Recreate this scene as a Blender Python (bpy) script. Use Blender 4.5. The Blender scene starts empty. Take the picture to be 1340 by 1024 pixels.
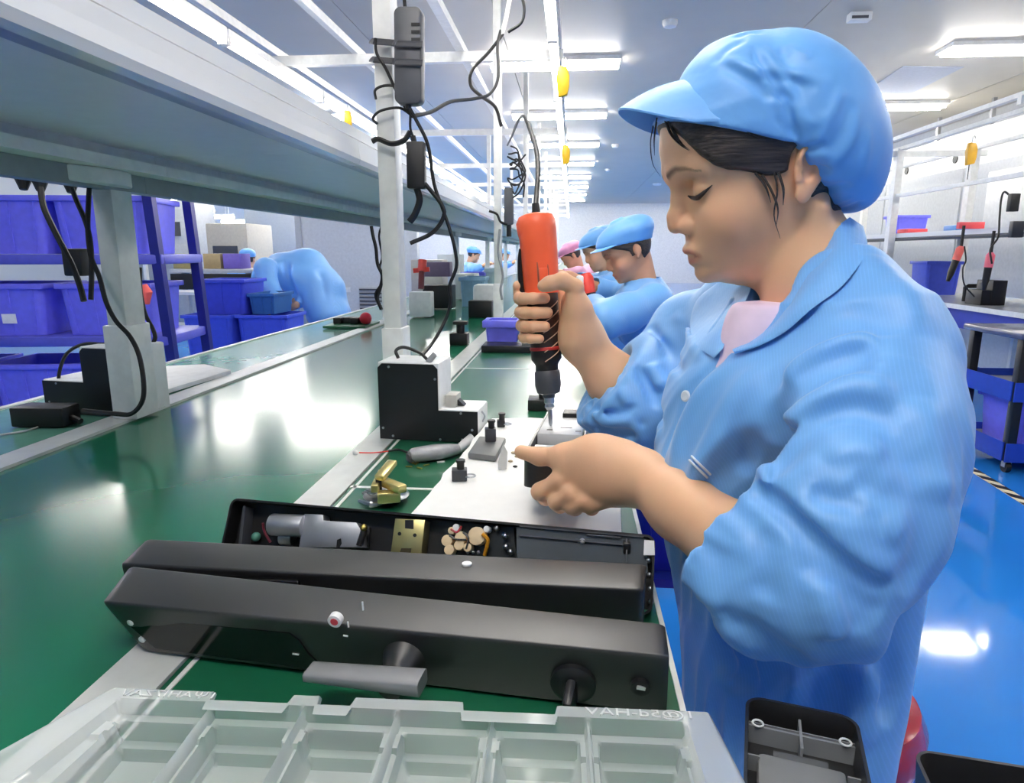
import bpy, bmesh, math, random
import numpy as np
from mathutils import Vector, Matrix
random.seed(7)
SC = bpy.context.scene
COL = SC.collection
# ------------------------------------------------------------------ camera
F = 880.0; CH = 1.13
PITCH = math.atan(182 / F); YAW = math.atan(78 * math.cos(PITCH) / F)
_cp, _sp, _cy, _sy = math.cos(PITCH), math.sin(PITCH), math.cos(YAW), math.sin(YAW)
_fw = np.array([-_sy * _cp, _cy * _cp, -_sp]); _rt = np.array([_cy, _sy, 0.0]); _up = np.cross(_rt, _fw)
_C = np.array([0, 0, CH])
def _ray(u, v): return _fw + _rt * (u - 670) / F + _up * (512 - v) / F
def atD(u, v, d): return Vector(_C + _ray(u, v) * d)                    # a photo point at a given distance
def atZ(u, v, z): r = _ray(u, v); return Vector(_C + r * (z - CH) / r[2])
def atX(u, v, x): r = _ray(u, v); return Vector(_C + r * x / r[0])
def atY(u, v, y): r = _ray(u, v); return Vector(_C + r * y / r[1])
cam_d = bpy.data.cameras.new('camera'); cam = bpy.data.objects.new('camera', cam_d); COL.objects.link(cam)
cam_d.sensor_fit = 'HORIZONTAL'; cam_d.sensor_width = 36; cam_d.lens = F / 1340 * 36; cam_d.clip_start = 0.02; cam_d.clip_end = 200
cam.matrix_world = Matrix(((_rt[0], _up[0], -_fw[0], 0), (_rt[1], _up[1], -_fw[1], 0), (_rt[2], _up[2], -_fw[2], CH), (0, 0, 0, 1)))
SC.camera = cam
vs = SC.view_settings
vs.view_transform = 'Standard'; vs.look = 'None'; vs.gamma = 1; vs.exposure = 1.2; vs.use_curve_mapping = False
SC.cycles.max_bounces = 10; SC.cycles.diffuse_bounces = 5; SC.cycles.glossy_bounces = 4; SC.cycles.transparent_max_bounces = 16
SC.cycles.use_denoising = True; SC.cycles.sample_clamp_indirect = 6
# ------------------------------------------------------------------ materials
def lin(c):
    return tuple((x / 12.92 if x <= 0.04045 else ((x + 0.055) / 1.055) ** 2.4) for x in (k / 255 for k in c))
MATS = {}
def mat(name, rgb, rough=0.5, metal=0.0, spec=0.5, var=0.06, scale=30, bump=0.0, bscale=200, emit=None, coat=0.0, trans=0.0, sss=0.0):
    if name in MATS: return MATS[name]
    m = bpy.data.materials.new(name); m.use_nodes = True; MATS[name] = m
    nt = m.node_tree; b = nt.nodes['Principled BSDF']
    c = lin(rgb)
    tc = nt.nodes.new('ShaderNodeTexCoord'); nz = nt.nodes.new('ShaderNodeTexNoise')
    nz.inputs['Scale'].default_value = scale; nz.inputs['Detail'].default_value = 3
    nt.links.new(tc.outputs['Object'], nz.inputs['Vector'])
    rp = nt.nodes.new('ShaderNodeValToRGB')
    rp.color_ramp.elements[0].position = 0.3; rp.color_ramp.elements[1].position = 0.7
    rp.color_ramp.elements[0].color = (*[max(0, k * (1 - var)) for k in c], 1)
    rp.color_ramp.elements[1].color = (*[min(1, k * (1 + var)) for k in c], 1)
    nt.links.new(nz.outputs['Fac'], rp.inputs['Fac']); nt.links.new(rp.outputs['Color'], b.inputs['Base Color'])
    b.inputs['Roughness'].default_value = rough; b.inputs['Metallic'].default_value = metal
    b.inputs['Specular IOR Level'].default_value = spec
    b.inputs['Coat Weight'].default_value = coat; b.inputs['Coat Roughness'].default_value = 0.08
    b.inputs['Transmission Weight'].default_value = trans
    if sss:
        b.inputs['Subsurface Weight'].default_value = sss; b.inputs['Subsurface Scale'].default_value = 0.006
        b.inputs['Subsurface Radius'].default_value = (1.0, 0.4, 0.25)
    if bump:
        n2 = nt.nodes.new('ShaderNodeTexNoise'); n2.inputs['Scale'].default_value = bscale; n2.inputs['Detail'].default_value = 4
        nt.links.new(tc.outputs['Object'], n2.inputs['Vector'])
        bp = nt.nodes.new('ShaderNodeBump'); bp.inputs['Strength'].default_value = bump; bp.inputs['Distance'].default_value = 0.002
        nt.links.new(n2.outputs['Fac'], bp.inputs['Height']); nt.links.new(bp.outputs['Normal'], b.inputs['Normal'])
    if emit:
        b.inputs['Emission Color'].default_value = (*emit[0], 1); b.inputs['Emission Strength'].default_value = emit[1]
    return m
def clear_mat(name, tint, alpha, rough=0.12):
    """thin clear plastic: light passes, the surface itself shines"""
    m = bpy.data.materials.new(name); m.use_nodes = True; MATS[name] = m
    nt = m.node_tree; b = nt.nodes['Principled BSDF']; out = nt.nodes['Material Output']
    b.inputs['Base Color'].default_value = (*lin(tint), 1); b.inputs['Roughness'].default_value = rough
    b.inputs['Specular IOR Level'].default_value = 0.8
    tr = nt.nodes.new('ShaderNodeBsdfTransparent'); tr.inputs['Color'].default_value = (0.93, 0.96, 0.95, 1)
    lw = nt.nodes.new('ShaderNodeLayerWeight'); lw.inputs['Blend'].default_value = 0.45
    mp = nt.nodes.new('ShaderNodeMapRange'); mp.inputs['To Min'].default_value = alpha; mp.inputs['To Max'].default_value = min(0.92, alpha + 0.5)
    nt.links.new(lw.outputs['Facing'], mp.inputs['Value'])
    mx = nt.nodes.new('ShaderNodeMixShader'); nt.links.new(mp.outputs['Result'], mx.inputs['Fac'])
    nt.links.new(tr.outputs['BSDF'], mx.inputs[1]); nt.links.new(b.outputs['BSDF'], mx.inputs[2]); nt.links.new(mx.outputs['Shader'], out.inputs['Surface'])
    return m
# ------------------------------------------------------------------ mesh builder
def V(*a): return Vector(a)
def spline(pts, n=8):
    P = [Vector(p) for p in pts]
    if len(P) < 3: return P
    P = [P[0] * 2 - P[1]] + P + [P[-1] * 2 - P[-2]]
    out = []
    for i in range(1, len(P) - 2):
        a, b, c, d = P[i - 1:i + 3]
        for k in range(n):
            t = k / n
            out.append(0.5 * ((2 * b) + (c - a) * t + (2 * a - 5 * b + 4 * c - d) * t * t + (3 * b - a - 3 * c + d) * t ** 3))
    out.append(P[-2]); return out
class MB:
    def __init__(s): s.v = []; s.f = []
    def add(s, vs, fs):
        o = len(s.v); s.v += [Vector(p) for p in vs]; s.f += [tuple(o + i for i in f) for f in fs]; return s
    def hexa(s, p):   # p: 4 bottom (ccw from above), 4 top
        return s.add(p, [(3, 2, 1, 0), (4, 5, 6, 7), (0, 1, 5, 4), (1, 2, 6, 5), (2, 3, 7, 6), (3, 0, 4, 7)])
    def box(s, c, d, M=None):
        x, y, z = d[0] / 2, d[1] / 2, d[2] / 2
        q = [V(-x, -y, -z), V(x, -y, -z), V(x, y, -z), V(-x, y, -z), V(-x, -y, z), V(x, -y, z), V(x, y, z), V(-x, y, z)]
        if M is not None: q = [M @ k for k in q]
        return s.hexa([k + Vector(c) for k in q])
    def bx(s, x0, x1, y0, y1, z0, z1): return s.box(((x0 + x1) / 2, (y0 + y1) / 2, (z0 + z1) / 2), (x1 - x0, y1 - y0, z1 - z0))
    def bar(s, a, b, w, h, up=(0, 0, 1)):
        a, b = Vector(a), Vector(b); d = (b - a).normalized(); u = Vector(up)
        if abs(d.dot(u)) > 0.98: u = V(0, 1, 0)
        r = d.cross(u).normalized(); u = r.cross(d).normalized()
        return s.hexa([a - r * w / 2 - u * h / 2, a + r * w / 2 - u * h / 2, b + r * w / 2 - u * h / 2, b - r * w / 2 - u * h / 2,
                       a - r * w / 2 + u * h / 2, a + r * w / 2 + u * h / 2, b + r * w / 2 + u * h / 2, b - r * w / 2 + u * h / 2])
    def tube(s, pts, r, n=8, sm=0, flat=1.0):
        P = spline(pts, sm) if sm else [Vector(p) for p in pts]
        R = r if isinstance(r, (list, tuple)) else None
        rings = []; u = None
        for i, p in enumerate(P):
            d = (P[min(i + 1, len(P) - 1)] - P[max(i - 1, 0)])
            if d.length < 1e-9: d = V(0, 0, 1)
            d.normalize()
            if u is None:
                u = d.orthogonal().normalized()
            else:
                u = (u - d * u.dot(d))
                u = u.normalized() if u.length > 1e-6 else d.orthogonal().normalized()
            w = d.cross(u)
            if R: t = i / max(1, len(P) - 1) * (len(R) - 1); k = min(int(t), len(R) - 2); rr = R[k] + (R[k + 1] - R[k]) * (t - k)
            else: rr = r
            rings.append([p + (u * math.cos(2 * math.pi * j / n) + w * math.sin(2 * math.pi * j / n) * flat) * rr for j in range(n)])
        return s.loft(rings)
    def loft(s, rings, caps=True, closed=True):
        n = len(rings[0]); o = len(s.v)
        for r in rings: s.v += [Vector(p) for p in r]
        for i in range(len(rings) - 1):
            for j in range(n if closed else n - 1):
                k = (j + 1) % n
                s.f.append((o + i * n + j, o + i * n + k, o + (i + 1) * n + k, o + (i + 1) * n + j))
        if caps and closed:
            s.f.append(tuple(o + j for j in reversed(range(n)))); s.f.append(tuple(o + (len(rings) - 1) * n + j for j in range(n)))
        return s
    def cyl(s, a, b, r0, r1=None, n=20): return s.tube([a, b], [r0, r0 if r1 is None else r1], n)
    def lathe(s, prof, o, axis=(0, 0, 1), n=24):
        a = Vector(axis).normalized(); u = a.orthogonal().normalized(); w = a.cross(u); o = Vector(o)
        return s.loft([[o + a * h + (u * math.cos(2 * math.pi * j / n) + w * math.sin(2 * math.pi * j / n)) * max(r, 1e-5) for j in range(n)] for r, h in prof])
    def ball(s, c, r, n=12, m=8, sc=(1, 1, 1)):
        c = Vector(c)
        return s.loft([[c + V(math.sin(math.pi * i / m) * math.cos(2 * math.pi * j / n) * r * sc[0], math.sin(math.pi * i / m) * math.sin(2 * math.pi * j / n) * r * sc[1], -math.cos(math.pi * i / m) * r * sc[2]) for j in range(n)] for i in range(m + 1)], caps=False)
    def prism(s, poly, h0, h1, M=None):
        M = M or Matrix.Identity(4); n = len(poly)
        return s.add([M @ V(x, y, h0) for x, y in poly] + [M @ V(x, y, h1) for x, y in poly],
                     [tuple(reversed(range(n))), tuple(range(n, 2 * n))] + [(i, (i + 1) % n, n + (i + 1) % n, n + i) for i in range(n)])
    def build(s, name, m, parent=None, bevel=0.0, smooth=False, seg=2, weld=False):
        me = bpy.data.meshes.new(name); bm = bmesh.new()
        if parent is not None: org = None; inv = MW[parent.name].inverted()
        else:
            n = max(1, len(s.v)); lo = [min(p[i] for p in s.v) for i in range(3)]; hi = [max(p[i] for p in s.v) for i in range(3)]
            org = V((lo[0] + hi[0]) / 2, (lo[1] + hi[1]) / 2, lo[2]); inv = Matrix.Translation(-org)
        vv = [bm.verts.new(inv @ p) for p in s.v]
        for f in s.f:
            try: bm.faces.new([vv[i] for i in f])
            except ValueError: pass
        if weld: bmesh.ops.remove_doubles(bm, verts=bm.verts, dist=1e-5)
        bmesh.ops.recalc_face_normals(bm, faces=bm.faces)
        if bevel:
            ed = [e for e in bm.edges if len(e.link_faces) == 2 and e.calc_face_angle(0) > 0.6]
            try: bmesh.ops.bevel(bm, geom=ed, offset=bevel, segments=seg, affect='EDGES', profile=0.5, clamp_overlap=True)
            except Exception: pass
        bm.to_mesh(me); bm.free()
        if smooth or bevel:
            me.polygons.foreach_set('use_smooth', [True] * len(me.polygons))
            try: me.set_sharp_from_angle(angle=0.7)
            except Exception: pass
        me.materials.append(m)
        o = bpy.data.objects.new(name, me); COL.objects.link(o)
        if parent is not None: o.parent = parent; MW[o.name] = MW[parent.name].copy()
        else: o.location = org; MW[o.name] = Matrix.Translation(org)
        return o
MW = {}
def child(o, parent):      # mesh o (built at top level) becomes a child; geometry stays put
    M = MW[parent.name].inverted() @ MW[o.name]
    o.parent = parent; o.matrix_local = M
    return o
def thing(name, label, cat, loc=(0, 0, 0), rz=0.0, group=None):
    o = bpy.data.objects.new(name, None); COL.objects.link(o); o.empty_display_size = 0.05
    o.location = loc; o.rotation_euler = (0, 0, rz); MW[o.name] = Matrix.Translation(Vector(loc)) @ Matrix.Rotation(rz, 4, 'Z')
    return tag(o, label, cat, group)
def tag(o, label, cat, group=None):
    o['label'] = label; o['category'] = cat
    if group: o['group'] = group
    return o
def struct(o): o['kind'] = 'structure'; return o
def copy_tree(o, loc=None, label=None, group=None, rz=None):
    def cp(x, par):
        c = x.copy(); COL.objects.link(c)
        if par is not None: c.parent = par
        for ch in x.children: cp(ch, c)
        return c
    c = cp(o, None)
    if loc is not None: c.location = loc
    if rz is not None: c.rotation_euler = (0, 0, rz)
    if label: c['label'] = label
    if group: c['group'] = group
    MW[c.name] = Matrix.Translation(c.location) @ Matrix.Rotation(c.rotation_euler.z, 4, 'Z')
    return c
ORD = ['first', 'second', 'third', 'fourth', 'fifth', 'sixth', 'seventh', 'eighth', 'ninth', 'tenth', 'eleventh', 'twelfth', 'thirteenth', 'fourteenth', 'fifteenth', 'sixteenth']
def rrect(w, h, r, n=5):
    out = []
    for cx, cy, a0 in ((w / 2 - r, h / 2 - r, 0), (-w / 2 + r, h / 2 - r, 90), (-w / 2 + r, -h / 2 + r, 180), (w / 2 - r, -h / 2 + r, 270)):
        for k in range(n + 1):
            a = math.radians(a0 + 90 * k / n); out.append((cx + r * math.cos(a), cy + r * math.sin(a)))
    return out
def text_mesh(name, body, size, M, m, parent=None, depth=0.0006):
    cu = bpy.data.curves.new(name, 'FONT'); cu.body = body; cu.size = size; cu.extrude = depth; cu.align_x = 'CENTER'; cu.align_y = 'CENTER'
    t = bpy.data.objects.new(name, cu); COL.objects.link(t)
    dg = bpy.context.evaluated_depsgraph_get(); me = bpy.data.meshes.new_from_object(t.evaluated_get(dg)); bpy.data.objects.remove(t)
    me.transform(M if parent is None else MW[parent.name].inverted() @ M)
    me.materials.clear(); me.materials.append(m)
    o = bpy.data.objects.new(name, me); COL.objects.link(o)
    MW[o.name] = Matrix.Identity(4)
    if parent is not None: o.parent = parent
    return o
def frame_matrix(o, x, y):
    x = Vector(x).normalized(); z = x.cross(Vector(y)).normalized(); y = z.cross(x)
    return Matrix(((x.x, y.x, z.x, o[0]), (x.y, y.y, z.y, o[1]), (x.z, y.z, z.z, o[2]), (0, 0, 0, 1)))
# palette
WHITE = mat('white_painted_metal', (232, 233, 230), 0.35)
LEDM = mat('lamp_housing', (240, 240, 240), 0.4)
CEILM = mat('ceiling_panel', (204, 198, 186), 0.45, var=0.03, scale=2)
BLACK = mat('black_plastic', (22, 22, 24), 0.42, bump=0.05, bscale=900)
BLACKM = mat('black_metal', (26, 27, 30), 0.36, var=0.1)
DARK = mat('dark_grey_plastic', (70, 72, 78), 0.45)
CABLE = mat('black_cable', (18, 18, 20), 0.5)
GREY = mat('grey_plastic', (140, 143, 146), 0.45)
WPLASTIC = mat('white_plastic', (236, 238, 238), 0.4)
STEEL = mat('steel', (190, 192, 196), 0.28, metal=1.0)
BRASS = mat('brass', (205, 182, 105), 0.3, metal=1.0)
YELLOW = mat('yellow_plastic', (240, 190, 30), 0.4)
CRATE = mat('violet_blue_plastic', (116, 116, 244), 0.38)
CRATE2 = mat('deep_blue_plastic', (66, 88, 214), 0.4)
BLUEMETAL = mat('blue_painted_metal', (42, 56, 165), 0.35)
PAPER = mat('white_paper', (245, 245, 245), 0.7)
RED = mat('red_plastic', (235, 70, 60), 0.4)
ORANGE = mat('orange_plastic', (255, 104, 62), 0.4)
# ------------------------------------------------------------------ the room
CEIL = 2.9
def plane_mat(name, rgb, rough, **k): return mat(name, rgb, rough, **k)
FLOORM = mat('blue_epoxy_floor', (42, 134, 226), 0.07, var=0.07, scale=1.3, bump=0.04, bscale=7)
WALLM = mat('pale_grey_wall_panel', (208, 213, 216), 0.5, var=0.02, scale=1)
struct(MB().bx(-9, 7.2, -4, 34, -0.1, 0).build('floor', FLOORM))
# ceiling panels: with seam grooves
m = MB()
xs = [-9, -6.5, -4.1, -1.75, -0.6, 1.83, 4.5, 7.2]
for i in range(len(xs) - 1):
    m.bx(xs[i] + 0.004, xs[i + 1] - 0.004, -4, 34, CEIL, CEIL + 0.05)
m.bx(-9, 7.2, -4, 34, CEIL + 0.06, CEIL + 0.1)
struct(m.build('ceiling', CEILM))
struct(MB().bx(-9.1, -9, -4, 34, 0, CEIL).build('wall_left', WALLM))
struct(MB().bx(7.2, 7.3, -4, 34, 0, CEIL).build('wall_right', WALLM))
struct(MB().bx(-9.1, 7.3, 26, 26.1, 0, CEIL).build('wall_far', mat('white_far_wall', (236, 236, 234), 0.5)))
struct(MB().bx(-9.1, 7.3, -4.1, -4, 0, CEIL).build('wall_back', WALLM))
# hazard tape on the floor beside the cart
a, b = atZ(1250, 604, 0.001), atZ(1345, 664, 0.001)
m = MB(); d = (b - a).normalized(); n_ = V(-d.y, d.x, 0); a = a - d * 1.2; L = 3.6
tape_w = 0.05
struct(MB().hexa([a, a + d * L, a + d * L + n_ * tape_w, a + n_ * tape_w] + [p + V(0, 0, 0.002) for p in (a, a + d * L, a + d * L + n_ * tape_w, a + n_ * tape_w)]).build('trim_1', mat('tape_cream', (245, 235, 200), 0.5)))
k = 0.0
while k < L - 0.12:
    p = a + d * k; q = [p, p + d * 0.06, p + d * 0.11 + n_ * tape_w, p + d * 0.05 + n_ * tape_w]
    m.hexa([x + V(0, 0, 0.002) for x in q] + [x + V(0, 0, 0.0035) for x in q]); k += 0.13
struct(m.build('trim_2', mat('tape_black', (20, 20, 20), 0.5)))
# ------------------------------------------------------------------ lamps
TUBE = mat('lit_tube', (255, 255, 255), 0.4, emit=((1.0, 0.955, 0.88), 26.0))
TUBEL = mat('lit_line_tube', (255, 255, 255), 0.4, emit=((1.0, 0.955, 0.88), 9.0))
def ceiling_lamp(x0, x1, y, label):
    t = thing('ceiling_tube_light', label, 'ceiling light', ((x0 + x1) / 2, y, CEIL - 0.06), 0, 'ceiling tube lights')
    MB().bx(x0, x1, y - 0.15, y + 0.15, CEIL - 0.035, CEIL).build('housing', LEDM, t)
    for s in (-1, 1):
        MB().cyl((x0 + 0.01, y + s * 0.06, CEIL - 0.05), (x1 - 0.01, y + s * 0.06, CEIL - 0.05), 0.024, n=10).build('tube', TUBE, t, smooth=True)
    return t
proto = ceiling_lamp(-0.8, 0.42, 6.85, 'long ceiling tube light nearest over the middle line, beyond the worker\'s cap')
for i in range(1, 8):
    copy_tree(proto, (-0.19, 6.85 + 2.42 * i, CEIL - 0.06), 'ceiling tube light over the middle line, %s row from the front' % ORD[i])
copy_tree(proto, (-0.19, 4.43 - 2.42 * 1, CEIL - 0.06), 'ceiling tube light over the middle line, above the camera')
copy_tree(proto, (-0.19, 4.43 - 2.42 * 2, CEIL - 0.06), 'ceiling tube light over the middle line, behind the camera')
for i in range(-3, 8):
    copy_tree(proto, (3.84, 6.7 + 2.38 * i, CEIL - 0.06), ('ceiling tube light above the right hand aisle, %s row from the front' % ORD[i]) if i >= 0 else ('ceiling tube light over the right aisle, %s row behind the photo edge' % ORD[-i - 1]))
for i in range(1, 8):  # extra lamp row, added to brighten the overhead shelf's underside
    copy_tree(proto, (-3.4, 6.7 + 2.38 * i, CEIL - 0.06), 'added ceiling fill light over the left aisle, %s row' % ORD[i - 1])
for i in range(-2, 8):
    copy_tree(proto, (-5.2, 6.7 + 2.38 * i, CEIL - 0.06), 'ceiling tube light over the left hall, %s row' % ORD[i + 2])
# smoke detectors and ceiling bits
def detector(u, v, name, label, r=0.06):
    p = atZ(u, v, CEIL)
    o = MB().lathe([(r * 1.0, 0), (r, -0.02), (r * 0.8, -0.045), (r * 0.3, -0.055), (0.001, -0.055)], p, (0, 0, 1)).build(name, WPLASTIC, smooth=True)
    tag(o, label, 'smoke detector', 'ceiling detectors')
detector(877, 27, 'smoke_detector', 'round white smoke detector on the ceiling left of the blue cap', 0.06)
detector(805, 189, 'smoke_detector', 'tiny white detector on the ceiling beside the third tube row', 0.06)
detector(795, 221, 'smoke_detector', 'tiny white detector on the ceiling beside the fourth tube row', 0.06)
detector(860, 240, 'smoke_detector', 'tiny white detector on the ceiling in front of the worker\'s forehead', 0.12)
t = thing('emergency_lamp', 'small white box lamp on the ceiling above the cap, right of the seam', 'emergency lamp', atZ(1125, 17, CEIL))
p = atZ(1125, 17, CEIL)
MB().box(p + V(0, 0, -0.03), (0.16, 0.09, 0.06)).build('body', WPLASTIC, t, bevel=0.008)
MB().box(p + V(-0.01, -0.046, -0.04), (0.12, 0.006, 0.02)).build('lens', DARK, t)
c4 = [atZ(u, v, CEIL - 0.002) for u, v in ((1128, 122), (1192, 122), (1262, 87), (1182, 86))]
struct(MB().hexa([p + V(0, 0, -0.004) for p in c4] + c4).build('trim_3', mat('ceiling_hatch', (186, 192, 206), 0.5)))
# right hand bulkhead and duct
struct(MB().bx(5.3, 7.2, -2, 34, 2.35, CEIL).build('trim_4', mat('bulkhead_grey', (186, 190, 196), 0.5)))
q = atX(1213, 190, 5.2)
t = thing('vent_duct', 'big white boxed air duct under the ceiling at the right edge', 'air duct', (5.2, q.y, 2.0))
MB().bx(4.55, 5.25, q.y - 4, q.y + 0.3, 1.95, 2.5).build('body', WHITE, t, bevel=0.01)
for yy in (q.y - 0.9, q.y - 2.1):
    MB().lathe([(0.05, 0), (0.05, -0.012), (0.001, -0.012)], (4.55, yy, 2.22), (1, 0, 0)).build('port', BLACK, t)
    MB().bx(4.88, 4.92, yy - .02, yy + .02, 2.5, CEIL).build('hanger', STEEL, t)
# ------------------------------------------------------------------ the production line
T = 0.75
GREENB = mat('green_conveyor_belt', (26, 112, 80), 0.16, var=0.06, scale=3, spec=0.5, bump=0.02, bscale=9)
GREENM = mat('green_bench_mat', (24, 98, 68), 0.3, var=0.06, scale=4, spec=0.9, coat=0.5)
STRIPM = mat('pale_strip', (206, 209, 206), 0.3)
Y0, Y1 = -0.6, 25.5
t = thing('conveyor_belt', 'long glossy green conveyor belt running down the line between the white rails', 'conveyor', (-0.71, Y0, 0))
MB().bx(-1.0, -0.42, Y0, Y1, 0.72, T).build('belt', GREENB, t)
MB().bx(-0.98, -0.44, Y0, Y1, 0.55, 0.72).build('bed', WHITE, t)
MB().bx(-1.065, -1.0, Y0, Y1, 0.62, T + 0.006).build('side_rail', STRIPM, t)
MB().bx(-0.42, -0.36, Y0, Y1, 0.62, T + 0.002).build('side_rail', STRIPM, t)
for y in np.arange(0.2, Y1, 2.3):
    for x in (-0.95, -0.45): MB().bx(x - 0.025, x + 0.025, y - 0.025, y + 0.025, 0, 0.55).build('leg', WHITE, t)
t = thing('workbench', 'long green topped workbench along the conveyor where the worker sits', 'workbench', (-0.13, Y0, 0))
MB().bx(-0.358, 0.098, Y0, Y1, T - 0.03, T).build('worktop', GREENM, t)
MB().bx(0.098, 0.103, Y0, Y1, T - 0.032, T + 0.002).build('edge_trim', WHITE, t)
lm = MB()
for y in (1.03, 2.2, 3.4, 4.6, 5.8): lm.bx(-0.358, 0.098, y - 0.004, y + 0.004, T, T + 0.0012)
lm.bx(-0.352, -0.347, 0.0, Y1, T, T + 0.0012)
lm.build('marking_line', WHITE, t)
for y in np.arange(-0.4, Y1, 2.3): MB().bx(0.03, 0.07, y - 0.02, y + 0.02, 0, T - 0.03).build('leg', WHITE, t)
t = thing('side_bench', 'long glossy green side bench on the far side of the conveyor', 'workbench', (-1.23, Y0, 0))
MB().bx(-1.39, -1.067, Y0, 7.0, T - 0.03, T).build('worktop', mat('pale_green_mat', (104, 162, 142), 0.14), t)
MB().bx(-1.41, -1.39, Y0, 7.0, T - 0.04, T + 0.004).build('edge_trim', STRIPM, t)
for y in np.arange(0.2, 7, 2.3): MB().bx(-1.37, -1.33, y - 0.02, y + 0.02, 0, T - 0.03).build('leg', WHITE, t)
# frames: posts, crossbeams and lengthwise rails
FY = [1.54 + 2.25 * i for i in range(9)]
t = thing('workstation_frame', 'tall white steel frame of posts and beams standing along the line', 'frame', (-0.39, 1.5, 0))
for i, y in enumerate(FY):
    p = MB().bx(-0.426, -0.386, y - 0.03, y + 0.03, T + 0.0021, 2.6).build('post', WHITE, t, bevel=0.003)
    if i < 4: MB().bx(-0.431, -0.381, y - 0.036, y + 0.036, T + 0.0022, T + 0.21).build('sleeve', mat('sleeve_white', (245, 246, 244), 0.3), p, bevel=0.003)
    MB().bx(-1.62, -0.06, y - 0.02, y + 0.02, 2.11, 2.16).build('crossbeam', WHITE, t)
    if i > 1: MB().bx(-0.74, -0.71, y - 0.02, y + 0.02, 1.42, 2.11).build('hanger', WHITE, t)
for x, w in ((-1.16, 0.03), (-0.6, 0.045), (-1.6, 0.03)):
    MB().bx(x - w / 2, x + w / 2, -0.5, 20, 2.16, 2.2).build('rail', WHITE, t)
MB().bx(-0.13, -0.07, -0.5, 20, 2.16, 2.19).build('rail', WHITE, t)
# left posts carry the shelf
for i, y in enumerate(FY[:6]):
    t = thing('shelf_post', 'white square post on the conveyor rail in front of the violet crates' if i == 0 else 'white shelf post on the conveyor rail, %s one down the line' % ORD[i], 'post', (-0.985, y - 0.08, T + 0.006), 0, 'shelf posts')
    MB().bx(-1.032, -0.987, y - 0.12, y - 0.05, T + 0.0061, 1.285).build('shaft', WHITE, t, bevel=0.003)
    MB().bx(-1.040, -0.981, y - 0.128, y - 0.044, T + 0.0062, T + 0.22).build('sleeve', mat('sleeve_white', (245, 246, 244), 0.3), t, bevel=0.003)
    MB().prism([(-1.02 + .05 * math.cos(a) + .02, y - .15 + .10 * math.sin(a)) for a in np.linspace(0, 2 * math.pi, 24, endpoint=False)], 1.268, 1.2995).build('top_plate', WHITE, t, bevel=0.004)
# overhead shelves between the posts
UND = mat('shelf_underside', (236, 230, 240), 0.35, var=0.02)
FASC = mat('glossy_white_fascia', (238, 239, 238), 0.16, var=0.01, scale=2)
BEAMG = mat('grey_shelf_beam', (214, 218, 218), 0.4)
for i in range(6):
    ya, yb = (-0.9, FY[0]) if i == 0 else (FY[i - 1] + 0.0015, FY[i])
    t = thing('overhead_shelf', ('deep white overhead shelf across the upper left corner' if i == 0 else 'white overhead shelf above the belt, %s section down the line' % ORD[i]), 'shelf', (-0.72, ya, 1.3), 0, 'overhead shelves')
    MB().bx(-1.0, -0.5, ya, yb, 1.345, 1.36).build('panel', UND, t)
    # bowed lower fascia
    prof = [(-0.5, 1.322), (-0.478, 1.322), (-0.474, 1.333), (-0.4765, 1.352), (-0.4775, 1.373), (-0.482, 1.373), (-0.482, 1.334), (-0.5, 1.334)]
    MB().add([V(x, ya, z) for x, z in prof] + [V(x, yb, z) for x, z in prof], [tuple(range(8)), tuple(range(8, 16))] + [(k, (k + 1) % 8, 8 + (k + 1) % 8, 8 + k) for k in range(8)]).build('fascia', FASC, t)
    MB().bx(-0.52, -0.479, ya, yb, 1.3755, 1.398).build('top_lip', FASC, t)
    MB().bx(-0.53, -0.4995, ya, yb, 1.325, 1.345).build('inner_lip', mat('lip_grey', (150, 157, 180), 0.3), t)
    MB().bx(-0.985, -0.955, ya, yb, 1.322, 1.345).build('back_beam', BEAMG, t)
    MB().bx(-1.0, -0.93, ya, yb, 1.30, 1.322).build('beam_flange', WHITE, t)
    MB().bx(-1.02, -0.985, ya, yb, 1.262, 1.30).build('cable_channel', mat('channel_grey', (140, 150, 152), 0.45), t)
# line lamps under the rails
def line_lamp(x, y0, z, label, grp):
    t = thing('line_tube_light', label, 'tube light', (x, y0, z), 0, grp)
    MB().bx(x - 0.022, x + 0.022, y0, y0 + 1.16, z + 0.012, z + 0.05).build('housing', LEDM, t)
    MB().cyl((x, y0 + 0.01, z), (x, y0 + 1.15, z), 0.019, n=10).build('tube', TUBEL, t, smooth=True)
    for s in (0.0, 1.148): MB().box((x, y0 + s + 0.006, z), (0.042, 0.012, 0.042)).build('end_cap', LEDM, t)
    return t
la = line_lamp(-0.1, -0.32, 2.055, 'line tube light over the workbench, just behind the camera', 'workbench line lights')
for i in range(1, 16):
    copy_tree(la, (-0.1, -0.32 + 1.18 * i, 2.055), 'tube light in the bright row over the workbench, %s from the near end' % ORD[i])
lb = line_lamp(-1.56, -0.4, 2.055, 'tube light over the side bench, behind the camera', 'side bench line lights')
for i in range(1, 14):
    copy_tree(lb, (-1.56, -0.4 + 1.18 * i, 2.055), 'tube light in the row above the overhead shelf, %s from the near end' % ORD[i])
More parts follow.
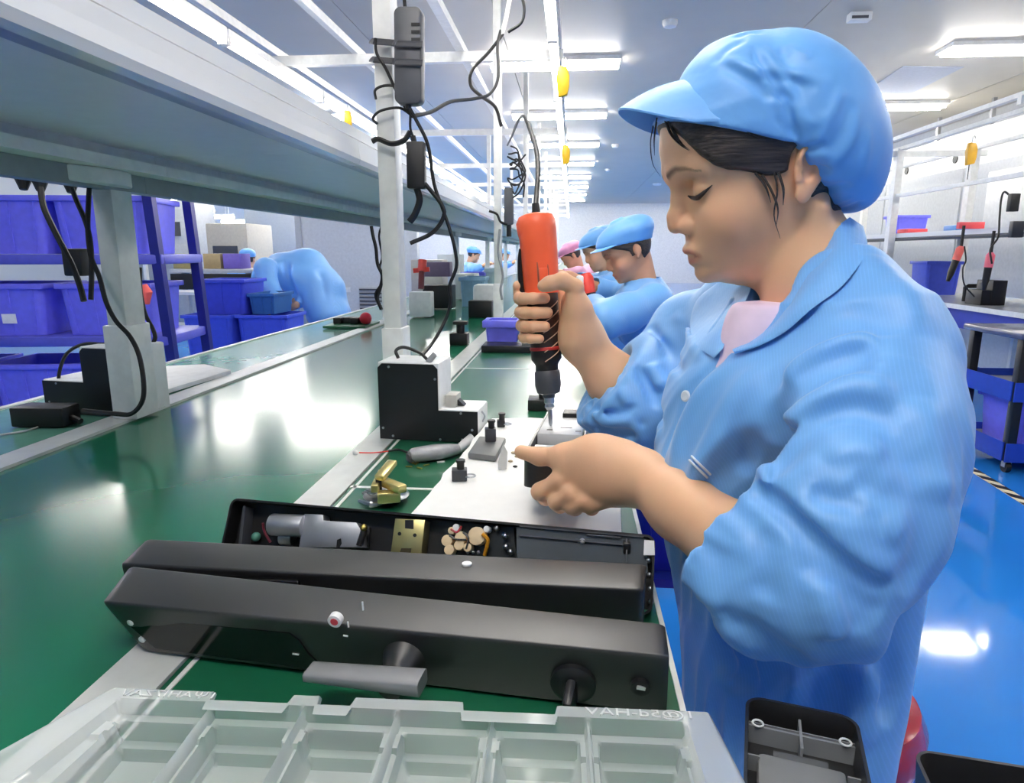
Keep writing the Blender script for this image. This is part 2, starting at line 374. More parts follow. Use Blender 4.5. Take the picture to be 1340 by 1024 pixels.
# yellow tool balancers
def balancer(u, v, x, label, s=1.0, m=YELLOW):
    p = atX(u, v, x)
    t = thing('tool_balancer', label, 'tool balancer', p, 0, 'tool balancers')
    prof = [(-0.02, -0.07), (0.025, -0.06), (0.034, -0.02), (0.034, 0.03), (0.02, 0.07), (-0.02, 0.075), (-0.03, 0.02)]
    M = frame_matrix(p + V(0, -0.018 * s, 0), (s, 0, 0), (0, 0, s))
    M = M @ Matrix.Scale(s, 4)
    MB().prism(prof, -0.036, 0.0, M).build('case', m, t, bevel=0.005 * s)
    MB().tube([p + V(0.0, 0, 0.07 * s), p + V(0, 0, 0.11 * s), p + V(0.012, 0, 0.12 * s), p + V(0.02, 0, 0.1 * s)], 0.004 * s, 6).build('hook', STEEL, t)
    MB().tube([p + V(0, 0, -0.06 * s), p + V(0.0, 0, -0.16 * s)], 0.0025 * s, 6).build('cable', CABLE, t)
balancer(736, 108, -0.06, 'yellow tool balancer hanging from the bright tube row, nearer one', 1.0)
balancer(740, 203, -0.06, 'yellow tool balancer hanging from the bright tube row, farther smaller one', 1.0)
balancer(455, 157, -1.5, 'yellow tool balancer under the left tube row, left of the cabled post', 0.8)
# ------------------------------------------------------------------ things on the cabled post
def cable(name, label, pts, r=0.0035, n=6, sm=6, m=CABLE, cat='cable', group=None):
    return tag(MB().tube(pts, r, n, sm).build(name, m, smooth=True), label, cat, group)
t = thing('power_adapter', 'big dark grey power adapter strapped high on the middle post', 'power adapter', (-0.34, 1.49, 1.7))
pa = [atY(u, v, 1.468) for u, v in ((517, 28), (551, 28), (551, 118), (519, 118))]
M = frame_matrix((pa[0] + pa[2]) / 2, pa[1] - pa[0], pa[0] - pa[3])
b = MB().prism(rrect(0.058, 0.185, 0.014), -0.03, 0.005, M).build('case', mat('adapter_grey', (78, 80, 86), 0.4), t, bevel=0.004)
m = MB()
for k in range(4): m.box((0.017, 0.055 - k * 0.014, 0.0055), (0.018, 0.005, 0.002)) if False else m.add([M @ V(0.008 + a * 0.018, 0.055 - k * 0.014 + c * 0.006, 0.0055 + e * 0.001) for e in (0, 1) for a, c in ((0, 0), (1, 0), (1, 1), (0, 1))], [(3, 2, 1, 0), (4, 5, 6, 7), (0, 1, 5, 4), (1, 2, 6, 5), (2, 3, 7, 6), (3, 0, 4, 7)])
m.build('vent', BLACK, b)
for dv in (0, 24):
    c = [atY(486, 53 + dv, 1.52), atY(490, 54 + dv, 1.492), atY(515, 56 + dv, 1.49), atY(519, 57 + dv, 1.46), atY(553, 58 + dv, 1.46)]
    MB().tube(c, 0.008, 8, 0, 0.3).build('strap', mat('strap_dark', (60, 62, 68), 0.5), t)
MB().tube([atY(528, -20, 1.485), atY(530, 10, 1.485), atY(533, 26, 1.478)], 0.004, 6, 4).build('cord', CABLE, t)
MB().cyl(atY(536, 118, 1.476), atY(534, 142, 1.476), 0.012, 0.006, 10).build('plug_boot', BLACK, t)
t = thing('adapter_block', 'small flat black adapter hanging lower on the middle post', 'power adapter', atY(546, 240, 1.47))
c = [atY(u, v, 1.472) for u, v in ((533, 188), (555, 188), (557, 245), (535, 245))]
M = frame_matrix((c[0] + c[2]) / 2, c[1] - c[0], c[0] - c[3])
MB().prism(rrect(0.038, 0.095, 0.004), -0.012, 0.012, M).build('case', BLACK, t, bevel=0.002)
MB().tube([atY(540, 178, 1.472), atY(543, 190, 1.472)], 0.006, 8).build('plug_boot', BLACK, t)
cable('power_cable', 'black cable running from the adapter past the post and down to the tester box', [atY(u, v, 1.48 if v < 440 else d) for u, v, d in ((535, 140, 1.6), (545, 158, 1.58), (560, 190, 1.57), (568, 240, 1.57), (580, 275, 1.57), (590, 305, 1.57), (596, 330, 1.57), (597, 350, 1.56), (588, 375, 1.55), (590, 395, 1.55), (582, 420, 1.52), (565, 450, 1.45), (545, 472, 1.39))], 0.0042)
cable('power_cable', 'thick black cable looping right of the post below the small adapter', [atY(u, v, 1.475) for u, v, d in ((545, 245, 1.58), (549, 262, 1.58), (543, 280, 1.58), (536, 290, 1.58))], 0.008)
cable('power_cable', 'black cable that crosses back to the post under the small adapter', [atY(u, v, 1.475) for u, v, d in ((556, 240, 1.57), (578, 268, 1.56), (580, 285, 1.56), (565, 305, 1.56), (537, 318, 1.57))], 0.005)
for k, (lab, pts, r) in enumerate([
    ('thin black cable looped round the post, uppermost loop', ((492, 130), (491, 118), (503, 112), (520, 114), (530, 130), (536, 148)), 0.003),
    ('thin black cable looped round the post, middle loop', ((494, 162), (488, 155), (498, 145), (522, 141), (538, 150)), 0.003),
    ('black cable band wrapped round the post, lowest loop', ((487, 185), (495, 182), (512, 188), (528, 184), (537, 172)), 0.0055),
    ('thin black cable slanting down the post from the strap', ((491, 50), (493, 70), (505, 90), (518, 118), (530, 140), (538, 150)), 0.0035),
    ('thin black cable from the loops to the small adapter', ((537, 150), (537, 168), (541, 180), (543, 186)), 0.003)]):
    cable('post_cable', lab, [atY(u, v, 1.488) for u, v in pts], r)
cable('sagging_cable', 'black cable sagging from the middle post across to the next post', [atD(u, v, d) for u, v, d in ((540, 152, 1.58), (565, 146, 1.7), (590, 133, 1.85), (622, 129, 2.0), (642, 122, 2.1), (652, 100, 2.2), (651, 60, 2.25), (655, 40, 2.3))], 0.0048)
cable('sagging_cable', 'grey black cable loop hanging left of the second post', [atD(u, v, d) for u, v, d in ((658, 45, 2.3), (640, 68, 2.25), (618, 92, 2.2), (616, 112, 2.2), (630, 126, 2.2), (648, 140, 2.2), (656, 165, 2.2))], 0.0055)
cable('sagging_cable', 'short black cable curl at the top above the second post', [atD(u, v, 2.2) for u, v in ((682, -10), (686, 12), (682, 30), (665, 42))], 0.005)
cable('white_conduit', 'thin white flexible conduit rising at the top beside the second post', [atD(u, v, 2.3) for u, v in ((670, -20), (662, 25), (655, 50), (650, 70))], 0.008, m=WHITE)
# second post adapter with tangle
t = thing('adapter_block', 'slim dark adapter hanging on the second post beside the orange screwdriver', 'power adapter', atD(666, 285, 3.2))
c = atD(666, 270, 3.2)
MB().box(c, (0.045, 0.04, 0.17)).build('case', mat('adapter_grey', (78, 80, 86), 0.4), t, bevel=0.008)
MB().tube([c + V(0, 0, -0.08), c + V(0.0, 0, -0.14)], 0.012, 8).build('plug_boot', BLACK, t)
for i in range(5):
    pts = []
    rr = random.Random(i)
    for k in range(9):
        a = k * 0.9 + i
        pts.append(atD(676 + 9 * math.cos(a) + rr.uniform(-4, 4), 200 + 6 * k + 8 * math.sin(a) + rr.uniform(-4, 4), 3.15))
    cable('tangled_cable', 'tangle of thin black cables beside the second post', pts, 0.004, 5, 5, group='cable tangle at the second post')
cable('adapter_cable', 'short black cable left of the slim adapter on the second post', [atD(u, v, 3.2) for u, v in ((640, 276), (650, 280), (655, 290), (664, 294))], 0.006)
cable('hanging_cable', 'thin grey cable dropping from the slim adapter to the violet bin', [atD(u, v, 3.2) for u, v in ((654, 300), (652, 330), (658, 360), (655, 378), (657, 392))], 0.006, m=GREY)
# cables left of the middle post in the gap
cable('hanging_cable', 'black cable with a plug hanging left of the middle post in the gap', [atD(u, v, 1.75) for u, v in ((486, 296), (488, 308), (492, 325), (494, 345), (500, 360), (498, 375), (494, 390), (499, 405))], 0.005)
cable('hanging_cable', 'thin second black cable hanging left of the middle post', [atD(u, v, 1.75) for u, v in ((499, 296), (496, 310), (500, 335), (497, 350), (500, 368), (491, 385), (497, 402))], 0.003)
cable('hanging_cable', 'thick dark cable behind the left shelf post, sagging to the right', [atD(u, v, 1.65) for u, v in ((183, 350), (184, 380), (190, 410), (200, 430), (203, 442), (198, 452))], 0.005)
# ------------------------------------------------------------------ left of the belt: sockets, plugs, tester
t = thing('power_strip', 'dark power strip fixed under the shelf edge above the violet crates', 'power strip', atD(60, 228, 1.5))
MB().bar(atD(-40, 208, 1.48), atD(58, 223, 1.56), 0.04, 0.022).build('body', mat('navy_plastic', (34, 34, 62), 0.4), t)
for k, u in enumerate((30, 52, 92)):
    pl = MB().tube([atD(u, 224 + k * 2, 1.5), atD(u, 234 + k * 2, 1.5), atD(u + 1, 248 + k * 2, 1.5)], [0.014, 0.017, 0.008], 10)
    tag(pl.build('power_plug', BLACK, smooth=False), ['black plug at the far left under the shelf', 'black plug under the shelf, second from the left', 'black plug under the shelf just left of the post'][k], 'plug', 'plugs under the shelf')
for lab, pts, r in (('black cable hanging in front of the left violet crate', ((53, 245), (57, 270), (68, 295), (85, 328), (95, 348), (104, 372), (110, 394)), 0.006),
                    ('black cable hanging in front of the second violet crate', ((94, 246), (100, 262), (112, 290), (118, 315), (120, 350), (119, 392)), 0.005),
                    ('long black cable hanging down past the left post to the adapter on the bench', ((118, 232), (116, 262), (115, 300), (119, 335), (130, 362), (139, 395), (152, 420), (170, 440), (182, 465), (188, 500), (186, 525), (172, 541), (150, 541), (108, 537)), 0.005)):
    cable('hanging_cable', lab, [atD(u, v, 1.41) for u, v in pts], r)
t = thing("plug_adapter", 'small black adapter dangling between the two crate shelves', 'power adapter', atD(100, 355, 1.5))
c = atD(100, 343, 1.5)
MB().box(c, (0.045, 0.03, 0.06)).build('case', BLACK, t, bevel=0.004)
def tester(name, label, corners, depth_vec, face_m=BLACKM, step=(0.62, 0.42), flip=False):
    """L-shaped instrument case: corners = front face bl, br, tl ; depth_vec = how far it goes back"""
    bl, br, tl = corners
    t = thing(name, label, 'tester', (bl + br) / 2 + depth_vec / 2)
    ex, ez = br - bl, tl - bl; W, H = ex.length, ez.length
    M = frame_matrix(bl, ex, ez)   # local z points out of the front
    dn = depth_vec.length
    sx, sz = step
    poly = [(0, 0), (W, 0), (W, H * sz), (W * sx, H * sz), (W * sx, H), (0, H)]
    if flip: poly = [(W - x, z) for x, z in reversed(poly)]
    MB().prism(poly, -dn + 0.002, -0.002, M).build('case', WPLASTIC, t, bevel=0.004)
    poly2 = [(0.001, 0.001), (W - 0.001, 0.001), (W - 0.001, H * sz - 0.003), (W * sx - 0.003, H * sz - 0.003), (W * sx - 0.003, H - 0.012), (W * sx - 0.012, H - 0.003), (0.01, H - 0.003), (0.001, H - 0.012)]
    if flip: poly2 = [(W - x, z) for x, z in reversed(poly2)]
    MB().prism(poly2, -0.0019, 0.0, M).build('side_plate', face_m, t)
    m = MB()
    for fx, fz in ((0.12, 0.94), (0.58, 0.8), (0.83, 0.42 * sz / 0.42), (0.94, 0.17), (0.04, 0.15), (0.14, 0.05), (0.62, 0.03), (0.84, 0.04)):
        if fz > 0.5 * sz + 0.3 and fx > sx: continue
        fz = min(fz, 0.95 if fx < sx else sz * 0.9)
        fx = 1 - fx if flip else fx
        MB().cyl(M @ V(W * fx, H * fz, 0.0), M @ V(W * fx, H * fz, 0.0012), 0.0026, n=8).build('screw', STEEL, t)
    return t, M, W, H, dn
# tester behind the left post
bl, br = atZ(148, 552, T), atZ(36, 548, T)
bl = atZ(40, 548, T); br = atZ(150, 556, T); tl = bl + V(0, 0, 0.155)
t, M, W, H, dn = tester('tester_box', 'black and white L shaped tester on the side bench behind the left post', (bl + V(-.01, 0.06, 0.001), br + V(0, 0.06, 0.001), bl + V(-.01, 0.06, 0.165)), V(0, 0.13, 0), step=(0.52, 0.5), flip=True)
t = thing('adapter_brick', 'black power brick lying on the side bench below the tester', 'power adapter', atZ(65, 556, T))
c = atZ(62, 556, T)
MB().box(c + V(0, 0, 0.024), (0.12, 0.06, 0.044), Matrix.Rotation(0.05, 3, 'Z')).build('case', BLACK, t, bevel=0.004)
MB().tube([c + V(0.06, 0, 0.02), c + V(0.085, -0.005, 0.012)], 0.007, 8).build('boot', BLACK, t)
cable('thin_wire', 'thin pale wire lying across the side bench beside the power brick', [atZ(u, v, T + 0.003) for u, v in ((-20, 572), (40, 562), (70, 548), (108, 535))], 0.0022, m=mat('pale_wire', (190, 192, 190), 0.5))
cable('tester_cable', 'black cable arching over the top of the left tester', [atD(u, v, 1.62) for u, v in ((138, 450), (110, 450), (88, 462), (78, 485), (76, 512))], 0.004)
t = tag(MB().hexa([atZ(u, v, T + 0.004) for u, v in ((200, 521), (302, 489), (268, 481), (200, 484))] + [atZ(u, v, T + 0.004) + V(0, 0, 0.012) for u, v in ((200, 521), (302, 489), (268, 481), (200, 484))]).build('foam_board', PAPER), 'white foam board lying on the side bench right of the left post', 'board')
# ------------------------------------------------------------------ things on the bench
SHELL = mat('satin_black_shell', (27, 27, 29), 0.40, spec=1.0, var=0.05, scale=12, bump=0.06, bscale=1500)
GLOSSB = mat('gloss_black_panel', (12, 12, 14), 0.12)
GREYL = mat('grey_lever', (140, 141, 144), 0.35, metal=0.4)
LB = 0.752
# front lock panel with the lever
zt = 0.815
TFl, TFr, TBl, TBr = atZ(133, 787, zt - 0.004), atZ(876, 858, zt - 0.004), atZ(170, 739, zt), atZ(870, 815, zt)
Bl, Br = atZ(190, 853, LB), atZ(872, 936, LB)
t = thing('door_lock', 'front black door lock panel with a grey lever handle, lying nearest on the bench', 'lock cover', (Bl + Br) / 2)
def panel_mesh(TFl, TFr, TBl, TBr, Bl, Br, Kl, Kr, n=7, r=0.09):
    """long body with a rounded front top edge; K = hidden back bottom edge"""
    rings = []
    for s in [0, .004, .01, .02, .04] + list(np.linspace(.08, .92, 12)) + [.96, .98, .99, .996, 1]:
        tf, tb, b, k = TFl.lerp(TFr, s), TBl.lerp(TBr, s), Bl.lerp(Br, s), Kl.lerp(Kr, s)
        e = min(s, 1 - s) * (TFr - TFl).length
        g = 1 - 0.05 * max(0, 1 - e / 0.006) ** 2
        quad = [k, b, tf, tb]; c = (k + b + tf + tb) / 4; ring = []
        for i in range(4):
            p0, p, p1 = quad[i - 1], quad[i], quad[(i + 1) % 4]
            rr = (0.10 if i in (0, 1) else r)
            a, d = p.lerp(p0, rr if i != 3 else rr * 0.7), p.lerp(p1, rr * 0.5 if i == 2 else rr * 0.7)
            for q in range(n):
                f = q / (n - 1); ring.append((a * (1 - f) ** 2 + p * 2 * f * (1 - f) + d * f * f))
        rings.append([c + (x - c) * g for x in ring])
    return MB().loft(rings)
up = V(0, 0, 1)
Kl, Kr = V(TBl.x, TBl.y, LB) + (TFl - TBl) * -0.0, V(TBr.x, TBr.y, LB)
panel_mesh(TFl, TFr, TBl, TBr, Bl, Br, Kl, Kr).build('body', SHELL, t, smooth=True)
FM = frame_matrix(Bl, Br - Bl, TFl.lerp(TFr, .5) - Bl.lerp(Br, .5))   # front face frame: x along, y up, z out
fl = (Br - Bl).length; fh = (TFl.lerp(TFr, .5) - Bl.lerp(Br, .5)).length
def on_front(u, v):      # pixel -> point on the front face plane
    r = Vector(_ray(u, v)); C0 = Vector(_C); n = FM.to_3x3() @ V(0, 0, 1)
    return C0 + r * ((Bl - C0).dot(n) / r.dot(n))
nf = FM.to_3x3() @ V(0, 0, 1)
q = [on_front(u, v) + nf * 0.0015 for u, v in ((150, 797), (385, 826), (398, 842), (415, 868), (436, 884), (200, 853))]
q = [on_front(u, v) for u, v in ((158, 804), (380, 826), (393, 836), (404, 852), (418, 866), (436, 876), (206, 846))]
FI = FM.inverted()
MB().prism([(FI @ p).to_2d()[:] for p in q], -0.004, 0.0024, FM).build('glossy_window', GLOSSB, t)
m = MB()
for u, v in ((173, 812), (188, 834)): p = on_front(u, v); MB().lathe([(0.0035, 0), (0.0035, 0.004), (0.001, 0.005)], p - nf * 0.001, nf, 10).build('screw', mat('bright_screw', (235, 235, 238), 0.3, metal=0.6), t)
p = on_front(440, 809)
MB().lathe([(0.0062, -0.002), (0.0062, 0.0042), (0.001, 0.0044)], p, nf, 20).build('sticker', PAPER, t)
MB().lathe([(0.0036, 0.0042), (0.0034, 0.0048), (0.0005, 0.0048)], p, nf, 16).build('sticker_mark', mat('sticker_red', (214, 70, 80), 0.5), t)
m = MB()
for u0, v0, u1, v1 in ((476, 784, 477, 795), (457, 810, 458, 817), (385, 852, 393, 853), (451, 828, 457, 829)):
    a, b = on_front(u0, v0) + nf * 0.003, on_front(u1, v1) + nf * 0.003; m.bar(a, b, 0.0012, 0.001, nf)
m.build('printed_mark', PAPER, t)
# knobs, keyhole, lever
p = on_front(750, 893)
MB().lathe([(0.019, -0.002), (0.019, 0.003), (0.014, 0.006), (0.001, 0.006)], p, nf, 28).build('knob_base', BLACKM, t, smooth=True)
kd = (nf + V(0, 0, -0.35)).normalized()
MB().bar(p + nf * 0.004, p + nf * 0.026 + V(-0.002, 0, -0.006), 0.009, 0.026, (0, 0, 1)).build('thumb_turn', BLACKM, t, bevel=0.0035)
p = on_front(838, 898)
MB().lathe([(0.008, -0.002), (0.008, 0.0025), (0.0055, 0.003), (0.001, 0.001)], p, nf, 20).build('keyhole', STEEL if False else BLACKM, t, smooth=True)
MB().bar(p + nf * 0.003 + V(-0.003, 0, 0.002), p + nf * 0.003 + V(0.004, 0, 0.001), 0.003, 0.002, nf).build('key_slot', mat('bright_screw', (235, 235, 238), 0.3), t)
p = on_front(528, 862)
MB().lathe([(0.02, -0.003), (0.017, 0.006), (0.011, 0.02), (0.010, 0.036), (0.001, 0.037)], p, nf, 28).build('lever_neck', SHELL, t, smooth=True)
a, b = atD(404, 878, 0.565), atD(553, 893, 0.545)
lv = MB()
rings = []
d = (b - a).normalized()
for s in np.linspace(-0.0, 1.0, 14):
    c = a.lerp(b, s); w = 0.021 + 0.003 * s; h = 0.008 + 0.006 * s
    side = d.cross(up).normalized(); uu = side.cross(d)
    rings.append([c + side * x * w + uu * y * h for x, y in rrect(1, 1, 0.22, 3)])
MB().loft(rings).build('lever_handle', GREYL, t, smooth=True)
# second panel
zb, z0 = 0.815, LB
TFl, TFr, TBl, TBr = atZ(158, 737, zb - 0.003), atZ(842, 771, zb - 0.003), atZ(192, 704, zb), atZ(846, 737, zb)
Bl2, Br2 = V(TFl.x + 0.004, TFl.y + 0.002, z0), V(TFr.x, TFr.y + 0.002, z0)
t = thing('door_lock', 'plain black door lock panel lying across the open housing, behind the front one', 'lock cover', (Bl2 + Br2) / 2)
panel_mesh(TFl, TFr, TBl, TBr, Bl2, Br2, V(TBl.x, TBl.y, z0), V(TBr.x, TBr.y, z0)).build('body', SHELL, t, smooth=True)
P2 = lambda u, v: atZ(u, v, 0.829)
m = MB(); c = TBl.lerp(TBr, 0.63).lerp(TFl.lerp(TFr, 0.63), 0.04)
c = atZ(611, 738, zb - 0.0007)
m.lathe([(0.0052, -0.003), (0.0052, 0.0012), (0.0035, 0.0018), (0.001, 0.001)], c, (0, 0, 1), 18)
m.build('screw_cap', PAPER, t, smooth=True)
# recessed slot on its front
d2 = (TFr - TFl).normalized(); n2 = d2.cross(up).normalized()
a = TFl.lerp(TFr, 0.02) + V(0, 0, -0.016) + n2 * 0.0; b = TFl.lerp(TFr, 0.36) + V(0, 0, -0.016)
MB().bar(a + n2 * 0.0005, b + n2 * 0.0005, 0.008, 0.016).build('front_slot', GLOSSB, t, bevel=0.003)
m = MB()
for s in (0.085, 0.335): p = TFl.lerp(TFr, s) + V(0, 0, -0.014) + n2 * 0.005; m.box(p, (0.005, 0.003, 0.004))
m.build('contact', mat('bright_screw', (235, 235, 238), 0.3), t)
# open housing beneath it
Qh, Ph, Th = atZ(858, 700, 0.83), atZ(862, 806, 0.757), atZ(303, 651, 0.83)
ex = (Th - Qh) * -1; W = ex.length; ex.normalize(); ey = (Qh - Ph); ey = (ey - ex * ey.dot(ex)); Hh = ey.length; ey.normalize()
hn = ex.cross(ey); h = 0.028
t = thing('lock_housing', 'open black lock housing full of parts, standing tilted behind the two panels', 'lock housing', (Ph + Th) / 2 - V(0, 0, .04))
HM = frame_matrix((Qh + Th) / 2 - ey * Hh / 2 - hn * h, ex, ey)
outer = rrect(W, Hh, 0.010, 5); inner = rrect(W - 0.005, Hh - 0.005, 0.008, 5)
_atZ = atZ
_n0 = HM.to_3x3() @ V(0, 0, 1); _o0 = HM @ V(0, 0, 0)
def atZ(u, v, z):          # here: a photo point on a plane z - 0.752 above the housing's back
    r = Vector(_ray(u, v)); C0 = Vector(_C); return C0 + r * ((_o0 + _n0 * (z - 0.752) - C0).dot(_n0) / r.dot(_n0))
zr = 0.752 + h
n = len(outer); m = MB()
m.v = [HM @ V(x, y, 0) for x, y in outer] + [HM @ V(x, y, h) for x, y in outer] + [HM @ V(x, y, h) for x, y in inner] + [HM @ V(x, y, 0.004) for x, y in inner]
m.f = [tuple(reversed(range(n)))] + [(k * n + i, k * n + (i + 1) % n, (k + 1) * n + (i + 1) % n, (k + 1) * n + i) for k in range(3) for i in range(n)] + [tuple(range(3 * n, 4 * n))]
m.build('shell', mat('inner_black', (24, 24, 26), 0.38), t, smooth=True)
def HP(u, v, z): return atZ(u, v, z)
fz = LB + 0.0045
def flat(name, pix, z0, z1, m_, par=t, bevel=0.0):
    pts = [atZ(u, v, z1) for u, v in pix]; n = len(pts)
    return MB().add([p - _n0 * (z1 - z0) for p in pts] + pts, [tuple(range(n)), tuple(range(n, 2 * n))] + [(i, (i + 1) % n, n + (i + 1) % n, n + i) for i in range(n)]).build(name, m_, par, bevel=bevel)
flat('divider', ((318, 662), (321, 662), (316, 712), (312, 712)), fz, zr - 0.004, DARK)
SILV = mat('dull_silver', (176, 179, 186), 0.4, metal=0.75)
a, b = atZ(355, 686, 0.772), atZ(399, 688, 0.772)
MB().cyl(a, b, 0.0135, n=20).build('motor', SILV, t, bevel=0.002)
flat('gear_plate', ((398, 672), (422, 673), (423, 681), (466, 683), (472, 693), (474, 716), (391, 716)), fz, 0.776, SILV, bevel=0.0008)
flat('plate_slot', ((441, 706), (446, 704), (447, 711), (444, 716), (440, 716)), 0.7755, 0.7766, BLACK)
MB().ball(atZ(476, 690, 0.778), 0.0045, 12, 8).build('brass_pin', BRASS, t, smooth=True)
MB().cyl(atZ(470, 714, 0.775), atZ(477, 692, 0.775), 0.004, n=10).build('shaft', BLACK, t)
MB().cyl(atZ(368, 703, 0.764), atZ(384, 704, 0.764), 0.009, n=16).build('cam_wheel', STEEL, t, bevel=0.001)
MB().ball(atZ(335, 702, 0.762), 0.006, 12, 8).build('lens_button', mat('green_glass', (90, 150, 135), 0.15), t, smooth=True)
MB().tube([atZ(344, 684, 0.775), atZ(346, 695, 0.77), atZ(354, 709, 0.768)], 0.0016, 6, 4).build('wire', mat('dark_red_wire', (120, 40, 60), 0.4), t)
bp = flat('brass_plate', ((517, 678), (556, 680), (551, 726), (511, 724)), fz, 0.778, mat('pale_brass', (206, 194, 134), 0.35, metal=0.85), bevel=0.0006)
flat('plate_hole', ((530, 680), (541, 680), (541, 692), (530, 691)), 0.7776, 0.7785, BLACK, par=t)
m = MB()
for u, v in ((523, 698), (543, 700)): m.lathe([(0.0022, 0), (0.0022, 0.0008), (0.0005, 0.0008)], atZ(u, v, 0.778), _n0, 10)
m.build('screw_hole', BLACK, t)
flat('plate_notch', ((525, 717), (538, 717), (537, 727), (522, 726)), 0.7776, 0.7788, mat('notch_dark', (60, 52, 30), 0.4), par=t)
flat('circuit_board', ((583, 683), (672, 690), (676, 732), (580, 726)), fz, 0.765, mat('dark_board', (26, 32, 34), 0.35))
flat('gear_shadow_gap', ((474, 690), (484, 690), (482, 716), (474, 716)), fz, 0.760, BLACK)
CREAM = mat('cream_capacitor', (240, 214, 172), 0.4)
rr = random.Random(3)
for k, (u, v, r) in enumerate(((585, 707, 0.0065), (603, 703, 0.007), (624, 701, 0.0105), (597, 690, 0.0042), (601, 713, 0.006), (612, 716, 0.005), (591, 694, 0.0042), (637, 692, 0.0038), (588, 719, 0.006))):
    p = atZ(u, v, 0.776)
    MB().cyl(p - _n0 * 0.012, p + _n0 * 0.002, r, n=14).build('capacitor', CREAM if k % 4 != 3 else WPLASTIC, t, bevel=0.0008)
m = MB()
for u, v in ((650, 691), (661, 701), (662, 715), (668, 722), (612, 722), (619, 722), (626, 722), (590, 722)):
    MB().ball(atZ(u, v, 0.772), 0.0038 if u > 640 else 0.0022, 10, 7).build('solder_point', STEEL, t, smooth=True)
MB().tube([atZ(631, 698, 0.782), atZ(638, 705, 0.78), atZ(637, 715, 0.775), atZ(634, 726, 0.77)], 0.0022, 8, 5).build('orange_wire', mat('amber_wire', (232, 160, 40), 0.4), t, smooth=True)
for pts, c in ((((590, 692), (598, 696), (604, 688)), (200, 60, 70)), (((588, 700), (596, 705), (610, 706)), (40, 40, 44)), (((606, 696), (613, 704), (610, 718)), (40, 40, 44))):
    MB().tube([atZ(u, v, 0.778) for u, v in pts], 0.0012, 6, 4).build('wire', mat('wire_%d' % c[0], c, 0.4), t)
FILM = clear_mat('clear_film', (150, 158, 166), 0.22, 0.15)
flat('clear_cover', ((676, 689), (845, 703), (848, 750), (676, 736)), 0.776, 0.7765, FILM)
m = MB()
for (u0, v0), (u1, v1) in (((680, 688), (842, 702)), ((768, 699), (812, 703)), ((820, 704), (820, 735)), ((680, 700), (815, 712))): m.bar(atZ(u0, v0, 0.7785), atZ(u1, v1, 0.7785), 0.0016, 0.003, _n0)
m.build('inner_rib', DARK, t)
MB().ball(atZ(762, 708, 0.777), 0.0035, 10, 6).build('boss', GREY, t, smooth=True)
MB().box(atZ(820, 715, 0.775), (0.008, 0.012, 0.012)).build('latch', BLACK, t, bevel=0.001)
flat('corner_label', ((843, 706), (856, 707), (857, 726), (842, 726)), 0.781, 0.7835, PAPER)
m = MB()
for v in (733, 752, 770, 787): MB().ball(atZ(849 + (v - 733) * 0.06, v, 0.777), 0.003, 8, 6).build('side_screw', STEEL, t, smooth=True)
atZ = _atZ
# ------------------------------------------------------------------ clear blister tray
BL = clear_mat('clear_blister', (226, 231, 231), 0.36, 0.10)
e0, e1 = atZ(150, 890, 0.79), atZ(930, 926, 0.787)
ex = (e1 - e0); ex.z = 0; ex.normalize()
M = frame_matrix(V(e0.x, e0.y, 0.753), ex, V(-ex.y, ex.x, 0))     # y points away from the camera
LX = (V(e1.x, e1.y, 0) - V(e0.x, e0.y, 0)).length; LYy = 0.26
NX, NY = 260, 110
wells = [(0.024 + i * (LX - 0.04) / 6, 0.024 + (i + 1) * (LX - 0.04) / 6 - 0.012) for i in range(6)]
def sst(a, b, x): t_ = np.clip((x - a) / (b - a), 0, 1); return t_ * t_ * (3 - 2 * t_)
xg = np.linspace(0, 1, NX) * LX; yg = -np.linspace(0, 1, NY) * LYy
Xg, Yg = np.meshgrid(xg, yg)
Zg = np.full_like(Xg, 0.034)
for (yt, yb) in ((-0.018, -0.112), (-0.128, -0.232)):
    for i, (a, b) in enumerate(wells):
        w = 0.003
        deep = sst(a, a + w, Xg) * (1 - sst(b - w, b, Xg)) * (1 - sst(yt - 0.016, yt - 0.012, Yg)) * sst(yb + 0.010, yb + 0.014, Yg)
        shelf = sst(a - 0.006, a - 0.003, Xg) * (1 - sst(b + 0.003, b + 0.006, Xg)) * (1 - sst(yt - 0.003, yt, Yg)) * sst(yb, yb + 0.003, Yg)
        rib = sst(a + .004, a + .004 + w, Xg) * (1 - sst(b - w - .004, b - .004, Xg)) * (1 - sst(yt - 0.026, yt - 0.023, Yg)) * sst(yb + 0.02, yb + 0.024, Yg)
        Zg = np.minimum(Zg, 0.034 - 0.011 * shelf - 0.014 * deep - 0.007 * rib)
        for cx in (a - 0.004, b + 0.004):
            pil = np.exp(-(((Xg - cx) / 0.006) ** 4 + ((Yg - yt + 0.022) / 0.009) ** 4)); Zg = np.where((pil > 0.4) & (Zg < .03), np.maximum(Zg, 0.026), Zg)
edge = np.minimum(np.minimum(Xg, LX - Xg), np.minimum(-Yg, Yg + LYy))
Zg = np.where(edge < 0.004, 0.034 - 0.006 * (1 - edge / 0.004), Zg)
# notched far edge
notch = ((Xg > 0.085) & (Xg < 0.15)) | ((Xg > LX * 0.36) & (Xg < LX * 0.42)) | ((Xg > LX * 0.60) & (Xg < LX * 0.75))
Ysh = np.where(notch, Yg * (1 - 0.010 / LYy) - 0.010, Yg)
Ysh = np.where(Yg > -0.018, Ysh, Yg)
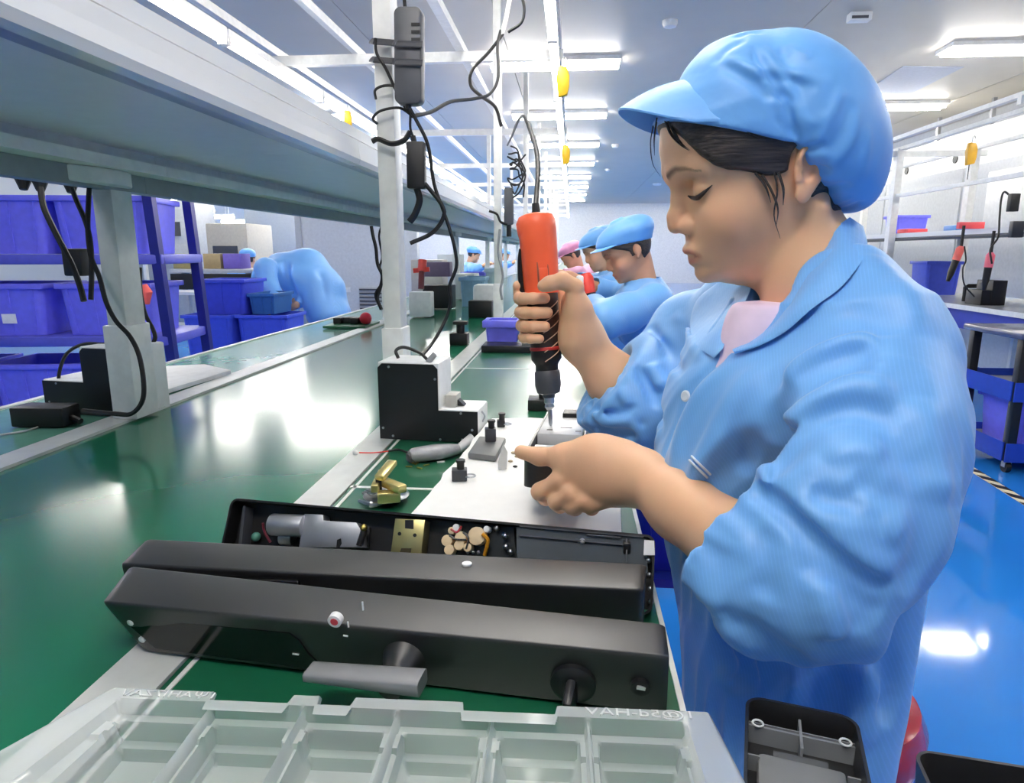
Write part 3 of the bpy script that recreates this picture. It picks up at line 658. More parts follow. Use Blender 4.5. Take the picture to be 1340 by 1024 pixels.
# slant the outer left side outward toward the camera
Xs = Xg + (Yg * 0.55) * np.clip(1 - Xg / 0.03, 0, 1) + (-Yg * 0.12) * np.clip((Xg - LX + 0.03) / 0.03, 0, 1)
verts = [M @ V(*p) for p in zip(Xs.ravel(), Ysh.ravel(), Zg.ravel())]
fc = [(j * NX + i, j * NX + i + 1, (j + 1) * NX + i + 1, (j + 1) * NX + i) for j in range(NY - 1) for i in range(NX - 1)]
t = thing('blister_tray', 'clear plastic blister tray with a row of empty wells, nearest on the bench', 'blister tray', M @ V(LX / 2, -0.12, 0))
MB().add(verts, fc).build('moulded_sheet', BL, t, smooth=True)
EMB = clear_mat('embossed_white', (250, 250, 250), 0.55, 0.2)
text_mesh('embossed_letters', "1@5d-H\u0391V", 0.019, M @ Matrix.Translation((LX - 0.055, -0.0105, 0.0345)) @ Matrix.Scale(-1, 4, (1, 0, 0)) @ Matrix.Diagonal((0.9, 0.6, 1, 1)), EMB, t)
text_mesh('embossed_letters', "1\u03a8AHI7ZA\\/", 0.017, M @ Matrix.Translation((0.052, -0.011, 0.0345)) @ Matrix.Scale(-1, 4, (1, 0, 0)) @ Matrix.Diagonal((0.85, 0.6, 1, 1)), EMB, t)
# ------------------------------------------------------------------ white work platform and its blocks
PZ = 0.778
WFOAM = mat('white_foam', (248, 248, 247), 0.5, var=0.02, bump=0.05, bscale=60)
rr = random.Random(5)
left = []
for k in range(15):
    s = k / 14; u = 536 + (643 - 536) * s; v = 672 + (547 - 672) * s
    left.append((u + rr.uniform(-2.5, 2.5), v))
pix = left + [(694, 546), (806, 552), (812, 655), (814, 712), (690, 712), (512, 698)]
pts = [atZ(u, v, PZ) for u, v in pix]; n = len(pts)
plat = MB().add([V(p.x, p.y, T + 0.001) for p in pts] + pts, [tuple(range(n)), tuple(range(n, 2 * n))] + [(i, (i + 1) % n, n + (i + 1) % n, n + i) for i in range(n)]).build('work_platform', WFOAM, bevel=0.002)
tag(plat, 'white foam work platform on the bench beneath the worker\'s hands', 'platform')
def block(name, label, u, v, w, d, h, m_=DARK, cat='fixture', pin=0.012, z=PZ, ring=True):
    p = atZ(u, v, z + 0.0005)
    t = thing(name, label, cat, p, 0.15)
    R = Matrix.Rotation(0.15, 3, 'Z')
    MB().box(p + V(0, d / 2, h / 2), (w, d, h), R).build('base', m_, t, bevel=0.0015)
    MB().cyl(p + V(0.002, d / 2, h), p + V(0.002, d / 2, h + pin), 0.006, n=12).build('pin', BLACK, t)
    MB().lathe([(0.0075, 0), (0.0075, 0.004), (0.001, 0.004)], p + V(0.002, d / 2, h + pin - 0.001), (0, 0, 1), 14).build('pin_head', BLACK, t)
    if ring:
        c = p + V(w / 2 + 0.006, d * 0.2, h * 0.5)
        MB().tube([c + V(0.008 * math.cos(a), 0.008 * math.sin(a), 0) for a in np.linspace(-2.4, 2.4, 12)], 0.0014, 6).build('clip_ring', STEEL, t)
    return t
p_ = [atZ(u, v, PZ + 0.012) for u, v in ((612, 592), (649, 596), (662, 572), (627, 570))]
pad = MB().hexa([V(p.x, p.y, PZ + 0.0006) for p in p_] + p_).build('rubber_pad', GREY if False else mat('pad_grey', (112, 114, 116), 0.45), bevel=0.003)
tag(pad, 'grey rounded pad on the white platform left of the hand', 'pad')
block('fixture_block', 'dark block with a pin standing on the grey pad', 641, 578, 0.02, 0.02, 0.024, DARK, z=PZ + 0.0125, ring=False)
block('fixture_block', 'dark fixture block with a ring clip at the near left edge of the platform', 600, 630, 0.024, 0.02, 0.018, DARK)
block('fixture_block', 'small black clamp with a steel ring at the far left corner of the platform', 655, 559, 0.016, 0.016, 0.014, BLACK)
p = atZ(652, 614, PZ + 0.0005)
tag(MB().prism([(0, 0), (0.014, 0), (0.017, 0.028), (0.010, 0.042), (0.0, 0.012)], -0.002, 0.002, frame_matrix(p, (1, 0.3, 0), (0, 0.25, 1))).build('plastic_tab', mat('tab_grey', (206, 207, 206), 0.4), bevel=0.0008), 'pale upright plastic tab beside the grey pad', 'tab')
for k, (u, v, r) in enumerate(((672, 592, 0.004), (676, 597, 0.003), (668, 603, 0.0035), (674, 610, 0.0032))):
    tag(MB().ball(atZ(u, v, PZ + r * 0.6), r, 7, 5, (1.3, 0.9, 0.6)).build('scrap_bit', mat('scrap_tan', (205, 185, 150), 0.5) if k < 3 else BLACK), 'tiny loose scrap on the platform in front of the thumb tip', 'scrap', 'scraps on the platform')
# the lock body being assembled
n0, n1 = atZ(681, 598, 0.872), atZ(764, 594, 0.872)
f0, f1 = atZ(716, 533, 0.845), atZ(775, 538, 0.845)
hh = 0.044
ax = ((f0 + f1) / 2 - (n0 + n1) / 2); Lw = ax.length; ax.normalize(); sd = V(ax.y, -ax.x, 0).normalized(); ww = 0.076
wn = sd.cross(ax); c0 = (n0 + n1) / 2 - wn * hh
WM = frame_matrix(c0, sd, ax)
_r = Vector(_ray(721, 557)); SD_TIP = ((n0 + n1) / 2 + wn * 0.002 - Vector(_C)).dot(wn) / _r.dot(wn)
t = thing('lock_case', 'black lock case with a white plate, held under the screwdriver', 'lock case', c0 + ax * Lw / 2)
outer = [(x, y + Lw / 2) for x, y in rrect(ww, Lw, 0.012, 5)]; inner = [(x * 0.92, (y - Lw / 2) * 0.975 + Lw / 2) for x, y in outer]
n = len(outer); m = MB()
m.v = [WM @ V(x, y, 0) for x, y in outer] + [WM @ V(x, y, hh) for x, y in outer] + [WM @ V(x, y, hh) for x, y in inner] + [WM @ V(x, y, hh - 0.025) for x, y in inner]
m.f = [tuple(reversed(range(n)))] + [(k * n + i, k * n + (i + 1) % n, (k + 1) * n + (i + 1) % n, (k + 1) * n + i) for k in range(3) for i in range(n)] + [tuple(range(3 * n, 4 * n))]
m.build('shell', SHELL, t, smooth=True)
MB().add(*(lambda a: (a.v, a.f))(MB().box((0, 0, 0), (1, 1, 1)))).v
pl = MB(); pl.hexa([WM @ V(x, y, z) for z in (hh - 0.016, hh + 0.0015) for x, y in ((-ww * 0.45, Lw * 0.36), (ww * 0.45, Lw * 0.36), (ww * 0.45, Lw * 0.985), (-ww * 0.45, Lw * 0.985))])
pl.build('mounting_plate', mat('white_plate', (228, 229, 229), 0.35), t, bevel=0.0015)
pl = MB(); pl.hexa([WM @ V(x, y, z) for z in (hh - 0.010, hh - 0.006) for x, y in ((-ww * 0.42, Lw * 0.19), (ww * 0.42, Lw * 0.19), (ww * 0.42, Lw * 0.24), (-ww * 0.42, Lw * 0.24))])
pl.build('cross_bar', mat('white_plate', (228, 229, 229), 0.35), t)
m = MB()
for x, y, w_, d_ in ((-0.018, 0.44, 0.009, 0.006), (0.006, 0.50, 0.018, 0.006), (0.026, 0.43, 0.009, 0.008)):
    m.hexa([WM @ V(x + a, Lw * y + b, z) for z in (hh, hh + 0.002) for a, b in ((-w_ / 2, -d_ / 2), (w_ / 2, -d_ / 2), (w_ / 2, d_ / 2), (-w_ / 2, d_ / 2))])
m.build('plate_slot', BLACK, t)
m = MB(); m.hexa([WM @ V(a, b, z) for z in (hh, hh + 0.009) for a, b in ((-0.006, Lw * 0.74), (0.022, Lw * 0.74), (0.022, Lw * 0.86), (-0.006, Lw * 0.86))])
m.build('connector', BLACK, t, bevel=0.001)
fe = WM @ V(0, Lw * .92, 0)
tag(MB().bx(fe.x - .03, fe.x + .03, fe.y - .03, fe.y + .03, PZ + .0005, fe.z - .003).build('support_block', WFOAM, bevel=.003), 'white foam support under the far end of the lock case', 'foam block')
q = atZ(789, 582, PZ + 0.001)
tag(MB().box(q + V(0, 0.02, 0.012), (0.04, 0.045, 0.024)).build('foam_block', WFOAM, bevel=0.005), 'white foam block on the platform right of the lock body', 'foam block')
q = atZ(712, 538, T + 0.001)
t = thing('clamp_stand', 'black clamp stand behind the white platform, left of the screwdriver bit', 'clamp', q)
MB().box(q + V(-0.01, 0.03, 0.014), (0.06, 0.06, 0.026)).build('base', BLACK, t, bevel=0.002)
MB().box(q + V(0.0, 0.03, 0.045), (0.028, 0.03, 0.036)).build('jaw', BLACK, t, bevel=0.003)
# ------------------------------------------------------------------ tester, bag, brass part, wire
bl, br = atZ(497, 574, T + 0.001), atZ(626, 580, T + 0.001)
tl = bl + V(0, 0, 0.162)
t, TM, W, H, dn = tester('tester_box', 'black faced L shaped tester with a white side, mid bench by the post', (bl, br, tl), V(0, 0.1, 0))
# step clamp
cl = MB(); sx, sz = 0.62, 0.42
def TP(x, y, z): return TM @ V(x, z, -y)
cl.hexa([TP(W * sx + a, b, H * sz + c) for c in (0.001, 0.026) for a, b in ((0.006, 0.02), (0.030, 0.02), (0.030, 0.06), (0.006, 0.06))])
cl.build('clamp_cover', mat('clamp_grey', (190, 188, 182), 0.4), t, bevel=0.002)
cl = MB(); cl.hexa([TP(W * sx + a, b, H * sz + c) for (c, e) in ((0.002, 0), (0.014, 0.012)) for a, b in ((0.030, 0.03), (0.044 - e, 0.03), (0.044 - e, 0.05), (0.030, 0.05))]); cl.build('clamp_jaw', BLACK, t)
MB().tube([TP(W + 0.001, 0.03, H * 0.37), TP(W + 0.006, 0.035, H * 0.30), TP(W + 0.001, 0.04, H * 0.22)], 0.002, 6, 4).build('side_hook', STEEL, t)
MB().tube([TP(W * 0.5, 0.012, H + 0.004), TP(W * 0.40, 0.02, H + 0.018), TP(W * 0.25, 0.02, H + 0.028), TP(W * 0.18, 0.012, H + 0.022), TP(W * 0.21, 0.006, H + 0.008)], 0.0035, 8, 6).build('loop_cable', CABLE, t, smooth=True)
MB().cyl(TP(W * 0.5, 0.01, H), TP(W * 0.56, 0.02, H + 0.016), 0.006, n=10).build('cable_plug', GREY, t)
# grey wrapped connector
GB = mat('grey_bag', (150, 152, 156), 0.3, var=0.12, scale=60, bump=0.5, bscale=60)
t = thing('wrapped_connector', 'grey wrapped plug connector lying on the bench before the tester', 'connector', atZ(580, 600, T))
a, b = atZ(536, 596, T + 0.014), atZ(600, 587, T + 0.014)
d = (b - a).normalized(); s_ = d.cross(up).normalized(); rings = []
for s, w, h in ((0, .012, .010), (.06, .016, .013), (.3, .021, .014), (.55, .023, .014), (.8, .019, .012), (1.0, .012, .009)):
    c = a.lerp(b, s); rings.append([c + s_ * w * x * (1 + 0.08 * math.sin(7 * s + 5 * x)) + up * h * y for x, y in [(math.cos(k * math.pi / 8), math.sin(k * math.pi / 8)) for k in range(16)]])
MB().loft(rings).build('bag', GB, t, smooth=True)
MB().box(a + d * 0.002 + V(0, 0, -0.004), (0.022, 0.012, 0.014), Matrix.Rotation(math.atan2(d.y, d.x) + math.pi / 2, 3, 'Z')).build('socket', DARK, t, bevel=0.002)
e = atZ(617, 574, T + 0.012); rings = []
for s, w, h in ((0, .011, .008), (.4, .016, .009), (1, .018, .010)):
    c = b.lerp(e, s); rings.append([c + s_ * w * x + up * h * y for x, y in [(math.cos(k * math.pi / 6), math.sin(k * math.pi / 6)) for k in range(12)]])
MB().loft(rings).build('sleeve', mat('pale_sleeve', (196, 197, 199), 0.4), t, smooth=True)
wire = thing('sensor_wire', 'thin red wire with a white tip lying across the strip by the tester', 'wire', atZ(500, 592, T))
MB().tube([atZ(470, 592, T + 0.006), atZ(490, 592, T + 0.006), atZ(508, 590, T + 0.005)], 0.0014, 6, 4).build('lead', RED, wire)
MB().tube([atZ(508, 590, T + 0.005), atZ(522, 588, T + 0.004), atZ(534, 592, T + 0.006)], 0.0022, 6, 4).build('sheath', BLACK, wire)
MB().ball(atZ(465, 592, T + 0.006), 0.0055, 10, 7).build('tip', WPLASTIC, wire, smooth=True)
BR2 = mat('bright_brass', (226, 208, 142), 0.3, metal=0.85)
t = thing('brass_latch', 'brass latch assembly on a small steel dish on the bench', 'latch', atZ(505, 655, T))
dish = atZ(506, 655, T)
MB().lathe([(0.010, 0.001), (0.030, 0.004), (0.036, 0.010), (0.034, 0.010), (0.028, 0.006), (0.001, 0.004)], dish, (0, 0, 1), 28).build('steel_dish', STEEL, t, smooth=True)
for (u0, v0, u1, v1, w, h, z) in ((494, 650, 524, 648, .020, .016, .770), (502, 630, 527, 640, .016, .012, .786), (496, 626, 514, 604, .016, .009, .795), (490, 640, 500, 618, .012, .012, .782)):
    MB().bar(atZ(u0, v0, z), atZ(u1, v1, z + (0.012 if v1 < 610 else 0)), w, h).build('brass_piece', BR2, t, bevel=0.002)
MB().box(atZ(497, 632, .785), (.01, .012, .02)).build('dark_insert', BLACK, t, bevel=0.001)
MB().tube([atZ(470, 655, .758), atZ(485, 660, .757), atZ(500, 658, .758)], [0.003, 0.005, 0.003], 8, 4).build('steel_spring', STEEL, t)
m = MB()
for k in range(5): m.lathe([(0.006, 0), (0.006, 0.002), (0.001, 0.002)], atZ(478 + k * 3, 646 - k % 3 * 2, .757 + k * .002), (0.2, 0.1, 1), 12)
m.build('washer', STEEL, t)
for k, (u, v) in enumerate(((535, 610), (545, 606), (549, 612), (558, 608), (540, 605))):
    c = atZ(u, v, T + 0.0015); a_ = k * 1.3
    tag(MB().box(c, (0.012, 0.004, 0.002), Matrix.Rotation(a_, 3, 'Z')).build('brass_chip', BRASS, bevel=0.0006), 'tiny brass chip on the green mat between the tester and the brass latch', 'brass chip', 'brass chips on the mat')
tag(MB().box(atZ(577, 604, T + 0.001), (0.014, 0.008, 0.001), Matrix.Rotation(0.3, 3, 'Z')).build('paper_scrap', PAPER), 'tiny scrap of white paper beside the wrapped connector', 'paper')
# ------------------------------------------------------------------ farther along the bench
q = atZ(600, 452, T)
t = thing('bench_press', 'small black hand press standing on the bench beyond the tester', 'press', q)
MB().box(q + V(0, 0.03, 0.025), (0.075, 0.07, 0.05)).build('base', BLACK, t, bevel=0.004)
MB().cyl(q + V(0.005, 0.03, 0.05), q + V(0.005, 0.03, 0.085), 0.018, n=14).build('column', BLACK, t)
MB().box(q + V(0.005, 0.03, 0.092), (0.06, 0.04, 0.014)).build('head', BLACK, t, bevel=0.003)
q = atZ(682, 462, T)
t = thing('black_platform', 'wide low black fixture plate on the bench under the violet bin', 'fixture', q)
MB().box(q + V(0.0, 0.07, 0.014), (0.31, 0.14, 0.026)).build('plate', BLACKM, t, bevel=0.003)
MB().box(q + V(0.04, 0.04, 0.032), (0.08, 0.05, 0.012)).build('holder', mat('pad_grey', (112, 114, 116), 0.45), t, bevel=0.002)
MB().box(q + V(0.075, 0.04, 0.040), (0.04, 0.03, 0.008)).build('cream_part', mat('cream_plastic', (226, 216, 170), 0.5), t, bevel=0.002)
def bin_(name, label, c, w, d, h, m_, rz=0.0, group=None, cat='bin', lip=True, ribs=4, labelcard=None, lid=False):
    """open topped plastic crate: c = bottom centre"""
    t = thing(name, label, cat, c, rz, group)
    M = Matrix.Translation(Vector(c)) @ Matrix.Rotation(rz, 4, 'Z'); k = 0.90
    o0 = rrect(w * k, d * k, 0.02 * w / 0.3, 3); o1 = rrect(w, d, 0.025 * w / 0.3, 3); i1 = rrect(w - 0.02, d - 0.02, 0.02 * w / 0.3, 3); i0 = rrect(w * k - 0.02, d * k - 0.02, 0.015 * w / 0.3, 3)
    n = len(o0); m = MB()
    m.v = [M @ V(x, y, 0) for x, y in o0] + [M @ V(x, y, h) for x, y in o1] + [M @ V(x, y, h) for x, y in i1] + [M @ V(x, y, 0.01) for x, y in i0]
    m.f = [tuple(reversed(range(n)))] + [(q * n + i, q * n + (i + 1) % n, (q + 1) * n + (i + 1) % n, (q + 1) * n + i) for q in range(3) for i in range(n)] + [tuple(range(3 * n, 4 * n))]
    m.build('body', m_, t, smooth=True)
    m = MB()
    if lip:
        for sx, sy, lx, ly in ((0, -1, w + 0.02, 0.014), (0, 1, w + 0.02, 0.014), (-1, 0, 0.014, d), (1, 0, 0.014, d)):
            m.add([M @ p for p in MB().box((sx * (w / 2 + 0.002), sy * (d / 2 + 0.002), h - 0.014), (lx, ly, 0.028)).v], [(3, 2, 1, 0), (4, 5, 6, 7), (0, 1, 5, 4), (1, 2, 6, 5), (2, 3, 7, 6), (3, 0, 4, 7)])
        m.build('rim', m_, t, bevel=0.003)
    m = MB()
    for i in range(ribs):
        x = (i - (ribs - 1) / 2) * w * 0.8 / max(1, ribs - 1)
        for sy in (-1,):
            a, b = M @ V(x * k, sy * d * k / 2, 0.01), M @ V(x, sy * d / 2 - sy * 0.001, h - 0.03)
            MB().bar(a, b, 0.012, 0.010, M.to_3x3() @ V(0, sy, 0)).build('rib', m_, t)
    if labelcard:
        lx, lz, lw, lh = labelcard
        yy = -d / 2 * (k + (1 - k) * lz / h) - 0.008
        q_ = [M @ V(lx + a, yy + e - (b * (1 - k) * d / 2 / h), lz + b) for e in (0, -0.003) for a, b in ((-lw / 2, -lh / 2), (lw / 2, -lh / 2), (lw / 2, lh / 2), (-lw / 2, lh / 2))]
        MB().add(q_, [(3, 2, 1, 0), (4, 5, 6, 7), (0, 1, 5, 4), (1, 2, 6, 5), (2, 3, 7, 6), (3, 0, 4, 7)]).build('label_card', PAPER, t)
    return t
q = atZ(656, 447, T + 0.03)
bin_('parts_bin', 'small violet parts bin on the black plate beyond the orange screwdriver', V(q.x, q.y + 0.08, T + 0.0275), 0.135, 0.13, 0.085, CRATE, 0.0, lip=True, ribs=0)
p = V(q.x - 0.01, q.y + 0.075, T + 0.042)
tag(MB().box(p + V(0, 0, 0.03), (0.06, 0.05, 0.05), Matrix.Rotation(0.4, 3, 'Y')).build('dark_part', mat('dark_olive', (58, 58, 50), 0.4), bevel=0.01), 'dark moulded part lying in the violet parts bin', 'part')
q = atZ(656, 396, T)
t = tag(MB().box(V(q.x, 4.0, T + 0.05), (0.14, 0.1, 0.1)).build('black_box', BLACK, bevel=0.004), 'black box standing on the bench behind the violet bin', 'box')
t = tag(MB().box(V(q.x - 0.01, 4.35, T + 0.09), (0.16, 0.14, 0.18)).build('white_machine_box', WPLASTIC, bevel=0.02), 'white rounded box behind the black box under the second post', 'box')
# red handled tool and black box on the side bench, right of the post
t = thing('hand_tool', 'red handled screwdriver standing on the side bench right of the middle post', 'screwdriver', atD(551, 380, 4.4))
MB().cyl(atD(551, 378, 4.4), atD(552, 352, 4.4), 0.02, n=12).build('shaft', mat('dark_red', (110, 30, 36), 0.4), t)
MB().cyl(atD(552, 355, 4.4), atD(553, 340, 4.4), 0.028, n=12).build('handle', RED, t)
MB().bar(atD(541, 354, 4.4), atD(562, 352, 4.4), 0.03, 0.03).build('guard', RED, t)
def simple(name, label, cat, c, d, m_, bevel=0.006, group=None): return tag(MB().box(c, d).build(name, m_, bevel=bevel), label, cat, group)
c = atD(575, 383, 4.6); simple('instrument_box', 'black instrument box on the side bench right of the middle post', 'instrument', V(c.x, c.y, T + 0.085), (0.2, 0.15, 0.155), BLACK)
c = atD(572, 352, 5.2); simple('meter', 'purple grey meter with dark buttons above the black instrument box', 'instrument', c, (0.22, 0.12, 0.11), mat('mauve_grey', (112, 96, 122), 0.5))
c = atD(552, 402, 4.0); simple('paper_roll_box', 'white carton on the conveyor edge just right of the middle post', 'carton', V(c.x, c.y, T + 0.08), (0.13, 0.1, 0.145), PAPER)
# ------------------------------------------------------------------ shells at the lower right on a small cart
t = thing('side_cart', 'small dark cart below the lower right corner carrying black shells', 'cart', (0.35, 0.3, 0))
MB().bx(0.14, 0.62, 0.1, 0.40, 0.70, 0.72).build('top', BLUEMETAL, t, bevel=0.004)
for x in (0.16, 0.60):
    for y in (0.12, 0.38): MB().bx(x - 0.012, x + 0.012, y - 0.012, y + 0.012, 0.0, 0.70).build('leg', BLACKM, t)
def shell(name, label, M, w, l, h, group=None):
    t = thing(name, label, 'shell', M @ V(0, 0, 0), 0, group)
    o = rrect(w, l, 0.014, 6); i_ = rrect(w - 0.005, l - 0.005, 0.0115, 6); n = len(o); m = MB()
    m.v = [M @ V(x * .97, y * .98, 0) for x, y in o] + [M @ V(x, y, h) for x, y in o] + [M @ V(x, y, h) for x, y in i_] + [M @ V(x * .97, y * .98, 0.003) for x, y in i_]
    m.f = [tuple(reversed(range(n)))] + [(k * n + i, k * n + (i + 1) % n, (k + 1) * n + (i + 1) % n, (k + 1) * n + i) for k in range(3) for i in range(n)] + [tuple(range(3 * n, 4 * n))]
    m.build('tray', SHELL, t, smooth=True)
    return t
a, b, c = atZ(976, 908, 0.775), atZ(1122, 938, 0.775), atZ(1152, 1030, 0.775)
wS = (b - a).length; SXv = (b - a).normalized()
SM = frame_matrix(a + SXv * wS / 2 - V(-SXv.y, SXv.x, 0) * 0.105 + V(0, 0, -0.028), SXv, V(-SXv.y, SXv.x, 0))
t = shell('battery_cover', 'black rectangular cover with a grey foam sheet inside, lower right', SM, wS, 0.21, 0.028)
def smb(x0, x1, y0, y1, z0, z1): return MB().hexa([SM @ V(x, y, z) for z in (z0, z1) for x, y in ((x0, y0), (x1, y0), (x1, y1), (x0, y1))])
smb(-wS * .46, wS * .46, 0.081, 0.083, 0.003, 0.018).build('rib', GREY, t)
smb(-wS * .46, wS * .46, 0.0855, 0.0865, 0.003, 0.018).build('rib', GREY, t)
smb(-0.001, 0.001, 0.066, 0.1, 0.003, 0.019).build('rib', GREY, t)
for yy in (0.05, 0.015): smb(-wS * .48, -wS * .36, yy, yy + 0.0015, 0.003, 0.016).build('rib', GREY, t); smb(wS * .36, wS * .48, yy, yy + 0.0015, 0.003, 0.016).build('rib', GREY, t)
for x in (-wS * .38, wS * .38):
    c = SM @ V(x, 0.084, 0.019)
    MB().tube([c + V(0.004 * math.cos(a_), 0.004 * math.sin(a_), 0) for a_ in np.linspace(0, 6.283, 16)], 0.0009, 6).build('screw_post', WPLASTIC, t)
FO = mat('grey_foam', (122, 124, 126), 0.8, bump=0.1, bscale=500)
smb(-wS * .24, wS * .22, -0.09, 0.066, 0.003, 0.012).build('foam_layer', mat('darker_foam', (92, 94, 97), 0.8), t)
smb(-wS * .38, wS * .36, -0.1, 0.058, 0.003, 0.015).build('foam_sheet', FO, t, bevel=0.004)
a, b = atZ(1192, 978, 0.765), atZ(1350, 1003, 0.765)
SX2 = (b - a).normalized(); w2 = 0.14
SM2 = frame_matrix(a + SX2 * w2 / 2 - V(-SX2.y, SX2.x, 0) * 0.09 + V(0, 0, -0.035), SX2, V(-SX2.y, SX2.x, 0))
t = shell('open_cover', 'black empty cover cut off by the lower right corner', SM2, w2, 0.18, 0.035)
MB().hexa([SM2 @ V(x, y, z) for z in (0.003, 0.014) for x, y in ((-w2 * .47, 0.058), (w2 * .47, 0.058), (w2 * .47, 0.0605), (-w2 * .47, 0.0605))]).build('rib', GREY, t)
# red stool behind the worker's hip
REDG = mat('glossy_red_plastic', (196, 40, 56), 0.18, coat=0.4)
st = thing('red_stool', 'glossy red plastic stool the worker sits on', 'stool', (0.25, 0.745, 0))
MB().lathe([(.15, 0), (.152, .015), (.095, .42), (.092, .50), (.100, .555), (.110, .59), (.111, .615), (.102, .635), (.08, .645), (.001, .648)], (.295, .722, 0), (0, 0, 1), 48).build('body', REDG, st, smooth=True)
# ------------------------------------------------------------------ hall left of the line: racks, crates, machines
DARKB = mat('rack_blue', (28, 34, 124), 0.35)
# crate rack, slightly turned
rz = 0.16
RO = atD(205, 330, 3.45); RO.z = 0
RM = Matrix.Translation(RO) @ Matrix.Rotation(rz, 4, 'Z')
t = thing('crate_rack', 'blue steel rack full of violet crates at the far left', 'rack', RO, rz)
def rk(x0, x1, y0, y1, z0, z1): return MB().hexa([RM @ V(x, y, z) for z in (z0, z1) for x, y in ((x0, y0), (x1, y0), (x1, y1), (x0, y1))])
for x in (0.0, -1.75):
    for y in (0, 0.5):
        MB().bar(RM @ V(x + 0.05, y, 0), RM @ V(x - 0.02, y, 1.62), 0.05, 0.04, (0, 1, 0)).build('post', DARKB, t)
for z in (1.12, 0.70, 0.28):
    rk(-1.8, 0.03, -0.02, 0.54, z - 0.05, z).build('shelf', mat('shelf_violet', (88, 92, 200), 0.4), t, bevel=0.006)
rk(-1.8, -0.35, -0.02, 0.02, 1.52, 1.6).build('top_beam', mat('navy_steel', (24, 26, 70), 0.4), t)
labs = [('violet crate with a square handle on the upper rack shelf, at the left edge', 'violet crate on the upper rack shelf, second from the left', 'violet crate on the upper rack shelf beside the right rack post'),
        ('violet crate on the middle rack shelf, cut by the left edge', 'violet crate with a white label card on the middle rack shelf', 'violet crate on the middle rack shelf behind the left shelf post'),
        ('violet crate on the lowest rack shelf at the left edge', 'violet crate on the lowest rack shelf, second from the left')]
for r, (z, xs) in enumerate(((1.122, (-1.28, -0.78, -0.28)), (0.702, (-1.34, -0.84, -0.30)), (0.282, (-1.25, -0.7)))):
    for k, x in enumerate(xs):
        p = RM @ V(x, 0.24, z)
        bin_('plastic_crate', labs[r][k], p, 0.46, 0.42, 0.29 if r == 0 else 0.27, CRATE, rz, 'crates on the rack', 'crate', labelcard=(0.05, 0.09, 0.07, 0.05) if (r, k) in ((1, 1), (1, 2)) else None)
p = atD(188, 388, 3.0)
tag(MB().tube([p + V(0, 0, 0.05), p + V(0.01, 0, 0.02), p + V(0, 0, -0.03)], [0.02, 0.03, 0.022], 10).build('hanging_cloth', mat('coral_cloth', (232, 96, 92), .7), smooth=True), 'small coral red cloth hanging beside the left shelf post', 'cloth')
# stacked deep blue crates beyond the side bench
CR3 = mat('mid_blue_plastic', (62, 76, 206), 0.4); CR4 = mat('steel_blue_film', (96, 122, 196), 0.3)
def fc(name, label, u0, u1, v0, v1, d, m_, dep=0.4, zb=None):
    a, b = atD(u0, v1, d), atD(u1, v1, d); h = (v1 - v0) / F * d; w = abs((u1 - u0) / F * d)
    t = bin_(name, label, V((a.x + b.x) / 2, a.y + dep / 2, a.z if zb is None else zb), w * 1.02, dep, h, m_, 0, None, 'crate', ribs=3)
    return t
def onto(tt, z0):   # a hidden plinth of crates under a stack is not needed: they stand on pallets
    return tt
for nm, lab, u0, u1, v0, v1, d, m_ in (
    ('storage_crate', 'blue storage crate on top of the stack left of the bending worker', 262, 324, 366, 411, 5.6, CR3),
    ('storage_crate', 'teal blue open crate the bending worker reaches into', 327, 360, 384, 411, 5.6, mat('teal_plastic', (54, 104, 170), .35)),
    ('storage_crate', 'dark blue storage crate in the lower row, left one', 244, 308, 412, 470, 5.6, CRATE2),
    ('storage_crate', 'dark blue storage crate in the lower row, right one', 314, 380, 412, 470, 5.6, CRATE2)):
    fc(nm, lab, u0, u1, v0, v1, d, m_)
p0, p1 = atD(240, 470, 5.6), atD(390, 470, 5.6)
t = thing('crate_platform', 'low blue trolley under the stacked storage crates', 'trolley', V((p0.x + p1.x) / 2, p0.y + .2, 0))
MB().bx(p0.x, p1.x, p0.y - .05, p0.y + .5, p0.z - .06, p0.z - .002).build('deck', BLUEMETAL, t)
for x in (p0.x + .06, p1.x - .06):
    for y in (p0.y, p0.y + .42): MB().bx(x - .02, x + .02, y - .02, y + .02, 0, p0.z - .06).build('leg', BLUEMETAL, t)
# grey white machines and benches at the back left
MACH = mat('machine_white', (176, 180, 184), .4); MACH2 = mat('machine_grey', (178, 182, 186), .4); BEIGE = mat('machine_beige', (182, 176, 162), .45)
def machine(label, u0, u1, v0, y, m_, dep=.8, zb=0.0, win=True):
    a, b = atY(u0, v0, y), atY(u1, v0, y); zt_ = a.z
    t = thing('machine_cabinet', label, 'machine', V((a.x + b.x) / 2, y + dep / 2, zb), 0, 'machines at the back left')
    MB().bx(a.x, b.x, y, y + dep, zb, zt_).build('body', m_, t, bevel=.02)
    if win:
        w = b.x - a.x; MB().bx(a.x + w * .15, b.x - w * .25, y - .012, y - .001, zt_ - .5, zt_ - .3).build('vent_panel', DARK, t)
        MB().bx(a.x + w * .08, b.x - w * .08, y - .01, y - .001, zt_ - .95, zt_ - .62).build('door', MACH2, t, bevel=.01)
    return t
machine('white machine cabinet behind the crate rack post, leftmost at the back', 205, 242, 262, 9.5, MACH)
machine('grey machine cabinet with a dark vent left of the beige one at the back', 236, 290, 300, 10.5, MACH2)
machine('beige machine cabinet with a dark vent behind the woman in the back', 268, 322, 292, 9.0, BEIGE)
machine('tall white cabinet behind the bending worker, left of the wall panel', 318, 392, 268, 11.5, mat('cabinet_blue_grey', (150, 160, 174), .4), win=False)
t = tag(MB().bx(atY(160, 300, 12).x, atY(250, 300, 12).x, 12, 12.8, 0, 1.9).build('white_partition', MACH, bevel=.02), 'pale partition far back behind the crate rack', 'partition')
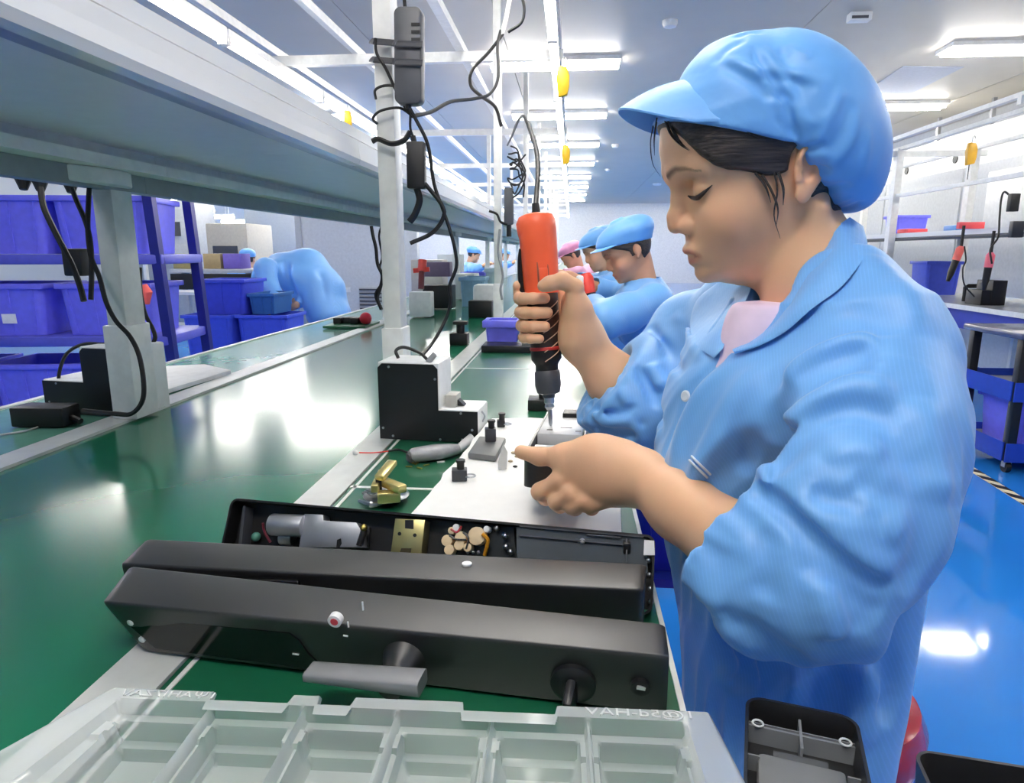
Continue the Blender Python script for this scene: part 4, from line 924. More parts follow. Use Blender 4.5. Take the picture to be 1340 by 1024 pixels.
# benches with product trays in the back
t = thing('back_bench', 'grey bench with a dark edge in front of the back machines', 'bench', V(-4.0, 7.4, 0))
a, b = atY(222, 352, 7.2), atY(330, 352, 7.2)
MB().bx(a.x, b.x, 7.2, 7.8, a.z - .04, a.z).build('worktop', MACH2, t, bevel=.006)
MB().bx(a.x, b.x, 7.2, 7.24, a.z - .22, a.z - .05).build('dark_apron', BLACKM, t)
for x in (a.x + .1, b.x - .1): MB().bx(x - .03, x + .03, 7.3, 7.36, 0, a.z - .04).build('leg', MACH, t)
zb_ = a.z
for k, (u, c_, lab) in enumerate(((250, (150, 140, 96), 'olive box on the back bench at the left'), (285, (170, 150, 110), 'tan carton on the back bench in the middle'), (306, (112, 96, 190), 'violet tray on the back bench beside the woman'))):
    p = atY(u, 345, 7.45); simple('bench_box', lab, 'box', V(p.x + .04 * (k - 1), 7.45, zb_ + .085), (.20, .25, .165), mat('bench_box_%d' % k, c_, .5))
a, b = atY(225, 382, 6.6), atY(262, 382, 6.6)
t = thing('wire_shelf', 'low white shelf left of the stacked storage crates', 'shelf', V((a.x + b.x) / 2, 6.7, 0))
for z in (a.z, a.z - .35): MB().bx(a.x - .3, b.x, 6.6, 7.0, z - .03, z).build('shelf_board', WHITE, t)
for x in (a.x - .28, b.x - .02): MB().bx(x - .015, x + .015, 6.62, 6.66, 0, a.z + .4).build('post', WHITE, t)
# white partition with louvre behind the bending worker
a, b = atY(392, 300, 8.2), atY(545, 300, 8.2)
t = thing('partition_wall', 'smooth pale grey partition behind the bending worker', 'partition', V((a.x + b.x) / 2, 8.3, 0))
MB().bx(a.x, b.x, 8.2, 8.32, 0, 2.3).build('panel', mat('partition_grey', (205, 209, 212), .5), t)
MB().bx(a.x - .05, a.x + .02, 8.18, 8.34, 0, 2.3).build('edge_post', MACH2, t)
c0, c1 = atY(470, 376, 8.19), atY(500, 406, 8.19)
lv_ = MB().bx(c0.x, c1.x + .1, 8.17, 8.2, c1.z, c0.z).build('louvre', MACH2, t)
m = MB()
for k in range(6): z = c1.z + (c0.z - c1.z) * (k + .5) / 6; m.bx(c0.x + .01, c1.x + .09, 8.155, 8.172, z - .008, z + .008)
m.build('slats', DARK, lv_)
p = atY(452, 379, 8.19); MB().bx(p.x - .06, p.x + .06, 8.185, 8.2, p.z - .03, p.z + .03).build('socket', WPLASTIC, t)
# boards on the side bench before the middle post
p = atZ(475, 424, T)
t = thing('circuit_tray', 'green circuit board with black parts and a red knob left of the middle post', 'circuit board', V(p.x, p.y, T))
MB().box(V(p.x - .02, p.y - .12, T + .010), (.22, .26, .012)).build('board', mat('pcb_green', (30, 92, 60), .4), t)
for k in range(4): MB().box(V(p.x - .09 + .045 * k, p.y - .12 + .02 * (k % 2), T + .032), (.04, .07, .032)).build('module', BLACK, t, bevel=.004)
MB().ball(V(p.x + .06, p.y - .14, T + .045), .032, 12, 8).build('red_knob', mat('knob_red', (200, 40, 60), .35), t, smooth=True)
# far benches' line lamps seen under the shelf
for k, (u0, u1, v, y) in enumerate(((225, 262, 263, 11), (238, 280, 276, 12), (262, 306, 284, 13), (290, 330, 290, 14), (225, 250, 288, 12.5), (318, 345, 292, 15))):
    a, b = atY(u0, v, y), atY(u1, v, y)
    t = thing('hall_tube_light', 'tube light hanging far back at the left, %s of its cluster' % ORD[k], 'tube light', (a + b) / 2, 0, 'tube lights far back at the left')
    MB().bx(a.x, b.x, y - .03, y + .03, a.z + .03, a.z + .06).build('housing', LEDM, t)
    MB().cyl((a.x, y, a.z), (b.x, y, a.z), .03, n=8).build('tube', TUBEL, t)
    for x in (a.x + .1, b.x - .1): MB().bx(x - .006, x + .006, y - .006, y + .006, a.z + .06, CEIL).build('rod', LEDM, t)
# ------------------------------------------------------------------ along the line, in the distance
def translucent_box(label, u0, u1, v0, v1, d, m_, nm='storage_crate'):
    return fc(nm, label, u0, u1, v0, v1, d, m_, .3, T + .0015)
BLF = mat('pale_blue_plastic', (150, 190, 220), .35)
translucent_box('violet crate on the conveyor in front of the far worker', 604, 633, 350, 378, 6.2, CRATE)
translucent_box('pale blue tote on the conveyor below the violet crate', 603, 634, 382, 420, 4.8, BLF, 'tote_box')
translucent_box('pale blue tote standing behind the second post', 636, 652, 366, 412, 5.0, mat('paler_tote', (186, 208, 214), .35), 'tote_box')
for k, (u, v, d, w, h, c_, lab) in enumerate(((562, 340, 6.5, .3, .3, (196, 190, 180), 'tan machine on the side bench far beyond the post'), (590, 335, 7.5, .25, .35, (205, 212, 214), 'white rack on the side bench far down the line'),
                                            (612, 410, 5.6, .16, .2, (222, 226, 222), 'white box by the conveyor beyond the press'))):
    p = atD(u, v, d); simple('line_box', lab, 'box', V(p.x, p.y, T + .01 + h / 2), (w, .3, h), mat('line_box_%d' % k, c_, .45))
# ------------------------------------------------------------------ the right hand line
RX = 2.85
t = thing('right_workbench', 'pale workbench with a white edge along the right hand line', 'workbench', V(3.2, 3, 0))
MB().bx(RX, 3.75, 1.0, 16, T - .03, T).build('worktop', mat('bench_grey_top', (198, 202, 204), .25), t)
MB().bx(RX - .006, RX, 1.0, 16, T - .03, T + .004).build('edge_trim', WHITE, t)
MB().bx(RX + .03, RX + .06, 1.0, 16, T - .17, T - .03).build('apron', BLUEMETAL, t)
for y in np.arange(1.4, 16, 2.25):
    for x in (RX + .08, 3.68): MB().bx(x - .02, x + .02, y - .02, y + .02, 0, T - .03).build('leg', WHITE, t)
t = thing('steel_rack', 'white steel frame standing on the right hand workbench', 'frame', V(RX + .1, 4, T))
for y in (2.2, 4.45, 6.7, 8.95, 11.2):
    for x in (RX + .10, 3.6): MB().bx(x - .03, x + .03, y - .04, y + .04, T + .001, 2.05).build('post', WHITE, t)
    MB().bx(RX - .25, 3.7, y - .02, y + .02, 1.98, 2.03).build('crossbeam', WHITE, t)
for x in (RX - .2, RX + .1, 3.6): MB().bx(x - .02, x + .02, 1.5, 14, 2.031, 2.06).build('rail', WHITE, t)
MB().bx(RX + .09, RX + .13, 1.5, 14, 1.62, 1.65).build('rail', WHITE, t)
t = thing('right_line_shelf', 'white shelf board above the right hand workbench', 'shelf', V(3.2, 3, 1.26))
MB().bx(RX + .135, 3.56, 2.25, 12, 1.262, 1.30).build('board', FASC, t)
MB().bx(RX + .135, 3.56, 2.25, 12, 1.25, 1.2615).build('dark_edge', DARK, t)
t = thing('panel_partition', 'tall white wall of panels behind the right hand workbench', 'partition', V(4.2, 6, 0))
for k, y in enumerate((4.2, 6.0, 7.8, 9.6)): MB().bx(4.1, 4.16, y, y + 1.76, 0, 2.0).build('panel', mat('panel_white', (204, 207, 209), .45), t)
MB().bx(4.08, 4.1, 4.4, 4.9, 1.1, 1.7).build('grey_board', mat('board_blue_grey', (150, 158, 180), .5), t)
MB().bx(4.08, 4.1, 6.2, 7.3, 1.35, 1.9).build('hood', WHITE, t, bevel=.004)
balancer(1270, 202, RX + .05, 'amber tool balancer hanging over the right hand line', 1.1, mat('amber_plastic', (226, 172, 48), .4))
# hanging drivers
def hanging_driver(u, v, d, label, m_, L=.20, tilt=.2):
    p = atD(u, v, d); t = thing('hanging_screwdriver', label, 'screwdriver', p)
    dx = V(-tilt * .5, 0, -1).normalized()
    MB().tube([p, p + dx * .02, p + dx * .1], [.014, .028, .026], 12).build('housing', m_, t, smooth=True)
    MB().tube([p + dx * .1, p + dx * .19, p + dx * .25], [.024, .022, .012], 12).build('grip', BLACK, t, smooth=True)
    MB().tube([p, p + V(0, 0, .08), p + V(0, 0, .14)], .01, 6).build('cord', CABLE, t)
    return t
hanging_driver(1258, 322, 4.7, 'coral and black electric screwdriver hanging over the right bench', mat('coral_plastic', (240, 110, 100), .4), tilt=.5)
hanging_driver(1297, 330, 4.5, 'pink electric screwdriver hanging left of the right post', mat('pink_plastic', (238, 110, 130), .4), tilt=.1)
p = atD(1289, 396, 5.0)
t = thing('tester_box', 'black stepped tester on the right hand bench below the pink screwdriver', 'tester', V(p.x, p.y, T))
MB().bx(p.x - .02, p.x + .08, p.y - .1, p.y + .1, T + .001, T + .18).build('body', BLACK, t, bevel=.004)
MB().bx(p.x - .09, p.x - .021, p.y - .1, p.y + .1, T + .001, T + .11).build('step', BLACK, t, bevel=.004)
p = atD(1264, 375, 5.3)
tag(MB().tube([V(p.x, p.y, T + .001), V(p.x, p.y, T + .11), V(p.x + .02, p.y, T + .12), V(p.x + .09, p.y, T + .12)], .018, 8).build('test_arm', BLACK), 'black bent arm standing left of the black tester on the right bench', 'arm')
cable('bench_cable', 'thin black cable from the coral screwdriver down to the right bench', [atD(u, v, 4.6) for u, v in ((1262, 322), (1264, 340), (1260, 352), (1262, 372), (1275, 388))], .005)
cable('bench_cable', 'black cable arching over the adapter on the right post', [atD(u, v, 4.3) for u, v in ((1322, 256), (1314, 251), (1310, 262), (1308, 285), (1306, 310), (1296, 326), (1298, 345))], .006)
p = atD(1326, 265, 4.25)
tag(MB().box(p, (.055, .04, .11)).build('power_adapter', BLACK, bevel=.004), 'black adapter fixed to the right hand post', 'power adapter')
p = atD(1330, 300, 4.2)
tag(MB().box(p, (.07, .04, .1)).build('socket_block', mat('dark_socket', (40, 42, 50), .4), bevel=.004), 'dark socket block below the adapter on the right post', 'socket')
p = atD(1270, 295, 5.0); q = 1.30
tag(MB().bx(p.x - .09, p.x + .09, p.y - .02, p.y + .02, q + .001, q + .05).build('red_sign', mat('sign_coral', (238, 86, 92), .5), bevel=.003), 'small coral red sign standing on the right line shelf', 'sign')
p = atD(1165, 306, 6.2)
tag(MB().bx(p.x + .10, p.x + .28, p.y - .1, p.y + .1, q + .001, q + .04).build('red_tray', mat('tray_coral', (238, 86, 92), .5), bevel=.01), 'small red tray on the right line shelf beside the blue cap', 'tray')
p = atD(1186, 287, 6.6)
bin_('shelf_crate', 'violet crate on the right line shelf behind the worker\'s cap', V(p.x, p.y, 1.301), .3, .26, .18, CRATE, 0, None, 'crate', ribs=2)
p = atD(1182, 333, 6.2)
bin_('bench_crate', 'blue crate on the right bench under the shelf, behind the shoulder', V(p.x + .3, p.y, T + .001), .3, .3, .3, CRATE2, 0, None, 'crate', ribs=2)
p = atD(1257, 288, 5.6)
tag(MB().bx(p.x - .08, p.x + .08, p.y - .1, p.y + .1, q + .001, q + .05).build('blue_tray', mat('tray_blue', (70, 130, 200), .4), bevel=.01), 'small blue tray on the right line shelf left of the red sign', 'tray')
# racks at the right edge: violet crates behind the post
t = thing('right_rack', 'blue rack with violet crates at the right edge behind the post', 'rack', V(3.95, 4.2, 0))
for z in (.35, .78, 1.2): MB().bx(3.78, 4.06, 3.0, 4.15, z - .04, z).build('shelf', BLUEMETAL, t)
for y in (3.04, 4.11):
    for x in (3.8, 4.04): MB().bx(x - .02, x + .02, y - .02, y + .02, 0, 1.7).build('post', BLUEMETAL, t)
for k, (y, z) in enumerate(((3.35, .781), (3.85, .781), (3.35, 1.201), (3.85, 1.201))):
    bin_('rack_crate', ['violet crate on the middle shelf of the right rack, near one', 'violet crate on the middle shelf of the right rack, far one', 'violet crate on the top shelf of the right rack, near one', 'violet crate on the top shelf of the right rack, far one'][k], V(3.92, y, z), .26, .44, .26, CRATE, 0, 'crates on the right rack', 'crate', ribs=2)
# tool cart
a = atZ(1315, 617, 0); 
t = thing('tool_cart', 'black and blue tool cart with shelves standing on the blue floor at right', 'cart', V(a.x + .28, a.y + .22, 0))
cx0, cx1, cy0, cy1 = a.x, a.x + .46, a.y, a.y + .42
for x, y in ((cx0, cy0), (cx1, cy0), (cx0, cy1), (cx1, cy1)):
    MB().bx(x - .022, x + .022, y - .022, y + .022, .06, .70).build('post', BLACKM, t, bevel=.002)
    MB().cyl((x - .012, y, .03), (x + .012, y, .03), .03, n=14).build('caster', BLACK, t)
    MB().bx(x - .016, x + .016, y - .016, y + .016, .028, .062).build('caster_fork', STEEL, t)
MB().bx(cx0 - .05, cx1 + .05, cy0 - .05, cy1 + .05, .70, .735).build('top', mat('cart_top', (84, 90, 120), .25), t, bevel=.012)
BLUEP = mat('cart_blue', (36, 70, 186), .35)
for z in (.44, .12):
    MB().bx(cx0 - .02, cx1 + .02, cy0 - .02, cy1 + .02, z - .008, z).build('shelf_plate', mat('shelf_grey', (150, 152, 156), .4), t)
    for x0, x1, y0, y1 in ((cx0 - .03, cx1 + .03, cy0 - .03, cy0 - .023), (cx0 - .03, cx1 + .03, cy1 + .023, cy1 + .03), (cx0 - .03, cx0 - .0235, cy0, cy1), (cx1 + .0235, cx1 + .03, cy0, cy1)):
        MB().bx(x0, x1, y0, y1, z - .06, z + .04).build('shelf_rim', BLUEP, t)
bin_('cart_crate', 'violet crate on the bottom shelf of the tool cart', V(cx0 + .23, cy0 + .2, .121), .38, .34, .25, CRATE, 0, None, 'crate', ribs=3)
# crate on a low stand beyond the work place
p = atD(838, 588, 1.55)
t = thing('low_stand', 'low blue stand on the floor right of the workbench carrying a crate', 'stand', V(p.x, p.y, 0))
MB().bx(.12, .56, p.y - .15, p.y + .25, .42, .44).build('top', BLUEMETAL, t)
for x in (.14, .54):
    for y in (p.y - .13, p.y + .23): MB().bx(x - .015, x + .015, y - .015, y + .015, 0, .42).build('leg', BLACKM, t)
bin_('floor_crate', 'deep blue crate on a low stand right of the white platform', V(.34, p.y + .05, .4405), .40, .36, .22, mat('navy_crate', (34, 44, 176), .4), 0, None, 'crate', ribs=3)
# ------------------------------------------------------------------ organic surfaces: distance fields turned into one mesh
f32 = np.float32
def A3(p): return np.array(p, dtype=f32)
class Field:
    """a list of blended solids; ev(P) = signed distance-like value"""
    def __init__(s): s.ops = []
    def _add(s, fn, c, R, op, k): s.ops.append((fn, A3(c), float(R), op, float(k))); return s
    def ball(s, c, r, k=0.01, op='U'):
        c = A3(c); return s._add(lambda P: np.sqrt(((P - c) ** 2).sum(1)) - r, c, r, op, k)
    def cone(s, a, b, ra, rb=None, k=0.01, op='U'):
        a, b = A3(a), A3(b); rb = ra if rb is None else rb; ab = b - a; L2 = max(float(ab @ ab), 1e-12)
        def fn(P):
            q = P - a; t = np.clip((q @ ab) / L2, 0, 1); return np.sqrt(((q - t[:, None] * ab) ** 2).sum(1)) - (ra + (rb - ra) * t)
        return s._add(fn, (a + b) / 2, np.linalg.norm(ab) / 2 + max(ra, rb), op, k)
    def chain(s, pts, rad, k=0.006, op='U', kj=None):
        """round tube through pts (smooth path, linear radii), added as one solid"""
        P_ = [A3(p) for p in pts]
        segs = [(P_[i], P_[i + 1] - P_[i], max(float(((P_[i + 1] - P_[i]) ** 2).sum()), 1e-12), rad[i], rad[i + 1]) for i in range(len(P_) - 1)]
        def fn(P):
            d = None
            for a, ab, L2, r0, r1 in segs:
                q = P - a; t = np.clip((q @ ab) / L2, 0, 1); e = np.sqrt(((q - t[:, None] * ab) ** 2).sum(1)) - (r0 + (r1 - r0) * t)
                if d is None: d = e
                elif kj: h = np.maximum(kj - np.abs(d - e), 0) / kj; d = np.minimum(d, e) - h * h * kj / 4
                else: d = np.minimum(d, e)
            return d
        Q = np.array(P_); c = (Q.min(0) + Q.max(0)) / 2
        return s._add(fn, c, np.sqrt(((Q - c) ** 2).sum(1)).max() + max(rad), op, k)
    def ell(s, c, r, R=None, k=0.01, op='U'):
        c = A3(c); r = A3(r); Rm = np.eye(3, dtype=f32) if R is None else np.array(R, dtype=f32)   # rows = axes
        def fn(P):
            q = (P - c) @ Rm.T; k0 = np.sqrt(((q / r) ** 2).sum(1)); k1 = np.sqrt(((q / (r * r)) ** 2).sum(1)) + 1e-9
            return k0 * (k0 - 1) / k1
        return s._add(fn, c, float(r.max()), op, k)
    def func(s, fn, c, R, k=0.01, op='U'): return s._add(fn, c, R, op, k)
    def ev(s, P, c=None, rad=None):
        P = np.asarray(P, dtype=f32); d = None
        for fn, oc, R, op, k in s.ops:
            if c is not None and op != 'D' and np.linalg.norm(oc - c) - R - rad > max(0.035, k * 1.5):
                if d is None and op == 'U': d = np.full(len(P), max(0.03, np.linalg.norm(oc - c) - R - rad), f32)
                continue
            if op == 'D':                     # displacement
                if c is not None and np.linalg.norm(oc - c) - R - rad > 0: continue
                if d is not None: d = d - fn(P)
                continue
            e = fn(P).astype(f32)
            if d is None: d = e; continue
            if op == 'U': h = np.maximum(k - np.abs(d - e), 0) / k; d = np.minimum(d, e) - h * h * k / 4
            elif op == 'S': h = np.maximum(k - np.abs(d + e), 0) / k; d = np.maximum(d, -e) + h * h * k / 4
            elif op == 'I': h = np.maximum(k - np.abs(d - e), 0) / k; d = np.maximum(d, e) + h * h * k / 4
        return d
    def fold(s, pts, w, amp, taper=True, both=False):
        P_ = [A3(p) for p in spline([Vector(map(float, p)) for p in pts], 5)]
        n = len(P_) - 1
        def fn(P):
            best = np.full(len(P), 1e9, f32); tt = np.zeros(len(P), f32)
            for i in range(n):
                a = P_[i]; ab = P_[i + 1] - a; L2 = max(float(ab @ ab), 1e-12); q = P - a; t = np.clip((q @ ab) / L2, 0, 1)
                e = ((q - t[:, None] * ab) ** 2).sum(1); m = e < best; best = np.where(m, e, best); tt = np.where(m, (i + t) / n, tt)
            g = np.exp(-best / (w * w))
            if taper: g = g * np.clip(4 * tt * (1 - tt) * 1.6, 0, 1)
            return (amp * g).astype(f32)
        Q = np.array(P_); c = (Q.min(0) + Q.max(0)) / 2
        return s._add(fn, c, np.sqrt(((Q - c) ** 2).sum(1)).max() + w * 2.6, 'D', 0)
    def trace(s, u, v, d0=0.45, d1=2.0):
        """where the photo ray (u,v) first meets the surface"""
        r = np.array(_ray(u, v)); t = d0; L = np.linalg.norm(r)
        for _ in range(160):
            p = (_C + r * t).astype(f32); d = float(s.ev(p[None, :], p, 0.012)[0])
            if d < 0.0008: return Vector([float(x) for x in p])
            t += max(0.0008, d * 0.7) / L
            if t > d1: return None
        return Vector([float(x) for x in p])
def surface_nets(field, lo, hi, h, B=20):
    lo = np.array(lo, float); hi = np.array(hi, float)
    n = np.ceil((hi - lo) / h).astype(int) + 1; nb = (n + B - 1) // B; n = nb * B + 1
    G = np.full(n, 1.0, f32)
    ax = np.arange(B + 1) * h
    off = np.stack(np.meshgrid(ax, ax, ax, indexing='ij'), -1).reshape(-1, 3).astype(f32)
    br = B * h * 0.8661
    cs = np.stack(np.meshgrid(*[np.arange(k) for k in nb], indexing='ij'), -1).reshape(-1, 3)
    for b in cs:
        o = lo + b * B * h; c = (o + B * h / 2).astype(f32)
        d = field.ev(c[None, :], c, br * 0)[0]
        sl = tuple(slice(k * B, k * B + B + 1) for k in b)
        if abs(d) > br * 2.0 + 0.012: 
            if d < 0: G[sl] = -1.0
            continue
        G[sl] = field.ev(off + o.astype(f32), c, br).reshape(B + 1, B + 1, B + 1)
    S = G < 0
    cnt = np.zeros(tuple(n - 1), np.int8)
    for i in (0, 1):
        for j in (0, 1):
            for k in (0, 1): cnt += S[i:n[0] - 1 + i, j:n[1] - 1 + j, k:n[2] - 1 + k]
    act = np.argwhere((cnt > 0) & (cnt < 8))
    idx = -np.ones(tuple(n - 1), np.int32); idx[tuple(act.T)] = np.arange(len(act))
    acc = np.zeros((len(act), 3)); w = np.zeros(len(act))
    cor = [(i, j, k) for i in (0, 1) for j in (0, 1) for k in (0, 1)]
    val = {c: G[act[:, 0] + c[0], act[:, 1] + c[1], act[:, 2] + c[2]] for c in cor}
    for a in cor:
        for ax_ in range(3):
            if a[ax_]: continue
            b = list(a); b[ax_] = 1; b = tuple(b); va, vb = val[a], val[b]; m = (va < 0) != (vb < 0)
            t = np.where(m, va / np.where(np.abs(va - vb) < 1e-12, 1, va - vb), 0)
            p = np.array(a, float)[None, :].repeat(len(act), 0); p[:, ax_] += t
            acc += p * m[:, None]; w += m
    verts = lo + (act + acc / np.maximum(w, 1)[:, None]) * h
    quads = []
    for ax_ in range(3):
        s0 = [slice(0, None)] * 3; s1 = [slice(0, None)] * 3; s0[ax_] = slice(0, -1); s1[ax_] = slice(1, None)
        A, Bv = S[tuple(s0)], S[tuple(s1)]; e = np.argwhere(A != Bv)
        o1, o2 = (ax_ + 1) % 3, (ax_ + 2) % 3
        e = e[(e[:, o1] > 0) & (e[:, o2] > 0) & (e[:, o1] < n[o1] - 1) & (e[:, o2] < n[o2] - 1)]
        q = []
        for da, db in ((-1, -1), (0, -1), (0, 0), (-1, 0)):
            c = e.copy(); c[:, o1] += da; c[:, o2] += db; q.append(idx[tuple(c.T)])
        q = np.stack(q, 1); flip = ~A[tuple(e.T)]
        q[flip] = q[flip][:, ::-1]; quads.append(q)
    quads = np.concatenate(quads); quads = quads[(quads >= 0).all(1)]
    return verts, quads
def mesh_of(name, verts, faces, m, parent=None, smooth=True):
    me = bpy.data.meshes.new(name); faces = np.asarray(faces)
    inv = MW[parent.name].inverted() if parent is not None else Matrix.Identity(4)
    if parent is not None: verts = verts + np.array(inv.translation)
    me.vertices.add(len(verts)); me.vertices.foreach_set('co', np.asarray(verts, f32).ravel())
    k = faces.shape[1]; me.loops.add(len(faces) * k); me.loops.foreach_set('vertex_index', faces.astype(np.int32).ravel())
    me.polygons.add(len(faces)); me.polygons.foreach_set('loop_start', np.arange(0, len(faces) * k, k, dtype=np.int32))
    me.polygons.foreach_set('loop_total', np.full(len(faces), k, np.int32))
    me.update(calc_edges=True); me.validate()
    me.polygons.foreach_set('use_smooth', np.ones(len(me.polygons), bool)); me.materials.append(m)
    o = bpy.data.objects.new(name, me); COL.objects.link(o); MW[o.name] = Matrix.Identity(4)
    if parent is not None: o.parent = parent; MW[o.name] = MW[parent.name].copy()
    return o
def keep_biggest(verts, quads, least=200):
    """drops stray specks"""
    par = np.arange(len(verts)); 
    E = np.concatenate([quads[:, [0, 1]], quads[:, [1, 2]], quads[:, [2, 3]]])
    lab = np.arange(len(verts))
    for _ in range(400):
        m = np.minimum(lab[E[:, 0]], lab[E[:, 1]]); old = lab.copy()
        np.minimum.at(lab, E[:, 0], m); np.minimum.at(lab, E[:, 1], m); lab = lab[lab]
        if (lab == old).all(): break
    u, c = np.unique(lab, return_counts=True); good = set(u[c >= least]); g = np.isin(lab, list(good))
    quads = quads[g[quads[:, 0]]]; mp = -np.ones(len(verts), int); mp[g] = np.arange(g.sum())
    return verts[g], mp[quads]
def set_colors(o, cols):
    at = o.data.color_attributes.new('Col', 'FLOAT_COLOR', 'POINT')
    at.data.foreach_set('color', np.concatenate([cols, np.ones((len(cols), 1))], 1).astype(f32).ravel())
def col_mat(name, rough, sss=0.0, bump=0.0, bscale=300, spec=0.5):
    m = bpy.data.materials.new(name); m.use_nodes = True; MATS[name] = m; nt = m.node_tree; b = nt.nodes['Principled BSDF']
    a = nt.nodes.new('ShaderNodeAttribute'); a.attribute_name = 'Col'; tc = nt.nodes.new('ShaderNodeTexCoord')
    nz = nt.nodes.new('ShaderNodeTexNoise'); nz.inputs['Scale'].default_value = 60; nt.links.new(tc.outputs['Object'], nz.inputs['Vector'])
    mx = nt.nodes.new('ShaderNodeMix'); mx.data_type = 'RGBA'; mx.blend_type = 'MULTIPLY'; mx.inputs['Factor'].default_value = 0.06
    nt.links.new(a.outputs['Color'], mx.inputs['A']); nt.links.new(nz.outputs['Fac'], mx.inputs['B']); nt.links.new(mx.outputs['Result'], b.inputs['Base Color'])
    b.inputs['Roughness'].default_value = rough; b.inputs['Specular IOR Level'].default_value = spec
    if sss: b.inputs['Subsurface Weight'].default_value = sss; b.inputs['Subsurface Scale'].default_value = 0.004; b.inputs['Subsurface Radius'].default_value = (1, .35, .2)
    n2 = nt.nodes.new('ShaderNodeTexNoise'); n2.inputs['Scale'].default_value = bscale; nt.links.new(tc.outputs['Object'], n2.inputs['Vector'])
    bp = nt.nodes.new('ShaderNodeBump'); bp.inputs['Strength'].default_value = bump; bp.inputs['Distance'].default_value = 0.001
    nt.links.new(n2.outputs['Fac'], bp.inputs['Height']); nt.links.new(bp.outputs['Normal'], b.inputs['Normal'])
    return m
SKIN = col_mat('skin', 0.48, 0.12, 0.12, 900, 0.35)
def cloth_mat(name, rgb, stripe=0.022, rough=0.45):
    m = bpy.data.materials.new(name); m.use_nodes = True; MATS[name] = m; nt = m.node_tree; b = nt.nodes['Principled BSDF']
    tc = nt.nodes.new('ShaderNodeTexCoord'); wv = nt.nodes.new('ShaderNodeTexWave'); wv.bands_direction = 'X'; wv.inputs['Scale'].default_value = 95; wv.inputs['Distortion'].default_value = 0.5
    mp = nt.nodes.new('ShaderNodeMapping'); mp.inputs['Rotation'].default_value = (0.1, 0.35, 0.5); nt.links.new(tc.outputs['Object'], mp.inputs['Vector']); nt.links.new(mp.outputs['Vector'], wv.inputs['Vector'])
    nz = nt.nodes.new('ShaderNodeTexNoise'); nz.inputs['Scale'].default_value = 9; nt.links.new(tc.outputs['Object'], nz.inputs['Vector'])
    c = lin(rgb)
    rp = nt.nodes.new('ShaderNodeValToRGB'); rp.color_ramp.elements[0].position = 0.0; rp.color_ramp.elements[1].position = 0.35
    rp.color_ramp.elements[0].color = (*[min(1, k * (1 + stripe * 2.2) + stripe * 0.5) for k in c], 1); rp.color_ramp.elements[1].color = (*c, 1)
    nt.links.new(wv.outputs['Fac'], rp.inputs['Fac']); nt.links.new(rp.outputs['Color'], b.inputs['Base Color'])
    b.inputs['Roughness'].default_value = rough; b.inputs['Sheen Weight'].default_value = 0.25; b.inputs['Sheen Roughness'].default_value = 0.4
    b.inputs['Specular IOR Level'].default_value = 0.55
    n2 = nt.nodes.new('ShaderNodeTexNoise'); n2.inputs['Scale'].default_value = 26; n2.inputs['Detail'].default_value = 3; nt.links.new(tc.outputs['Object'], n2.inputs['Vector'])
    bp = nt.nodes.new('ShaderNodeBump'); bp.inputs['Strength'].default_value = 0.22; bp.inputs['Distance'].default_value = 0.006
    nt.links.new(n2.outputs['Fac'], bp.inputs['Height']); nt.links.new(bp.outputs['Normal'], b.inputs['Normal'])
    return m
COAT = cloth_mat('blue_coat_cloth', (118, 180, 244)); CAPM = cloth_mat('blue_cap_cloth', (112, 178, 245), 0.0)
PINK = mat('pink_shirt', (238, 214, 236), 0.7)
def hair_mat(name, rgb):
    m = bpy.data.materials.new(name); m.use_nodes = True; MATS[name] = m; nt = m.node_tree; b = nt.nodes['Principled BSDF']
    tc = nt.nodes.new('ShaderNodeTexCoord'); mp = nt.nodes.new('ShaderNodeMapping'); mp.inputs['Rotation'].default_value = (0, 0.55, 0); mp.inputs['Scale'].default_value = (14, 130, 220)
    nz = nt.nodes.new('ShaderNodeTexNoise'); nz.inputs['Scale'].default_value = 1.6; nz.inputs['Detail'].default_value = 4
    nt.links.new(tc.outputs['Object'], mp.inputs['Vector']); nt.links.new(mp.outputs['Vector'], nz.inputs['Vector'])
    c = lin(rgb); rp = nt.nodes.new('ShaderNodeValToRGB'); rp.color_ramp.elements[0].position = .35; rp.color_ramp.elements[1].position = .7
    rp.color_ramp.elements[0].color = (*[k * 0.45 for k in c], 1); rp.color_ramp.elements[1].color = (*[k * 1.9 for k in c], 1)
    nt.links.new(nz.outputs['Fac'], rp.inputs['Fac']); nt.links.new(rp.outputs['Color'], b.inputs['Base Color'])
    b.inputs['Roughness'].default_value = 0.42
    bp = nt.nodes.new('ShaderNodeBump'); bp.inputs['Strength'].default_value = 0.6; bp.inputs['Distance'].default_value = 0.002
    nt.links.new(nz.outputs['Fac'], bp.inputs['Height']); nt.links.new(bp.outputs['Normal'], b.inputs['Normal'])
    return m
HAIR = hair_mat('dark_hair', (58, 50, 47))
